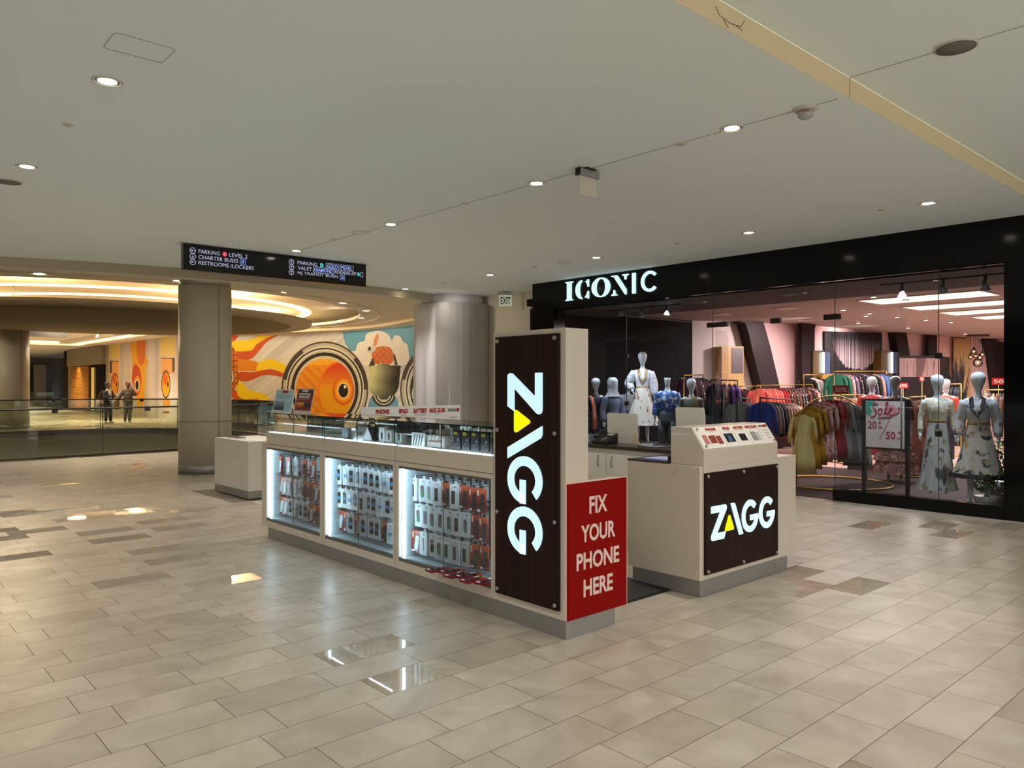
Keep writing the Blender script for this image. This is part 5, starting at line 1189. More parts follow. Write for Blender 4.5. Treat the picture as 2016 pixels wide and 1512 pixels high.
t = deco_thing('tall_cupboard', 'tan framed tall cupboard with grey door on the pale shop wall', 'cupboard', 'A', 1440, 880)
decor('case', 'A', [(1421, 682), (1464, 682), (1464, 880), (1421, 880)], mat('tan_wood', (196, 158, 98), 0.4, vary=0.08), t, 0.02, 0.3); decor('grey_door', 'A', [(1441, 685), (1463, 685), (1463, 735), (1441, 735)], mat('mauve_grey', (92, 82, 86), 0.4), t, 0.32, 0.01)
t = deco_thing('dark_pier', 'dark wide pier beside the fringe wall', 'pillar', 'B', 1590, 880)
decor('pier', 'B', [(1579, 636), (1606, 636), (1604, 650), (1604, 880), (1579, 880)], M_brown, t, 0.14, 0.12)
t = deco_thing('fringe_hanging', 'semicircular hanging of pale fringe strands on a black wall panel', 'wall hanging', 'B', 1686, 730)
decor('backing', 'B', [(1624, 652), (1737, 656), (1737, 735), (1624, 735)], M_black, t, 0.02, 0.04)
(x0, y0), (x1, y1) = SEGS['B']; L_ = math.hypot(x1-x0, y1-y0); ux = Vector((x1-x0, y1-y0, 0))/L_; n_ = Vector((ux.y, -ux.x, 0)); n_ = n_ if n_.y < 0 else -n_
b = MB()
for k in range(90):
    px = 1639+95*k/89; yb = 655+73*math.sqrt(max(0, 1-((px-1687)/50)**2))+random.uniform(-3, 3)
    (a, z1) = on_seg('B', px, 655, 0.1); (_, z0) = on_seg('B', px, yb, 0.1)
    o = Vector((x0, y0, 0))+n_*(0.08+0.03*random.random())+ux*a; zm = z0+(z1-z0)*0.45
    b.add([o+Vector((0, 0, z0)), o+ux*0.012+Vector((0, 0, z0+0.02)), o+ux*0.012+Vector((0, 0, z1)), o+Vector((0, 0, z1)), o+n_*0.01+ux*0.006+Vector((0, 0, z0)), o+n_*0.01+ux*0.006+Vector((0, 0, z1))], [(0, 1, 2, 3), (0, 3, 5, 4), (4, 5, 2, 1)])
f = b.build('fringe', mat_grad('fringe_ombre', (206, 184, 186), (52, 46, 50), 0.6, 2, 0.3, 0.8), t); f['kind'] = 'stuff'
for i, (xa, xb, k, m1) in enumerate(((1601, 1622, 'B', (1619, 1624)), (1735, 1757, 'B', (1752, 1757)))):
    t = deco_thing('lit_mirror', ('left', 'right')[i]+' olive-gold column with a vertical lamp and bluish mirror by the fringe', 'mirror', k, xa, 880)
    decor('gold_column', k, [(xa, 690), (xb, 690), (xb, 840), (xa, 840)], M_goldp, t, 0.0, 0.3)
    decor('mirror', k, [(xb-3, 692), (xb+12, 694), (xb+12, 736), (xb-3, 736)], mat('blue_mirror', (96, 116, 150), 0.1, vary=0.05), t, 0.3, 0.02)
    decor('lamp_strip', k, [(xb-3, 694), (xb+1, 694), (xb+1, 734), (xb-3, 734)], M_led, t, 0.325, 0.01)
    if i == 0: decor('yellow_box', k, [(1619, 738), (1637, 738), (1637, 753), (1619, 753)], mat('mustard_box', (190, 150, 30), 0.5), t, 0.3, 0.12)
t = deco_thing('leaning_pillar', 'second dark leaning pillar, over the marble shelf unit', 'pillar', 'C', 1775, 700)
decor('shaft', 'C', [(1762, 650), (1785, 650), (1792, 702), (1770, 702), (1766, 675)], M_brown, t, 0.02, 0.25)
t = deco_thing('dark_pier', 'narrow dark pier above the right end of the marble shelf unit', 'pillar', 'C', 1836, 705); decor('pier', 'C', [(1828, 655), (1845, 655), (1845, 702), (1828, 702)], M_brown, t, 0.14, 0.1)
t = deco_thing('shelf_unit', 'dark framed shelf unit with a pink marble panel', 'shelf unit', 'C', 1815, 880)
decor('frame', 'C', [(1765, 700), (1850, 700), (1870, 704), (1870, 800), (1765, 800)], mat('dark_frame', (46, 40, 42), 0.4), t, 0.02, 0.35)
decor('marble_panel', 'C', [(1771, 705), (1850, 705), (1850, 742), (1771, 742)], mat_print('pink_marble', (222, 192, 192), [(150, 120, 124)], 1.2, 0.3, 0.60, (1, 1, 0.5)), t, 0.38, 0.01)
for k in range(5): decor('panel_groove', 'C', [(1786+k*13, 712), (1787+k*13, 712), (1787+k*13, 740), (1786+k*13, 740)], M_greyprint, t, 0.392, 0.004)
t = deco_thing('gold_curtain', 'pale gold curtain hanging beside the marble shelf unit', 'curtain', 'C', 1885, 800)
b = MB(); (x0, y0), (x1, y1) = SEGS['C']; L_ = math.hypot(x1-x0, y1-y0); ux = Vector((x1-x0, y1-y0, 0))/L_; n_ = Vector((ux.y, -ux.x, 0)); n_ = n_ if n_.y < 0 else -n_
a0 = on_seg('C', 1870, 700)[0]; a1 = on_seg('C', 1904, 700)[0]
P0 = [Vector((x0, y0, 0))+ux*(a0+(a1-a0)*k/40)+n_*(0.12+0.05*math.sin(k*0.9)) for k in range(41)]
b.add([p+Vector((0, 0, z)) for z in (0.05, 3.1) for p in P0], [(k, k+1, k+42, k+41) for k in range(40)], 0, True); b.build('cloth', mat('gold_cloth', (196, 164, 112), 0.5, vary=0.05), t)
t = deco_thing('leaning_pillar', 'black slanted pillar at the right end of the shop view', 'pillar', 'C', 1965, 800); decor('shaft', 'C', [(1946, 670), (1980, 674), (1980, 800), (1968, 800), (1956, 700)], M_black, t, 0.02, 0.25)
# ceiling light panels (each a lit sheet in a thin frame) and small shop downlights
M_panel = mat('lit_ceiling_panel', (255, 246, 225), 0.5, vary=0, emit=(255, 236, 206), es=0.75)
for i, q in enumerate([[(1686, 592), (1736, 599.5), (1972, 581), (1930, 572)], [(1772, 605), (1812, 611), (2000, 598), (1985, 590)], [(1845, 615.5), (1882, 621), (2010, 612), (1990, 606)], [(1909, 624.5), (1940, 629), (2010, 625), (1990, 619)]]):
    pts = [at_z(px, py, 3.14) for px, py in q]; c = sum(pts, Vector())/4
    X0, X1 = min(p.x for p in pts[:2]+pts[2:]), max(p.x for p in pts)
    t = thing('ceiling_light_panel', '%s long bright ceiling light panel from the front inside the shop' % ordn(i), 'ceiling light', c, 'long ceiling light panels in the shop')
    MB().add(pts, [(0, 1, 2, 3)]).build('diffuser', M_panel, t)
    b = MB(); b.tube([p+Vector((0, 0, 0.004)) for p in pts], 0.012, 4, 0, True); b.build('frame', M_trim, t)
k = 0
for px, py in [(1783, 589), (1766, 622), (1872, 632.5), (1788, 644), (1930, 659), (1705, 620), (1660, 608), (1720, 582), (1823, 628), (1900, 656), (1690, 634), (1712, 615)]:
    p = at_z(px, py, 3.145)
    t = thing('spotlight', 'tiny %s bright spot on the shop ceiling' % ordn(k), 'ceiling light', p, 'tiny bright spots on the shop ceiling'); k += 1
    MB().lathe([(0, p.z-0.03), (0.045, p.z-0.03)], (p.x, p.y, 0), 12, cap=False).build('lens', M_lens, t); MB().lathe([(0.045, p.z-0.032), (0.06, p.z-0.02), (0.06, p.z+0.004)], (p.x, p.y, 0), 12, cap=False).build('housing', M_trim, t)
for i, (px, py, rr) in enumerate(((1549, 607, 0.2), (1418, 619, 0.2), (1590, 631, 0.16))):
    p = at_z(px, py, 3.14); t = thing('ceiling_vent', '%s pale square grille from the left on the shop ceiling' % ordn([1, 0, 2][i]), 'vent', p)
    MB().box(p-Vector((rr, rr, 0.01)), p+Vector((rr, rr, 0.008))).build('grille', mat('pale_grille', (226, 200, 190), 0.5), t)  # grille in one plain pale colour
t = thing('door_sensor', 'flat grey sensor box under the soffit above the entrance', 'sensor', at_x(1557, 578, 11.2)); p = at_x(1557, 578, 11.2); MB().box((p.x-0.05, p.y-0.13, 2.99), (p.x+0.05, p.y+0.13, 3.03)).build('box', mat('grey_box', (120, 122, 120), 0.5), t, 0.006)
# globe pendants
p = at_d(1925, 667, 24.0); t = thing('pendant_cluster', 'cluster of clear glass globe pendants glowing warm', 'pendant lamp', (p.x, p.y, 3.15))
MB().lathe([(0.0, 3.11), (0.32, 3.11), (0.32, 3.15)], (p.x, p.y, 0), 24).build('canopy', M_darksteel, t)
M_bulb = mat('warm_bulb', (255, 200, 110), 0.5, vary=0, emit=(255, 190, 100), es=5)
for px, py, r in ((1917, 692, .085), (1911, 703, .075), (1925, 714, .14), (1929, 704, .08), (1934, 698, .07), (1921, 701, .07)):
    g = at_d(px, py, 24.0)
    sh = MB().ball(g, r).build('globe', mat_glass('amber_glass', (1, 0.93, 0.82), 1.0, 0.03) if 'amber_glass' not in MATS else MATS['amber_glass'], t)
    MB().ball(g, r*0.25, None, None, 8, 6).build('bulb', M_bulb, sh); MB().tube([g+Vector((0, 0, r)), Vector((g.x, g.y, 3.12))], 0.006, 5).build('cord', M_black, sh); MB().lathe([(0.03, g.z+r*0.92), (0.03, g.z+r+0.05)], (g.x, g.y, 0), 10).build('socket', M_black, sh)
# track spots over the windows
for i, (px, pt, pb, lit) in enumerate(((1222, 605, 620, 1), (1263, 600, 622, 1), (1312, 598, 620, 1), (1776, 553, 583, 1), (1857, 545, 575, 0), (1940, 540, 570, 0))):
    p = at_x(px, pt, 11.25); q = at_x(px, pb, 11.25); q.z = min(q.z, 2.92)
    t = thing('track_spot', ['leftmost', 'second', 'third', 'fourth', 'fifth', 'rightmost'][i]+(' lit' if lit else ' unlit')+' hanging spot lamp at the top of the shop windows', 'spot lamp', (q.x, q.y, 3.03), 'spot lamps over the shop windows')
    MB().tube([(q.x, q.y, 3.03), (q.x, q.y, 2.97), (q.x-0.01, q.y+0.02, q.z+0.06)], [0.02, 0.02, 0.03], 10).build('stem', M_black, t)
    MB().lathe([(0.028, q.z+0.07), (0.035, q.z+0.05), (0.062, q.z-0.005), (0.055, q.z-0.02), (0.0, q.z-0.025)], (q.x, q.y, 0), 18).build('bulb', mat('lit_bulb', (240, 235, 245), 0.3, vary=0, emit=(236, 222, 240), es=0.6) if lit and i > 2 else mat('grey_bulb', (150, 150, 150), 0.3), t)
    MB().tube([(q.x, q.y-0.3, 3.02), (q.x, q.y+0.3, 3.02)], 0.012, 6).build('track', M_black, t)
for y_, x_, w_ in ((9.9, 11.3, 60), (9.0, 11.3, 85), (8.3, 11.2, 45), (3.9, 10.75, 55), (3.2, 10.75, 55), (4.6, 10.7, 45)):
    spot('window_lamp', (x_, y_, 2.95), w_, 75, 0.8, (0.72, 0.84, 1.0), 0.05, (x_+0.55, y_-0.0, 1.1))

# ---------------------------------------------------------------- figures
def skin_mesh(js, edges, sub=2):
    me = bpy.data.meshes.new('sk'); names = list(js); me.from_pydata([js[k][0] for k in names], [(names.index(a), names.index(c)) for a, c in edges], [])
    o = bpy.data.objects.new('sk', me); COL.objects.link(o)
    m = o.modifiers.new('s', 'SKIN'); m.use_smooth_shade = True; m.branch_smoothing = 0.6
    for i, k in enumerate(names):
        r = js[k][1]; sv = me.skin_vertices[0].data[i]; sv.radius = r if isinstance(r, tuple) else (r, r); sv.use_root = (i == 0)
    if sub: s = o.modifiers.new('u', 'SUBSURF'); s.levels = sub; s.render_levels = sub
    bpy.context.view_layer.update(); dg = bpy.context.evaluated_depsgraph_get(); ev = bpy.data.meshes.new_from_object(o.evaluated_get(dg))
    vs = [v.co.copy() for v in ev.vertices]; fs = [tuple(p.vertices) for p in ev.polygons]
    bpy.data.objects.remove(o); bpy.data.meshes.remove(me); bpy.data.meshes.remove(ev)
    return vs, fs
def body_joints(head='egg', L=None, R=None, legs=None):
    J = {'pelvis': ((0, 0, .95), (.135, .10)), 'waist': ((0, 0, 1.10), (.10, .08)), 'chest': ((0, 0, 1.26), (.125, .10)), 'top': ((0, .005, 1.39), (.11, .07)), 'neck': ((0, .005, 1.47), .045)}
    E = [('pelvis', 'waist'), ('waist', 'chest'), ('chest', 'top'), ('top', 'neck')]
    if head == 'egg':
        J.update(n2=((0, -.003, 1.55), .046)); E += [('neck', 'n2')]
    elif head == 'real':
        J.update(n2=((0, 0, 1.55), .052)); E += [('neck', 'n2')]
    else:
        J.update(n2=((0, -.005, 1.56), .05)); E += [('neck', 'n2')]
    for s, nm, pose in ((1, 'L', L), (-1, 'R', R)):
        el, wr = pose or ((.215, .03, 1.13), (.235, -.03, .90))
        J['sh'+nm] = ((s*.155, .005, 1.395), .05); J['el'+nm] = ((s*el[0], el[1], el[2]), .042); J['wr'+nm] = ((s*wr[0], wr[1], wr[2]), .028)
        d = (Vector(J['wr'+nm][0])-Vector(J['el'+nm][0])).normalized(); pm = Vector(J['wr'+nm][0])+d*.07; J['pm'+nm] = (tuple(pm), (.030, .016))
        E += [('top', 'sh'+nm), ('sh'+nm, 'el'+nm), ('el'+nm, 'wr'+nm), ('wr'+nm, 'pm'+nm)]
        lg = (legs or {}).get(nm) or ((.09, -.005, .50), (.095, .02, .085)); kn, an = lg
        J['hp'+nm] = ((s*.085, 0, .86), .082); J['kn'+nm] = ((s*kn[0], kn[1], kn[2]), .052); J['an'+nm] = ((s*an[0], an[1], an[2]), .034)
        J['bl'+nm] = ((s*(an[0]+.008), an[1]-.10, an[2]-.052), (.036, .026)); J['to'+nm] = ((s*(an[0]+.01), an[1]-.165, an[2]-.058), (.026, .018))
        E += [('pelvis', 'hp'+nm), ('hp'+nm, 'kn'+nm), ('kn'+nm, 'an'+nm), ('an'+nm, 'bl'+nm), ('bl'+nm, 'to'+nm)]
    return J, E
HEADS = {'egg': [(1.50, .036, 0), (1.54, .043, 0), (1.57, .052, -.01), (1.61, .068, -.014), (1.66, .084, -.012), (1.705, .091, -.008), (1.74, .086, -.006), (1.768, .066, -.004), (1.784, .036, -.004), (1.789, .006, -.004)],
         'real': [(1.50, .045, 0), (1.535, .05, -.004), (1.56, .058, -.018), (1.60, .070, -.014), (1.65, .079, -.006), (1.70, .080, 0), (1.74, .068, .004), (1.765, .044, .006), (1.775, .008, .006)],
         'cap': [(1.50, .04, 0), (1.56, .045, 0), (1.62, .052, 0), (1.665, .058, 0), (1.668, .052, 0)]}
def add_head(b, kind):
    b.rings([[(r*math.cos(a), cy+r*(1.14 if kind != 'cap' else 1)*math.sin(a), z) for a in [2*PI*k/20 for k in range(20)]] for z, r, cy in HEADS[kind]])
def add_fingers(b, J, curl=0.5):
    for s, nm in ((1, 'L'), (-1, 'R')):
        wr, pm = Vector(J['wr'+nm][0]), Vector(J['pm'+nm][0]); d = (pm-wr).normalized()
        side_ = Vector((0, -1, 0)) if abs(d.y) < 0.8 else Vector((0, 0, 1)); side_ = (side_-d*side_.dot(d)).normalized(); inn = d.cross(side_)*s; inn = inn if inn.x*s < 0 else -inn
        for k, ln in enumerate((.062, .072, .068, .052)):
            o = pm+side_*(.026-.0175*k)-d*.012; m = o+d*ln*.5+inn*curl*.010; e = o+d*ln*.92+inn*curl*.034
            b.tube([o, o+d*.02, m, e], [.0085, .0085, .008, .006], 8)
        o = wr+d*.025+side_*.020; b.tube([o, o+side_*.022+d*.018+inn*.01, o+side_*.028+d*.045+inn*.018], [.011, .0095, .007], 8)
BODY = {}
def make_body(t, key, m, **kw):
    if key not in BODY:
        J, E = body_joints(**kw); vs, fs = skin_mesh(J, E); b = MB(); b.add(vs, fs, 0, True); add_fingers(b, J); add_head(b, kw.get('head', 'egg'))
        o = b.build('body', m, None); BODY[key] = (o.data, J); bpy.data.objects.remove(o)
    me, J = BODY[key]; o = bpy.data.objects.new('body', me); COL.objects.link(o); o.parent = t
    return J
def loftrows(rows, seg=48, folds=9, ph=0.0):
    """rows: (z, rx, ry, cx, cy, fold depth)"""
    out = []
    for i, (z, rx, ry, cx, cy, f) in enumerate(rows):
        r = []
        for k in range(seg):
            a = 2*PI*k/seg; w_ = 1+f*(math.sin(a*folds+ph+0.25*i)+0.45*math.sin(a*(folds*2+1)+ph*2))
            r.append((cx+rx*w_*math.cos(a), cy+ry*w_*math.sin(a), z))
        out.append(r)
    return out
def sleeves(b, J, r0, r1, puff=0.0, upto=1.0, m=0):
    for nm in 'LR':
        s, e, w_ = [Vector(J[k+nm][0]) for k in ('sh', 'el', 'wr')]; pts = []; rs = []
        n = 9
        for i in range(n+1):
            u = i/n*upto; p = s.lerp(e, min(1, u*2)) if u < 0.5 else e.lerp(w_, (u-0.5)*2)
            pts.append(p); rs.append(r0+(r1-r0)*i/n+puff*math.sin(PI*min(1, u*1.0))*(1 if i % 2 else 0.94))
        b.tube(pts, rs, 14, m)
def bodice(J, top=1.44, low=1.06, ease=0.012):
    return [(low, .112+ease, .092+ease, 0, 0, .008), (1.12, .112+ease, .09+ease, 0, 0, .004), (1.20, .125+ease, .105+ease, 0, -.004, 0), (1.28, .142+ease, .118+ease, 0, -.006, 0), (1.36, .15+ease, .095+ease, 0, 0, 0), (1.415, .125+ease, .068+ease, 0, .004, 0), (top, .07, .055, 0, .006, 0)]
def skirt(z0, r0, z1, r1, f=0.05, n=7):
    return [(z1+(z0-z1)*i/n, r1+(r0-r1)*(i/n)**0.8+0.0, (r1+(r0-r1)*(i/n)**0.8)*0.85, 0, 0, f*(1-i/n)**0.6) for i in range(n+1)]
MANQ_POSES = {'down': {}, 'hip': dict(R=((.27, .05, 1.16), (.20, -.06, 1.02))), 'step': dict(legs={'L': ((.10, -.06, .50), (.11, -.06, .085)), 'R': ((.08, .04, .50), (.09, .10, .10))})}
def mannequin(px, d, z, yaw, label, outfit, head='egg', pose='down', sc=1.0, name='mannequin'):
    r = ray(px, 757); t = thing(name, label, 'mannequin', (r[0]*d, r[1]*d, z), None, yaw); t.scale = (sc, sc, sc)
    kw = dict(MANQ_POSES[pose]); kw['head'] = head
    J = make_body(t, head+pose, M_manq, **kw)
    outfit(t, J)
    return t
def bl(b, name, m, t, off=(0, 0, 0)):
    """build in the figure's own frame"""
    o = b.build(name, m, None); o.parent = t; o.location = off; return o
def outfit(top_m, skirt_m=None, hem=0.45, flare=0.30, sl=(0.06, 0.035), puff=0.0, upto=1.0, trousers=None, belt=None, collar=None, folds=9, tiers=None, scarf=None, hood=None, low=1.02, jacket=None):
    def f(t, J):
        b = MB(); b.rings(loftrows(bodice(J, low=low))); 
        if sl: sleeves(b, J, sl[0], sl[1], puff, upto)
        bl(b, 'top', top_m, t)
        if skirt_m:
            b = MB(); b.rings(loftrows(skirt(1.10, .122, hem, flare), 72, folds, 1.0), cap=False); bl(b, 'skirt', skirt_m, t)
            if tiers:
                for k in range(tiers):
                    z0 = hem+(1.0-hem)*(k+0.1)/tiers*0.75; rr = flare-(flare-.12)*(z0-hem)/(1.1-hem)
                    b = MB(); b.rings(loftrows([(z0-0.03, rr+.04, (rr+.04)*.85, 0, 0, .09), (z0+.05, rr+.02, (rr+.02)*.85, 0, 0, .05), (z0+.11, rr, rr*.85, 0, 0, .01)], 72, folds+4, k), cap=False); bl(b, 'ruffle', skirt_m, t)
        if trousers:
            b = MB(); b.rings(loftrows([(.80, .15, .115, 0, 0, 0), (.9, .158, .122, 0, 0, 0), (1.0, .14, .11, 0, 0, 0), (1.08, .12, .10, 0, 0, 0)]))
            for nm in 'LR':
                h, k_, a = [Vector(J[q+nm][0]) for q in ('hp', 'kn', 'an')]; b.tube([h+Vector((0, 0, .03)), h.lerp(k_, .5), k_, k_.lerp(a, .5), a+Vector((0, 0, .01))], [.098, .085, .072, .068, .07], 14)
            bl(b, 'trousers', trousers, t)
        if belt: bl(MB().rings(loftrows([(1.065, .13, .108, 0, 0, 0), (1.105, .13, .108, 0, 0, 0)])), 'belt', belt, t)
        if collar:
            b = MB(); pts = []
            for s in (-1, 1):
                b.add([(s*.055, -.06, 1.46), (s*.10, -.085, 1.43), (s*.085, -.135, 1.28), (0, -.14, 1.17), (s*.005, -.135, 1.22), (s*.035, -.115, 1.34)], [(0, 1, 2, 5) if s < 0 else (5, 2, 1, 0), (5, 2, 3, 4) if s < 0 else (4, 3, 2, 5)])
            bl(b, 'collar', collar, t)
        if scarf: bl(MB().tube([(-.10, -.05, 1.42), (-.03, -.11, 1.36), (.02, -.13, 1.22), (.05, -.14, 1.0), (.07, -.15, .74)], [.03, .045, .04, .045, .06], 10), 'scarf', scarf, t)
        if hood: bl(MB().rings(loftrows([(1.40, .17, .13, 0, 0, .03), (1.5, .10, .10, 0, .01, .03), (1.6, .10, .115, 0, .02, .02), (1.72, .105, .12, 0, .02, .01), (1.79, .06, .07, 0, .03, 0)], 40, 7), cap=False), 'veil', hood, t)
        if jacket:
            b = MB(); b.rings(loftrows([(.88, .20, .15, 0, .01, .05), (1.0, .17, .135, 0, .01, .03), (1.15, .16, .125, 0, 0, .01), (1.3, .17, .13, 0, 0, 0), (1.40, .155, .09, 0, 0, 0), (1.45, .09, .07, 0, 0, 0)], 48, 5)); sleeves(b, J, .075, .05, 0.01, 0.9); bl(b, 'jacket', jacket, t)
    return f
M_satin = mat('ivory_satin', (214, 208, 196), 0.28, vary=0.05); M_lace = mat_print('white_blouse_print', (216, 216, 222), [(176, 160, 170)], 40, 0.6, 0.56)
M_hem = mat_print('satin_branch_print', (210, 202, 188), [(150, 96, 60)], 14, 0.35, 0.60, (1, 1, 0.45)); M_gf = mat_print('navy_floral', (34, 40, 70), [(200, 120, 100), (220, 210, 200)], 16, 0.6, 0.60)
M_grey = mat('steel_blue_cloth', (96, 106, 128), 0.7, vary=0.15, scale=9); M_veil = mat('pale_grey_cloth', (168, 172, 176), 0.7, vary=0.12, scale=9); M_pinkb = mat('dusty_pink_cloth', (206, 164, 156), 0.6, vary=0.1, scale=9)
M_blueb = mat_print('blue_white_print', (60, 96, 160), [(206, 216, 230)], 12, 0.5, 0.55); M_olive = mat_print('olive_gold_silk', (120, 112, 78), [(92, 104, 100)], 7, 0.35, 0.52); M_slate = mat('slate_trousers', (70, 74, 84), 0.6, vary=0.1)
M_coral = mat('coral_scarf', (226, 130, 110), 0.6, vary=0.15, scale=12); M_gold2 = mat('gold_trim', (150, 118, 66), 0.4, vary=0.2, scale=40); M_navy = mat('navy_cloth', (26, 30, 58), 0.6, vary=0.1)
def face_cam(px):                      # turn a figure (front = -Y) towards the hall
    r = ray(px, 757); return math.atan2(r[1], r[0])-PI/2
b_ = mannequin(1265, 15.2, 0.46, face_cam(1265), 'tall white mannequin on a round stand in a white blouse and printed satin skirt', outfit(M_lace, M_hem, 0.34, 0.34, (0.07, 0.05), 0.035, 0.95, belt=M_gold2, collar=M_gold2, folds=8), pose='hip', sc=1.0)
r = ray(1268, 757); t = thing('display_stand', 'round glossy stand under the tall blouse mannequin', 'stand', (r[0]*15.2, r[1]*15.2, 0.006)); MB().lathe([(0.0, 0.006), (0.46, 0.006), (0.46, 0.42), (0.44, 0.455), (0, 0.455)], (r[0]*15.2, r[1]*15.2, 0), 40).build('drum', mat('grey_gloss_drum', (120, 122, 126), 0.15), t); MB().lathe([(0.461, 0.40), (0.463, 0.43)], (r[0]*15.2, r[1]*15.2, 0), 40, cap=False).build('metal_band', M_steel, t)
mannequin(1173, 15.2, 0.006, face_cam(1173)-0.5, 'leftmost window mannequin in navy with a coral scarf', outfit(M_navy, M_gf, 0.3, 0.2, (0.06, 0.04), 0, .7, scarf=M_coral), sc=0.965)
mannequin(1207, 15.0, 0.006, face_cam(1207)+0.5, 'veiled mannequin in a grey-blue draped outfit, second from the left', outfit(M_grey, M_grey, 0.35, 0.2, (0.07, 0.05), 0.01, 1, hood=M_veil), sc=0.97)
mannequin(1236, 16.3, 0.006, face_cam(1236)+0.3, 'pale grey mannequin half hidden left of the tall blouse mannequin', outfit(M_veil, None, sl=(0.06, 0.04), trousers=M_slate), sc=0.965)
mannequin(1314, 14.3, 0.006, face_cam(1314)-0.3, 'headless mannequin in a blue and white blouse with slate trousers', outfit(M_blueb, None, sl=(0.07, 0.05), puff=0.015, upto=.8, trousers=M_slate), head='cap', sc=1.03)
mannequin(1345, 16.2, 0.006, face_cam(1345), 'headless mannequin in a dusty pink blouse', outfit(M_pinkb, None, sl=(0.065, 0.045), trousers=M_slate, belt=M_slate), head='cap', sc=1.04)
mannequin(1361, 13.9, 0.006, face_cam(1361)-0.1, 'white headed mannequin in a shiny olive top behind the second screen', outfit(M_olive, None, sl=(0.065, 0.04), upto=.35, trousers=M_olive, scarf=None), sc=0.955)
M_cream = mat_print('cream_lace', (196, 190, 160), [(226, 226, 226)], 22, 0.6, 0.55); M_bw = mat_print('grey_floral_skirt', (176, 178, 176), [(70, 74, 70), (150, 130, 96)], 9, 0.6, 0.55, (1, 1, 0.5))
mannequin(1845, 10.2, 0.16, face_cam(1845)+0.15, 'white mannequin in a cream lace top and long patterned skirt in the right window', outfit(M_cream, M_bw, 0.05, 0.27, (0.058, 0.036), 0, .95, belt=M_gold2, folds=9), sc=0.88)
mannequin(1926, 9.75, 0.08, face_cam(1926)-0.1, 'rightmost window mannequin in a floral wrap dress with dark bordered hem', outfit(mat_print('white_floral_wrap', (196, 196, 200), [(52, 52, 80), (196, 160, 96)], 11, 0.6, 0.58), mat_print('wrap_skirt', (190, 182, 170), [(40, 42, 66), (170, 140, 80)], 8, 0.6, 0.56), 0.37, 0.31, (0.065, 0.05), 0.012, .95, belt=M_gold2, collar=mat('dark_border', (36, 34, 40), 0.5), folds=6), sc=0.94)
r = ray(1926, 757); t_ = [o for o in bpy.data.objects if o.name.startswith('mannequin') and o.parent is None][-1]
bl(MB().rings(loftrows([(.36, .335, .285, 0, 0, .05), (.42, .322, .276, 0, 0, .05)], 72, 6, 1.0), cap=False), 'hem_border', mat('dark_border', (36, 34, 40), 0.5), t_)
M_rf = mat_print('red_floral', (190, 44, 36), [(120, 60, 110)], 9, 0.6, 0.6); M_bf = mat_print('brown_floral', (168, 110, 96), [(90, 50, 46), (220, 180, 160)], 16, 0.6, 0.56)
mannequin(1716, 14.3, 0.006, face_cam(1716), 'mannequin in a red flowered dress behind the left of the sale poster', outfit(M_rf, M_rf, 0.30, 0.24, (0.08, 0.05), 0.02, .5), sc=0.975)
mannequin(1762, 12.6, 0.006, face_cam(1762), 'mannequin in a brown ruffled floral dress behind the sale poster', outfit(M_bf, M_bf, 0.16, 0.33, (0.08, 0.06), 0.03, .7, tiers=3, folds=8), sc=0.97)
mannequin(1862, 15.5, 0.006, face_cam(1862), 'mannequin in an orange-red top, mostly hidden behind the cream lace mannequin', outfit(mat('orange_red_cloth', (206, 84, 64), 0.6, vary=0.1), None, sl=(.08, .05), trousers=M_navy), sc=0.955)

# ---------------------------------------------------------------- garments on racks
def cloth_rows(kind):
    if kind == 'dress': L_ = [(-.02, .03), (-.05, .10), (-.09, .185), (-.16, .17), (-.30, .15), (-.42, .135), (-.6, .18), (-.85, .22), (-1.1, .25)]
    elif kind == 'gown': L_ = [(-.03, .03), (-.06, .08), (-.1, .16), (-.2, .17), (-.4, .14), (-.7, .19), (-1.0, .22), (-1.02, .20), (-1.3, .27)]
    elif kind == 'trouser': L_ = [(-.04, .16), (-.08, .17), (-.3, .17), (-.6, .15), (-.95, .14)]
    else: L_ = [(-.02, .03), (-.05, .10), (-.09, .2), (-.18, .19), (-.35, .17), (-.5, .175), (-.66, .19)]
    rows = []
    for i, (z, w_) in enumerate(L_):
        r = []; th = .012+.02*min(1, i/4); n = 28
        for k in range(n):
            a = 2*PI*k/n; x = w_*math.cos(a); y = th*math.sin(a)*(1+0.3*math.sin(9*x*10+i))+0.010*math.sin(x*42+i*.4)*min(1, i/3)
            r.append((x, y, z))
        rows.append(r)
    return rows
HANG = None
def garment_proto(kind):
    t = thing('hanging_garment', '', 'garment'); b = MB(); b.rings(cloth_rows(kind))
    if kind in ('top', 'dress', 'gown'):
        ln = {'top': .50, 'dress': .45, 'gown': .55}[kind]
        for s in (-1, 1): b.tube([(s*.15, 0, -.09), (s*.20, .005, -.16), (s*.235, .008, -.09-ln*.6), (s*.24, .01, -.09-ln)], [.035, .04, .036, .03 if kind != 'gown' else .045], 8)
    c = bl(b, 'cloth', M_grey, t)
    h = MB(); h.tube([(-.18, 0, -.085), (-.08, 0, -.04), (0, 0, -.012), (.08, 0, -.04), (.18, 0, -.085)], .006, 5); h.tube([(0, 0, -.012), (0, 0, .02), (0.012, 0, .038), (0.02, 0, .05)], .0025, 5)
    bl(h, 'hanger', M_black, t); return t
GP = {k: [garment_proto(k), False] for k in ('dress', 'gown', 'top', 'trouser')}
FAB = {}
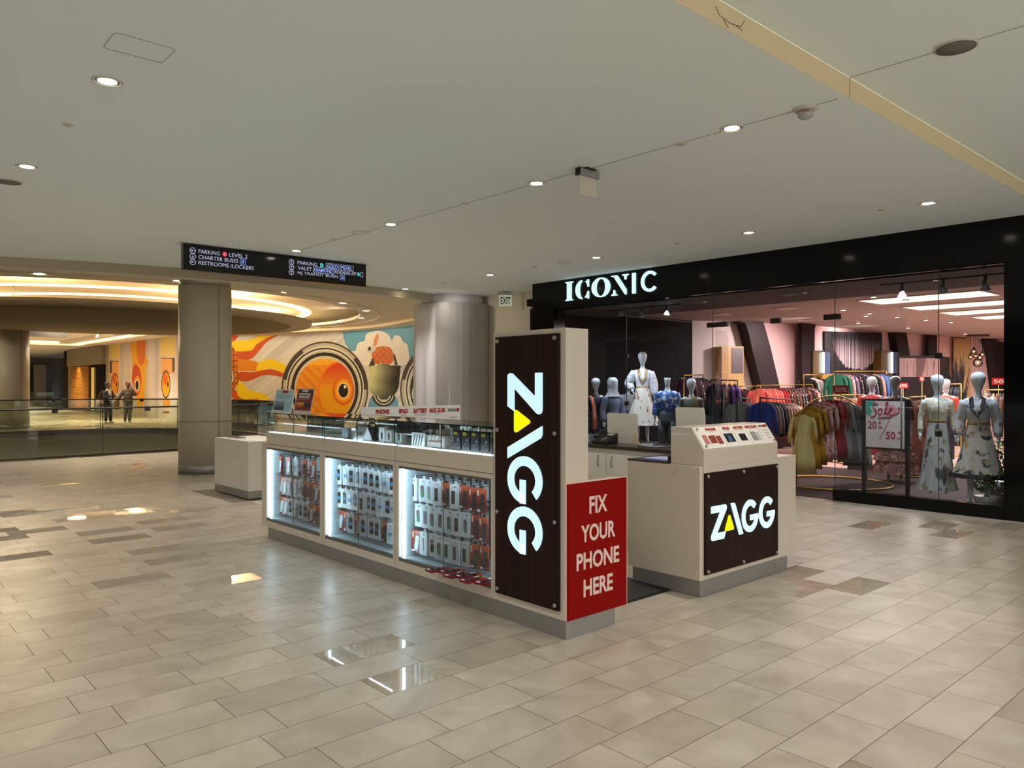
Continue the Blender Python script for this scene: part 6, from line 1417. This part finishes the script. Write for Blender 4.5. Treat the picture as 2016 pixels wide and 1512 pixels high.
def fab(nm):
    if nm in FAB: return FAB[nm]
    T_ = {'plum': (70, 34, 52), 'purple': (104, 66, 130), 'black': (18, 16, 20), 'grey': (120, 124, 128), 'light grey': (166, 166, 166), 'blue': (40, 60, 150), 'taupe': (150, 126, 112), 'dusty pink': (196, 150, 140), 'coral': (226, 96, 84),
          'red': (168, 22, 26), 'mustard': (170, 122, 26), 'cream yellow': (206, 188, 124), 'cream': (206, 196, 176), 'green': (30, 110, 84), 'navy': (30, 34, 66), 'sky blue': (80, 116, 176), 'olive': (88, 84, 40), 'orange': (204, 110, 60), 'white': (220, 214, 206), 'brown': (110, 76, 60)}
    P_ = {'black floral': ((26, 18, 22), [(190, 90, 90), (196, 180, 160)]), 'pink floral': ((210, 160, 150), [(150, 60, 60), (230, 220, 200)]), 'rust floral': ((120, 50, 36), [(210, 150, 110), (60, 30, 30)]), 'purple floral': ((130, 110, 150), [(220, 200, 210), (60, 40, 80)]), 'navy floral': ((28, 30, 56), [(160, 90, 100), (200, 190, 180)]), 'coral stripe': ((226, 110, 96), [(240, 200, 180)])}
    FAB[nm] = mat('fabric_'+nm.replace(' ', '_'), T_[nm], 0.75, vary=0.18, scale=7) if nm in T_ else mat_print('fabric_'+nm.replace(' ', '_'), P_[nm][0], P_[nm][1], 18, 0.75, 0.57)
    return FAB[nm]
KW = {'dress': 'dress', 'gown': 'long dress', 'top': 'top', 'trouser': 'trousers'}
def rack(name, rodpts, items, where, parent_label, z_rod=None, legs='floor', mrod=None, turn=0.0, floor_z=0.006, sc=1.0, wall=None):
    """rodpts: the rod's line; items: (kind, fabric) from the left"""
    pts = [Vector(p) for p in rodpts]; mrod = mrod or M_gold
    c = pts[len(pts)//2]; t = thing('clothes_rack', parent_label, 'clothes rack', (c.x, c.y, floor_z))
    MB().tube(pts, .012, 8).build('rod', mrod, t)
    if legs == 'floor':
        for e in (pts[0], pts[-1]):
            MB().tube([e, Vector((e.x, e.y, floor_z))], .012, 8).build('upright', mrod, t)
            dd = (pts[-1]-pts[0]); dd.z = 0; dd = Vector((-dd.y, dd.x, 0)).normalized()*.22; f_ = Vector((e.x, e.y, floor_z+.012)); MB().tube([f_-dd, f_+dd], .012, 8).build('foot', mrod, t)
    elif legs == 'wall':
        for e in (pts[0], pts[-1]):
            MB().tube([e, e+Vector(wall)], .010, 8).build('wall_bracket', mrod, t); 
    seg = [0]
    for i in range(1, len(pts)): seg.append(seg[-1]+(pts[i]-pts[i-1]).length)
    n = len(items)
    for k, (kind, fb) in enumerate(items):
        u = seg[-1]*(k+0.5)/n; i = max(j for j in range(len(seg)) if seg[j] <= u); i = min(i, len(pts)-2); p = pts[i].lerp(pts[i+1], (u-seg[i])/(seg[i+1]-seg[i])); d = pts[i+1]-pts[i]
        pr_, used = GP[kind]; o = pr_ if not used else copy_tree(pr_); GP[kind][1] = True
        o.location = p-Vector((0, 0, 0.05)); o.rotation_euler = (0, 0, math.atan2(d.y, d.x)-PI/2+turn+random.uniform(-.22, .22)); o.scale = (sc, sc, sc)
        for ch in o.children:
            if ch.name.startswith('cloth'):
                ch.material_slots[0].link = 'OBJECT'; ch.material_slots[0].material = fab(fb)
        art = 'pair of %s trousers' % fb if kind == 'trouser' else '%s %s' % (fb, KW[kind])
        o['label'] = '%s, %s from the left %s' % (art, ordn(k), where); o['group'] = 'garments '+where
    return t
def seq(s): return [tuple(q.split(':')) for q in s.split(',')]
D = at_d
rack('a', [D(1346, 739, 15.6), D(1384, 738, 16.3)], seq('dress:plum,dress:black,dress:plum,dress:black floral,dress:plum,dress:black,dress:plum,dress:black'), 'on the plum rail', 'short brass rail of plum and black dresses beside the entrance', turn=.3)
rack('b', [D(1400, 748, 15.0), D(1452, 749, 14.6)], seq('gown:black,gown:plum,gown:plum,gown:purple,gown:purple'), 'on the purple dress rail', 'brass rail of long dark and purple dresses', mrod=M_black, turn=1.0)
rack('c', [D(1440, 761, 17.0), D(1497, 760, 17.3)], seq('top:black,top:plum,top:rust floral,top:black floral,top:pink floral,top:black,top:rust floral,top:black'), 'on the dark rail behind', 'thin rail of small dark tops behind the grey rack', turn=.5)
rack('d', [D(1490, 759, 16.6), D(1600, 757, 17.4)], seq(','.join(['top:coral', 'top:coral stripe', 'top:coral', 'top:coral stripe', 'top:coral', 'top:coral stripe', 'dress:red', 'dress:red', 'dress:black floral', 'dress:rust floral', 'dress:black floral', 'dress:brown', 'dress:black floral', 'dress:navy floral', 'dress:black floral', 'dress:rust floral', 'dress:black', 'dress:black floral', 'dress:pink floral', 'dress:black floral'])), 'on the long brass rail', 'long brass rail of coral tops and dark floral dresses', turn=.75)
rack('e', [D(1452, 783, 12.9), D(1476, 785, 13.6)], seq('top:grey,top:light grey,top:grey,top:light grey'), 'on the left arm of the black rack', 'left arm of the black rack with grey tops', mrod=M_black, turn=.3, sc=0.92)
rack('f', [D(1497, 783, 12.6), D(1562, 787, 14.2)], seq('top:blue,top:taupe,top:grey,top:navy,top:taupe,top:dusty pink,top:taupe,top:dusty pink,top:cream,top:dusty pink'), 'on the right arm of the black rack', 'right arm of the black rack with a blue sweater in front', mrod=M_black, turn=.1, sc=0.92)
ha, hb = D(1567, 820, 11.9), D(1706, 820, 12.6); hv = hb-ha; hv.z = 0; hoop = []
for k in range(19):
    a = PI*(1-k/18); m = (ha+hb)/2; m.z = 0.90; hoop.append(m+hv*0.5*math.cos(a)+Vector((0, 0, 0.52*math.sin(a))))
hr = rack('g', hoop[3:16], seq('dress:cream yellow,dress:mustard,dress:mustard,dress:pink floral,dress:pink floral,dress:red,dress:red,dress:light grey,dress:grey,dress:light grey,dress:grey,dress:cream'), 'on the brass hoop rack', 'round brass hoop rack of mustard, red and grey dresses', legs=None, turn=.9, sc=0.86)
MB().tube(hoop, .013, 8).build('hoop', M_gold, hr); bm_ = (ha+hb)/2
MB().tube([hoop[0], Vector((hoop[0].x, hoop[0].y, .03))], .013, 8).build('upright', M_gold, hr); MB().tube([hoop[-1], Vector((hoop[-1].x, hoop[-1].y, .03))], .013, 8).build('upright', M_gold, hr)
MB().tube([Vector((bm_.x+hv.length*.55*math.cos(a), bm_.y+hv.length*.55*math.sin(a), .03)) for a in [2*PI*k/32 for k in range(32)]], .016, 8, 0, True).build('base_ring', M_gold, hr)
rack('h', [D(1642, 731, 17.5), D(1745, 731, 18.3)], seq('top:green,top:green,top:pink floral,top:purple floral,top:black floral,top:black,top:navy,top:purple floral,top:navy floral,top:black,top:dusty pink,top:sky blue,top:sky blue,top:black'), 'on the rail under the fringe', 'high brass rail of mixed tops under the fringe hanging', turn=.6)
rack('i', [D(1645, 778, 15.6), D(1702, 777, 15.8)], seq('top:orange,top:rust floral,top:white,top:orange,top:cream,top:white,top:brown,top:black'), 'on the low rail behind the hoop', 'low brass rail of orange and white tops behind the hoop rack', turn=.6)
rack('j', [D(1786, 783, 13.2), D(1822, 780, 15.0)], seq('gown:dusty pink,dress:dusty pink,gown:mustard,dress:mustard,gown:mustard,dress:olive,gown:olive'), 'on the rail right of the poster', 'brass rail of pink and mustard dresses right of the sale poster', turn=.35)
rack('k', [D(1852, 757, 17.5), D(1892, 756, 17.0)], seq('dress:black,dress:navy floral,dress:black floral,dress:black,dress:navy,dress:black'), 'on the rail between the window mannequins', 'brass rail of black and navy dresses between the two window mannequins', turn=.7)
rack('l', [D(1940, 768, 15.0), D(1980, 768, 14.6)], seq('top:white,top:brown,top:white,top:rust floral,top:black,top:brown'), 'on the rail at the far right', 'brass rail with white hangers at the far right window', turn=.5)
rack('m', [D(1582, 738, 17.6), D(1618, 738, 18.0)], seq('top:black,top:white,top:black floral'), 'on the short rail by the dark pier', 'short brass rail with black tops beside the dark pier', turn=.6)
# low tables and tags
t = thing('display_table', 'glass display table with folded goods in front of the shelf unit', 'table', at_d(1785, 880, 17.5).xy.to_3d()); q = at_d(1785, 790, 17.5)
MB().box((q.x-.8, q.y-.3, 1.02), (q.x+.5, q.y+.3, 1.045)).build('top', mat('table_top', (196, 190, 180), 0.3), t)
for sx in (-.78, .46):
    for sy in (-.28, .28): MB().tube([(q.x+sx, q.y+sy, .006), (q.x+sx, q.y+sy, 1.02)], .015, 8).build('leg', M_gold, t)
for k, (dx, lab) in enumerate(((-.5, 'left'), (0.0, 'middle'), (.3, 'right'))):
    u = thing('folded_stack', '%s stack of folded white goods on the glass display table' % lab, 'folded clothes', (q.x+dx, q.y, 1.045), 'folded goods on the display table'); MB().box((q.x+dx-.11, q.y-.12, 1.046), (q.x+dx+.11, q.y+.12, 1.10)).build('lower_fold', M_paper, u, .01); MB().box((q.x+dx-.10, q.y-.11, 1.10), (q.x+dx+.10, q.y+.11, 1.14)).build('upper_fold', mat('fabric_cream2', (206, 190, 180), .7), u, .01)
for i, (px, py, d_, s, wd, hh, lab) in enumerate(((1655, 767, 13.0, '50%', .27, .14, 'red fifty percent sign above the brass hoop rack'), (1778, 759, 17.0, '50%', .22, .12, 'red percent sign on the display table by the ruffled dress'), (1815, 746, 18.0, '%', .11, .11, 'small bright red percent sign under the marble panel'), (1966, 751, 15.5, '50', .26, .14, 'bright red fifty sign at the right edge of the shop'))):
    p = at_d(px, py, d_); rt = Vector((CS, -SN, 0)); t = thing('discount_sign', lab, 'sign', (p.x, p.y, p.z-hh/2)); n = rt.cross(ZV)
    MB().prism([(-wd/2, -hh/2), (wd/2, -hh/2), (wd/2, hh/2), (-wd/2, hh/2)], p-n*.006, rt, ZV, .006).build('card', mat('red_discount_card', (200, 30, 34), .5, vary=0), t); MB().text(s, p+n*.002-rt*wd*.4-ZV*hh*.3, rt, ZV, hh*.6, wd*.8, .03).build('lettering', M_offwhite, t)
    MB().tube([p-ZV*hh/2, Vector((p.x, p.y, {0: 1.32, 1: .006, 2: .006, 3: .006}[i]))], .006, 6).build('stem', M_gold, t)
# sale poster on its stand
PX = 11.25; a = at_x(1704, 787, PX); c = at_x(1783, 787, PX); zb = at_x(1704, 881, PX).z; zt = a.z
t = thing('sale_poster', 'framed sale poster on a black two-legged stand inside the right window', 'poster', (PX, (a.y+c.y)/2, 0.006)); w_ = a.y-c.y; h_ = zt-zb; O = Vector((PX-.012, a.y, zb)); U = Vector((0, -1, 0))
MB().box((PX-.01, c.y-.015, zb-.015), (PX+.02, a.y+.015, zt+.015)).build('frame', M_black, t)
def R(x0, z0, x1, z1, m, nm, lift=0.0): MB().prism([(x0*w_, z0*h_), (x1*w_, z0*h_), (x1*w_, z1*h_), (x0*w_, z1*h_)], O-XV*lift, U, ZV, .001).build(nm, m, t)
R(0.02, 0.02, 0.98, 0.98, mat('poster_paper', (216, 202, 198), .5, vary=.02), 'sheet'); M_cr = mat('crimson_print', (176, 44, 74), .5, vary=0)
MB().prism([(0.03*w_, .97*h_), (0.03*w_, .70*h_), (.10*w_, .66*h_), (.18*w_, .74*h_), (.14*w_, .84*h_), (.24*w_, .90*h_), (.26*w_, .97*h_)], O-XV*.0015, U, ZV, .001).build('teal_blot', mat('teal_print', (70, 160, 140), .5, vary=0), t)
MB().prism([(w_*(.66+.14*math.cos(k*PI/10)), h_*(.80+.10*math.sin(k*PI/10))) for k in range(20)], O-XV*.0015, U, ZV, .001).build('pink_blot', mat('rose_print', (214, 150, 150), .5, vary=0), t)
sc_pts = lambda P_: [O-XV*.004+U*(x*w_)+ZV*(z*h_) for x, z in P_]
for nm, P_, rr in (('s', [(.33, .90), (.28, .93), (.22, .90), (.22, .84), (.28, .78), (.27, .70), (.20, .65), (.15, .68)], .012), ('a', [(.44, .80), (.40, .83), (.35, .80), (.34, .74), (.37, .70), (.42, .73), (.44, .80), (.44, .73), (.47, .70)], .010),
                   ('l', [(.47, .70), (.53, .80), (.58, .93), (.56, .96), (.53, .92), (.52, .78), (.55, .70)], .010), ('e', [(.55, .70), (.62, .77), (.68, .82), (.66, .85), (.62, .82), (.61, .74), (.66, .69), (.74, .71), (.84, .76), (.86, .84), (.82, .86)], .010), ('_', [(.34, .63), (.5, .645), (.66, .655)], .008)):
    q = catmull(P_, False, 5); MB().tube(sc_pts([tuple(v) for v in q]), rr*.8, 6).build('script_letter', M_cr, t)
for s, x, z, wd, hh in (('20', .07, .40, .23, .16), ('OFF', .33, .40, .11, .055), ('%', .34, .50, .07, .06), ('50', .52, .20, .24, .16), ('OFF', .80, .20, .12, .055), ('%', .82, .31, .07, .06)):
    MB().text(s, O-XV*.003+U*x*w_+ZV*z*h_, U, ZV, hh*h_, wd*w_, .02).build('lettering', M_cr if len(s) < 3 else M_redprint, t)
MB().prism([(.36*w_, .18*h_), (.375*w_, .18*h_), (.63*w_, .60*h_), (.615*w_, .60*h_)], O-XV*.002, U, ZV, .001).build('slash', M_cr, t)
for y in (a.y+.03, c.y-.02): MB().box((PX, y-.025, .03), (PX+.04, y+.025, zt+.01)).build('stand_post', M_black, t)
MB().box((PX-.14, c.y-.05, .006), (PX+.18, a.y+.06, .03)).build('stand_base', M_black, t)
# potted flowers at the right end of the window
M_leaf = mat('deep_green_leaf', (56, 104, 48), .45, vary=.25, scale=20); M_leaf2 = mat('mid_green_leaf', (86, 132, 60), .45, vary=.25, scale=20); M_fl = mat('dark_red_petal', (190, 28, 38), .5, vary=.2, scale=20)
def leafs(b, c, n, r, h, ln, m):
    for _ in range(n):
        a = random.uniform(0, 2*PI); e = random.uniform(.1, 1.2); rr = r*random.uniform(.3, 1); p = Vector(c)+Vector((rr*math.cos(a), rr*math.sin(a), h*random.random())); d = Vector((math.cos(a)*math.cos(e), math.sin(a)*math.cos(e), math.sin(e))); s = d.cross(ZV).normalized(); l_ = ln*random.uniform(.6, 1.1)
        b.add([p, p+d*l_*.45+s*l_*.22, p+d*l_-ZV*l_*.15, p+d*l_*.45-s*l_*.22, p+d*l_*.5+ZV*.01], [(0, 1, 4), (1, 2, 4), (2, 3, 4), (3, 0, 4)], m)
for i, (px, d_, hh, rr, lab) in enumerate(((1943, 9.62, .42, .15, 'low pot of dark red flowers at the right window corner'), (1964, 9.95, .8, .17, 'taller red flowering plant behind the low pot at the right window corner'))):
    r = ray(px, 757); x, y = r[0]*d_, r[1]*d_; t = thing('potted_flowers', lab, 'potted plant', (x, y, .006))
    MB().lathe([(.0, .006), (.09, .006), (.13, .12+.1*i), (.15, .2+.15*i), (.13, .2+.15*i), (.0, .17+.15*i)], (x, y, 0), 24).build('pot', mat('white_pot', (190, 190, 186), .4), t)
    b = MB(); leafs(b, (x, y, .22+.15*i), 120, rr, hh-.15-.15*i, .13, 0); o = b.build('foliage', M_leaf if i == 0 else M_leaf2, t); o['kind'] = 'stuff'
    for k in range(9):
        a = 2.4*k; q = Vector((x+rr*.8*math.cos(a)*(k/9)**.5, y+rr*.8*math.sin(a)*(k/9)**.5, .22+.15*i+(hh-.1-.15*i)*(.5+.5*((k*7) % 9)/9))); b = MB(); b2 = MB()
        for j in range(6):
            an = j*PI/3+k; dd = Vector((math.cos(an), math.sin(an), .25)); s = dd.cross(ZV).normalized(); b.add([q, q+dd*.035+s*.02, q+dd*.07, q+dd*.035-s*.02], [(0, 1, 2, 3)])
        f = b.build('blossom', M_fl, t); MB().ball(q+Vector((0, 0, .008)), .009, None, None, 6, 4).build('flower_centre', M_ypk, f)
    MB().tube([(x, y, .2), (x+.02, y, hh)], .006, 5).build('stem', M_leaf2, t)
t = thing('tall_dark_plant', 'tall dark dried branches beside the gold curtain', 'plant', at_d(1885, 880, 20).xy.to_3d()); q = at_d(1885, 800, 20.0); q.z = 0
MB().lathe([(0, .006), (.16, .006), (.2, .5), (.15, .7), (.0, .66)], (q.x, q.y, 0), 20).build('vase', M_darksteel, t)
b = MB()
for k in range(70):
    a = random.uniform(0, 2*PI); r0 = random.uniform(.05, .38); z1 = random.uniform(1.5, 2.55)-r0*1.2; b.tube([(q.x, q.y, .65), (q.x+r0*.5*math.cos(a), q.y+r0*.5*math.sin(a), z1*.6), (q.x+r0*math.cos(a), q.y+r0*math.sin(a), z1)], [.006, .02, .006], 4)
o = b.build('branches', mat('dark_dried_branch', (40, 34, 34), .8), t); o['kind'] = 'stuff'

for pr_, used in GP.values():
    if not used:
        for ch in list(pr_.children): bpy.data.objects.remove(ch)
        bpy.data.objects.remove(pr_)
# ================================================================ THE TWO PEOPLE BEYOND THE RAILING
M_skin = mat('brown_skin', (122, 78, 58), 0.5, vary=0.04); M_hair = mat('black_hair', (18, 14, 14), 0.7, vary=0.2, scale=40); M_denim = mat('dark_denim', (44, 52, 66), 0.8, vary=0.12, scale=14)
M_jeans = mat('black_jeans', (36, 38, 44), 0.8, vary=0.1); M_sweat = mat('grey_sweatshirt', (92, 86, 82), 0.85, vary=0.08); M_jog = mat('grey_joggers', (100, 102, 98), 0.85, vary=0.08); M_shoe = mat('white_sneaker', (196, 190, 182), 0.5, vary=0.05)
def person(px, py, h, label, L, R, legs, yaw):
    p = at_z(px, py, 0.0); t = thing('person', label, 'person', (p.x, p.y, 0.0), None, face_cam(px)+yaw); s = h/1.76; t.scale = (s, s, s)
    J, E = body_joints('real', L, R, legs); vs, fs = skin_mesh(J, E); b = MB(); b.add(vs, fs, 0, True); add_fingers(b, J, 0.9); add_head(b, 'real')
    b.ball((0, -.108, 1.635), .013, .022, .024, 10, 8)                                  # nose
    for s_ in (-1, 1): b.ball((s_*.078, .005, 1.64), .010, .02, .03, 8, 6)                # ears
    bl(b, 'body', M_skin, t)
    for s_ in (-1, 1):
        e = MB().ball((s_*.030, -.088, 1.662), .013, .010, .008, 10, 6); bl(e, 'eye', M_paper, t); bl(MB().ball((s_*.030, -.096, 1.662), .006, .004, .006, 8, 6), 'iris', M_hair, t)
        bl(MB().tube([(s_*.048, -.086, 1.683), (s_*.03, -.096, 1.688), (s_*.014, -.095, 1.684)], .004, 6), 'eyebrow', M_hair, t)
    bl(MB().tube([(-.024, -.088, 1.592), (0, -.098, 1.594), (.024, -.088, 1.592)], .007, 8), 'mouth', mat('lips', (120, 50, 48), 0.5), t)
    return t, J
def shoes(t, J, m):
    for nm in 'LR':
        a, b_, c = [Vector(J[k+nm][0]) for k in ('an', 'bl', 'to')]
        z0 = min(a.z-.075, b_.z-.03)
        s = MB().tube([a+Vector((0, .05, -.045)), a+Vector((0, 0, -.035)), b_+Vector((0, 0, .008)), c+Vector((0, -.02, .004))], [.040, .048, .044, .026], 12)
        bl(s, 'shoe', m, t)
def legwear(t, J, m, r=(.105, .088, .074, .066, .064), end=0.0):
    b = MB(); b.rings(loftrows([(.80, .155, .12, 0, .01, 0), (.9, .172, .135, 0, .01, 0), (1.0, .158, .125, 0, .01, 0), (1.08, .135, .11, 0, 0, 0)]))
    for nm in 'LR':
        h, k_, a = [Vector(J[q+nm][0]) for q in ('hp', 'kn', 'an')]; b.tube([h+Vector((0, 0, .04)), h.lerp(k_, .5), k_, k_.lerp(a, .5), a+Vector((0, 0, end))], r, 14)
    bl(b, 'trousers', m, t)
def shirt(t, J, m, nm, low=.95, ease=.03, arm=(.075, .05), upto=.96, mate=None):
    b = MB(); b.rings(loftrows([(low, .165+ease, .13+ease, 0, .01, .01), (1.08, .135+ease, .112+ease, 0, 0, .02), (1.20, .135+ease, .115+ease, 0, 0, .01), (1.30, .145+ease, .12+ease, 0, 0, 0), (1.39, .145+ease, .085+ease, 0, 0, 0), (1.44, .105+ease, .058+ease, 0, .01, 0), (1.485, .06, .055, 0, .01, 0)], 48, 6)); sleeves(b, J, arm[0], arm[1], .006, upto); return bl(b, nm, m, t)
t, J = person(213, 833.5, 1.66, 'person with dark bun and denim jacket carrying bags and a cup, on the left', ((.22, -.03, 1.14), (.09, -.28, 1.22)), ((.23, -.02, 1.14), (.10, -.27, 1.20)), {'L': ((.10, -.03, .49), (.12, -.01, .085)), 'R': ((.10, 0, .49), (.12, .01, .085))}, 0.75)
legwear(t, J, M_jeans, end=.03); shoes(t, J, M_shoe)
shirt(t, J, mat('white_tshirt', (206, 200, 196), .8), 'shirt', low=1.0, ease=.012, arm=(.06, .055), upto=.3)
b = MB(); rows = loftrows([(.98, .20, .155, 0, .012, .02), (1.1, .175, .14, 0, .01, .01), (1.25, .178, .15, 0, .005, 0), (1.38, .175, .115, 0, 0, 0), (1.445, .13, .085, 0, .01, 0)], 48, 5)
rows = [[(p[0]*(1.0), p[1], p[2]) for p in r] for r in rows]; n = 48; k0 = [k for k in range(n) if not (32 <= k <= 39)]
b.add([p for r in rows for p in r], [(i*n+k, i*n+(k+1) % n, (i+1)*n+(k+1) % n, (i+1)*n+k) for i in range(len(rows)-1) for k in k0], 0, True); sleeves(b, J, .08, .055, .006, .92); bl(b, 'denim_jacket', M_denim, t)
b = MB(); b.ball((0, .022, 1.70), .098, .108, .085, 20, 12); b.ball((0, .10, 1.72), .085, .085, .08, 16, 10); b.tube([(-.07, .05, 1.66), (-.06, .085, 1.56)], [.035, .02]); b.tube([(.07, .05, 1.66), (.06, .085, 1.56)], [.035, .02]); bl(b, 'hair', M_hair, t)
R0 = Vector(t.location); yw = t.rotation_euler.z
def loc_of(t, v): c, s = math.cos(t.rotation_euler.z), math.sin(t.rotation_euler.z); k = t.scale[0]; return Vector((t.location.x+k*(c*v[0]-s*v[1]), t.location.y+k*(s*v[0]+c*v[1]), k*v[2]))
def held(name, label, cat, t, v):
    o = thing(name, label, cat, loc_of(t, v), None, t.rotation_euler.z); return o
def hb(b, name, m, o): q = b.build(name, m, None); q.parent = o; return q
o = held('iced_drink', 'white and green lidded cup held by the person in the denim jacket', 'cup', t, (.10, -.355, 1.20)); hb(MB().lathe([(.028, -.08), (.038, .07)], (0, 0, 0), 16), 'cup', mat('pale_green_drink', (170, 180, 150), .4), o); hb(MB().lathe([(.04, .07), (.035, .085), (.0, .09)], (0, 0, 0), 16), 'lid', M_paper, o); hb(MB().tube([(0, 0, .08), (.01, 0, .15)], .004, 6), 'straw', M_ypk, o)
o = held('mobile_phone', 'dark phone held up by the person in the denim jacket', 'phone', t, (-.09, -.34, 1.235)); hb(MB().box((-.035, -.004, -.06), (.035, .004, .07)), 'phone', M_black, o); hb(MB().box((-.031, .0041, -.055), (.031, .005, .065)), 'screen', M_darksteel, o)
o = held('tote_bag', 'large beige tote bag hanging at the left side of the denim jacket', 'bag', t, (-.32, .10, .88))
hb(MB().rings([[(.19*w_*math.cos(a)*1.0, .075*math.sin(a), z) for a in [2*PI*k/20 for k in range(20)]] for z, w_ in ((-.16, .9), (-.15, 1.05), (0, 1.1), (.16, 1.0))]), 'bag_body', mat('beige_canvas', (176, 164, 138), .8, vary=.1), o); hb(MB().tube([(-.12, 0, .15), (-.03, -.03, .42), (.12, -.02, .53), (.16, 0, .40), (.14, 0, .15)], .008, 6), 'strap', mat('tan_strap', (130, 104, 70), .7), o)
hb(MB().box((-.19, -.079, -.09), (.16, -.074, -.05)), 'dark_band', M_jeans, o)
o = held('paper_bag', 'brown paper shopping bag at the right side of the denim jacket', 'bag', t, (.30, -.14, .80)); hb(MB().add([(-.12, -.06, -.18), (.12, -.06, -.18), (.12, .06, -.18), (-.12, .06, -.18), (-.12, -.05, .16), (.12, -.05, .16), (.12, .05, .16), (-.12, .05, .16)], [(0, 3, 2, 1), (4, 5, 6, 7), (0, 1, 5, 4), (1, 2, 6, 5), (2, 3, 7, 6), (3, 0, 4, 7)]), 'bag_body', mat('kraft_paper', (150, 118, 70), .8, vary=.08), o); hb(MB().tube([(-.05, 0, .16), (-.06, .02, .27), (-.02, .03, .31), (.05, 0, .16)], .005, 6), 'handle', mat('tan_strap', (130, 104, 70), .7), o)
t, J = person(252, 832, 1.69, 'person in grey sweatshirt and joggers walking with a phone at the ear', ((.27, -.06, 1.17), (.135, -.10, 1.50)), ((.30, .0, 1.17), (.42, -.04, .94)), {'L': ((.07, -.08, .50), (.05, -.10, .085)), 'R': ((.08, .02, .50), (.10, .16, .10))}, 0.1)
legwear(t, J, M_jog, r=(.115, .10, .082, .072, .058), end=-.01); shoes(t, J, M_shoe); shirt(t, J, M_sweat, 'sweatshirt', low=.96, ease=.05, arm=(.088, .052))
bl(MB().rings(loftrows([(.93, .20, .165, 0, .01, .03), (.98, .225, .185, 0, .01, .02), (1.03, .215, .175, 0, .01, .0)], 48, 5)), 'waist_band', mat('olive_grey_cloth', (120, 116, 92), .8), t)
bl(MB().tube([(-.14, -.16, 1.0), (0, -.19, .985), (.14, -.16, 1.0)], .010, 6), 'drawstring', M_paper, t)
for dx, r_ in ((-.045, .03), (.035, .035)): bl(MB().ball((dx, -.158, 1.30), r_, .012, .026, 12, 8), 'chest_print', mat('faded_print', (176, 166, 156), .7), t)
b = MB(); b.ball((0, .02, 1.695), .094, .108, .075, 20, 12); b.ball((-.04, .03, 1.745), .05, .05, .035, 12, 8); bl(b, 'hair', M_hair, t)
o = held('mobile_phone', 'dark phone held to the ear of the person in grey', 'phone', t, (.105, -.06, 1.60)); hb(MB().box((-.006, -.035, -.075), (.006, .035, .07)), 'phone', M_black, o); hb(MB().lathe([(0, 0), (.008, 0)], (.0065, .02, .05), 8, cap=False), 'camera_lens', M_paper, o)
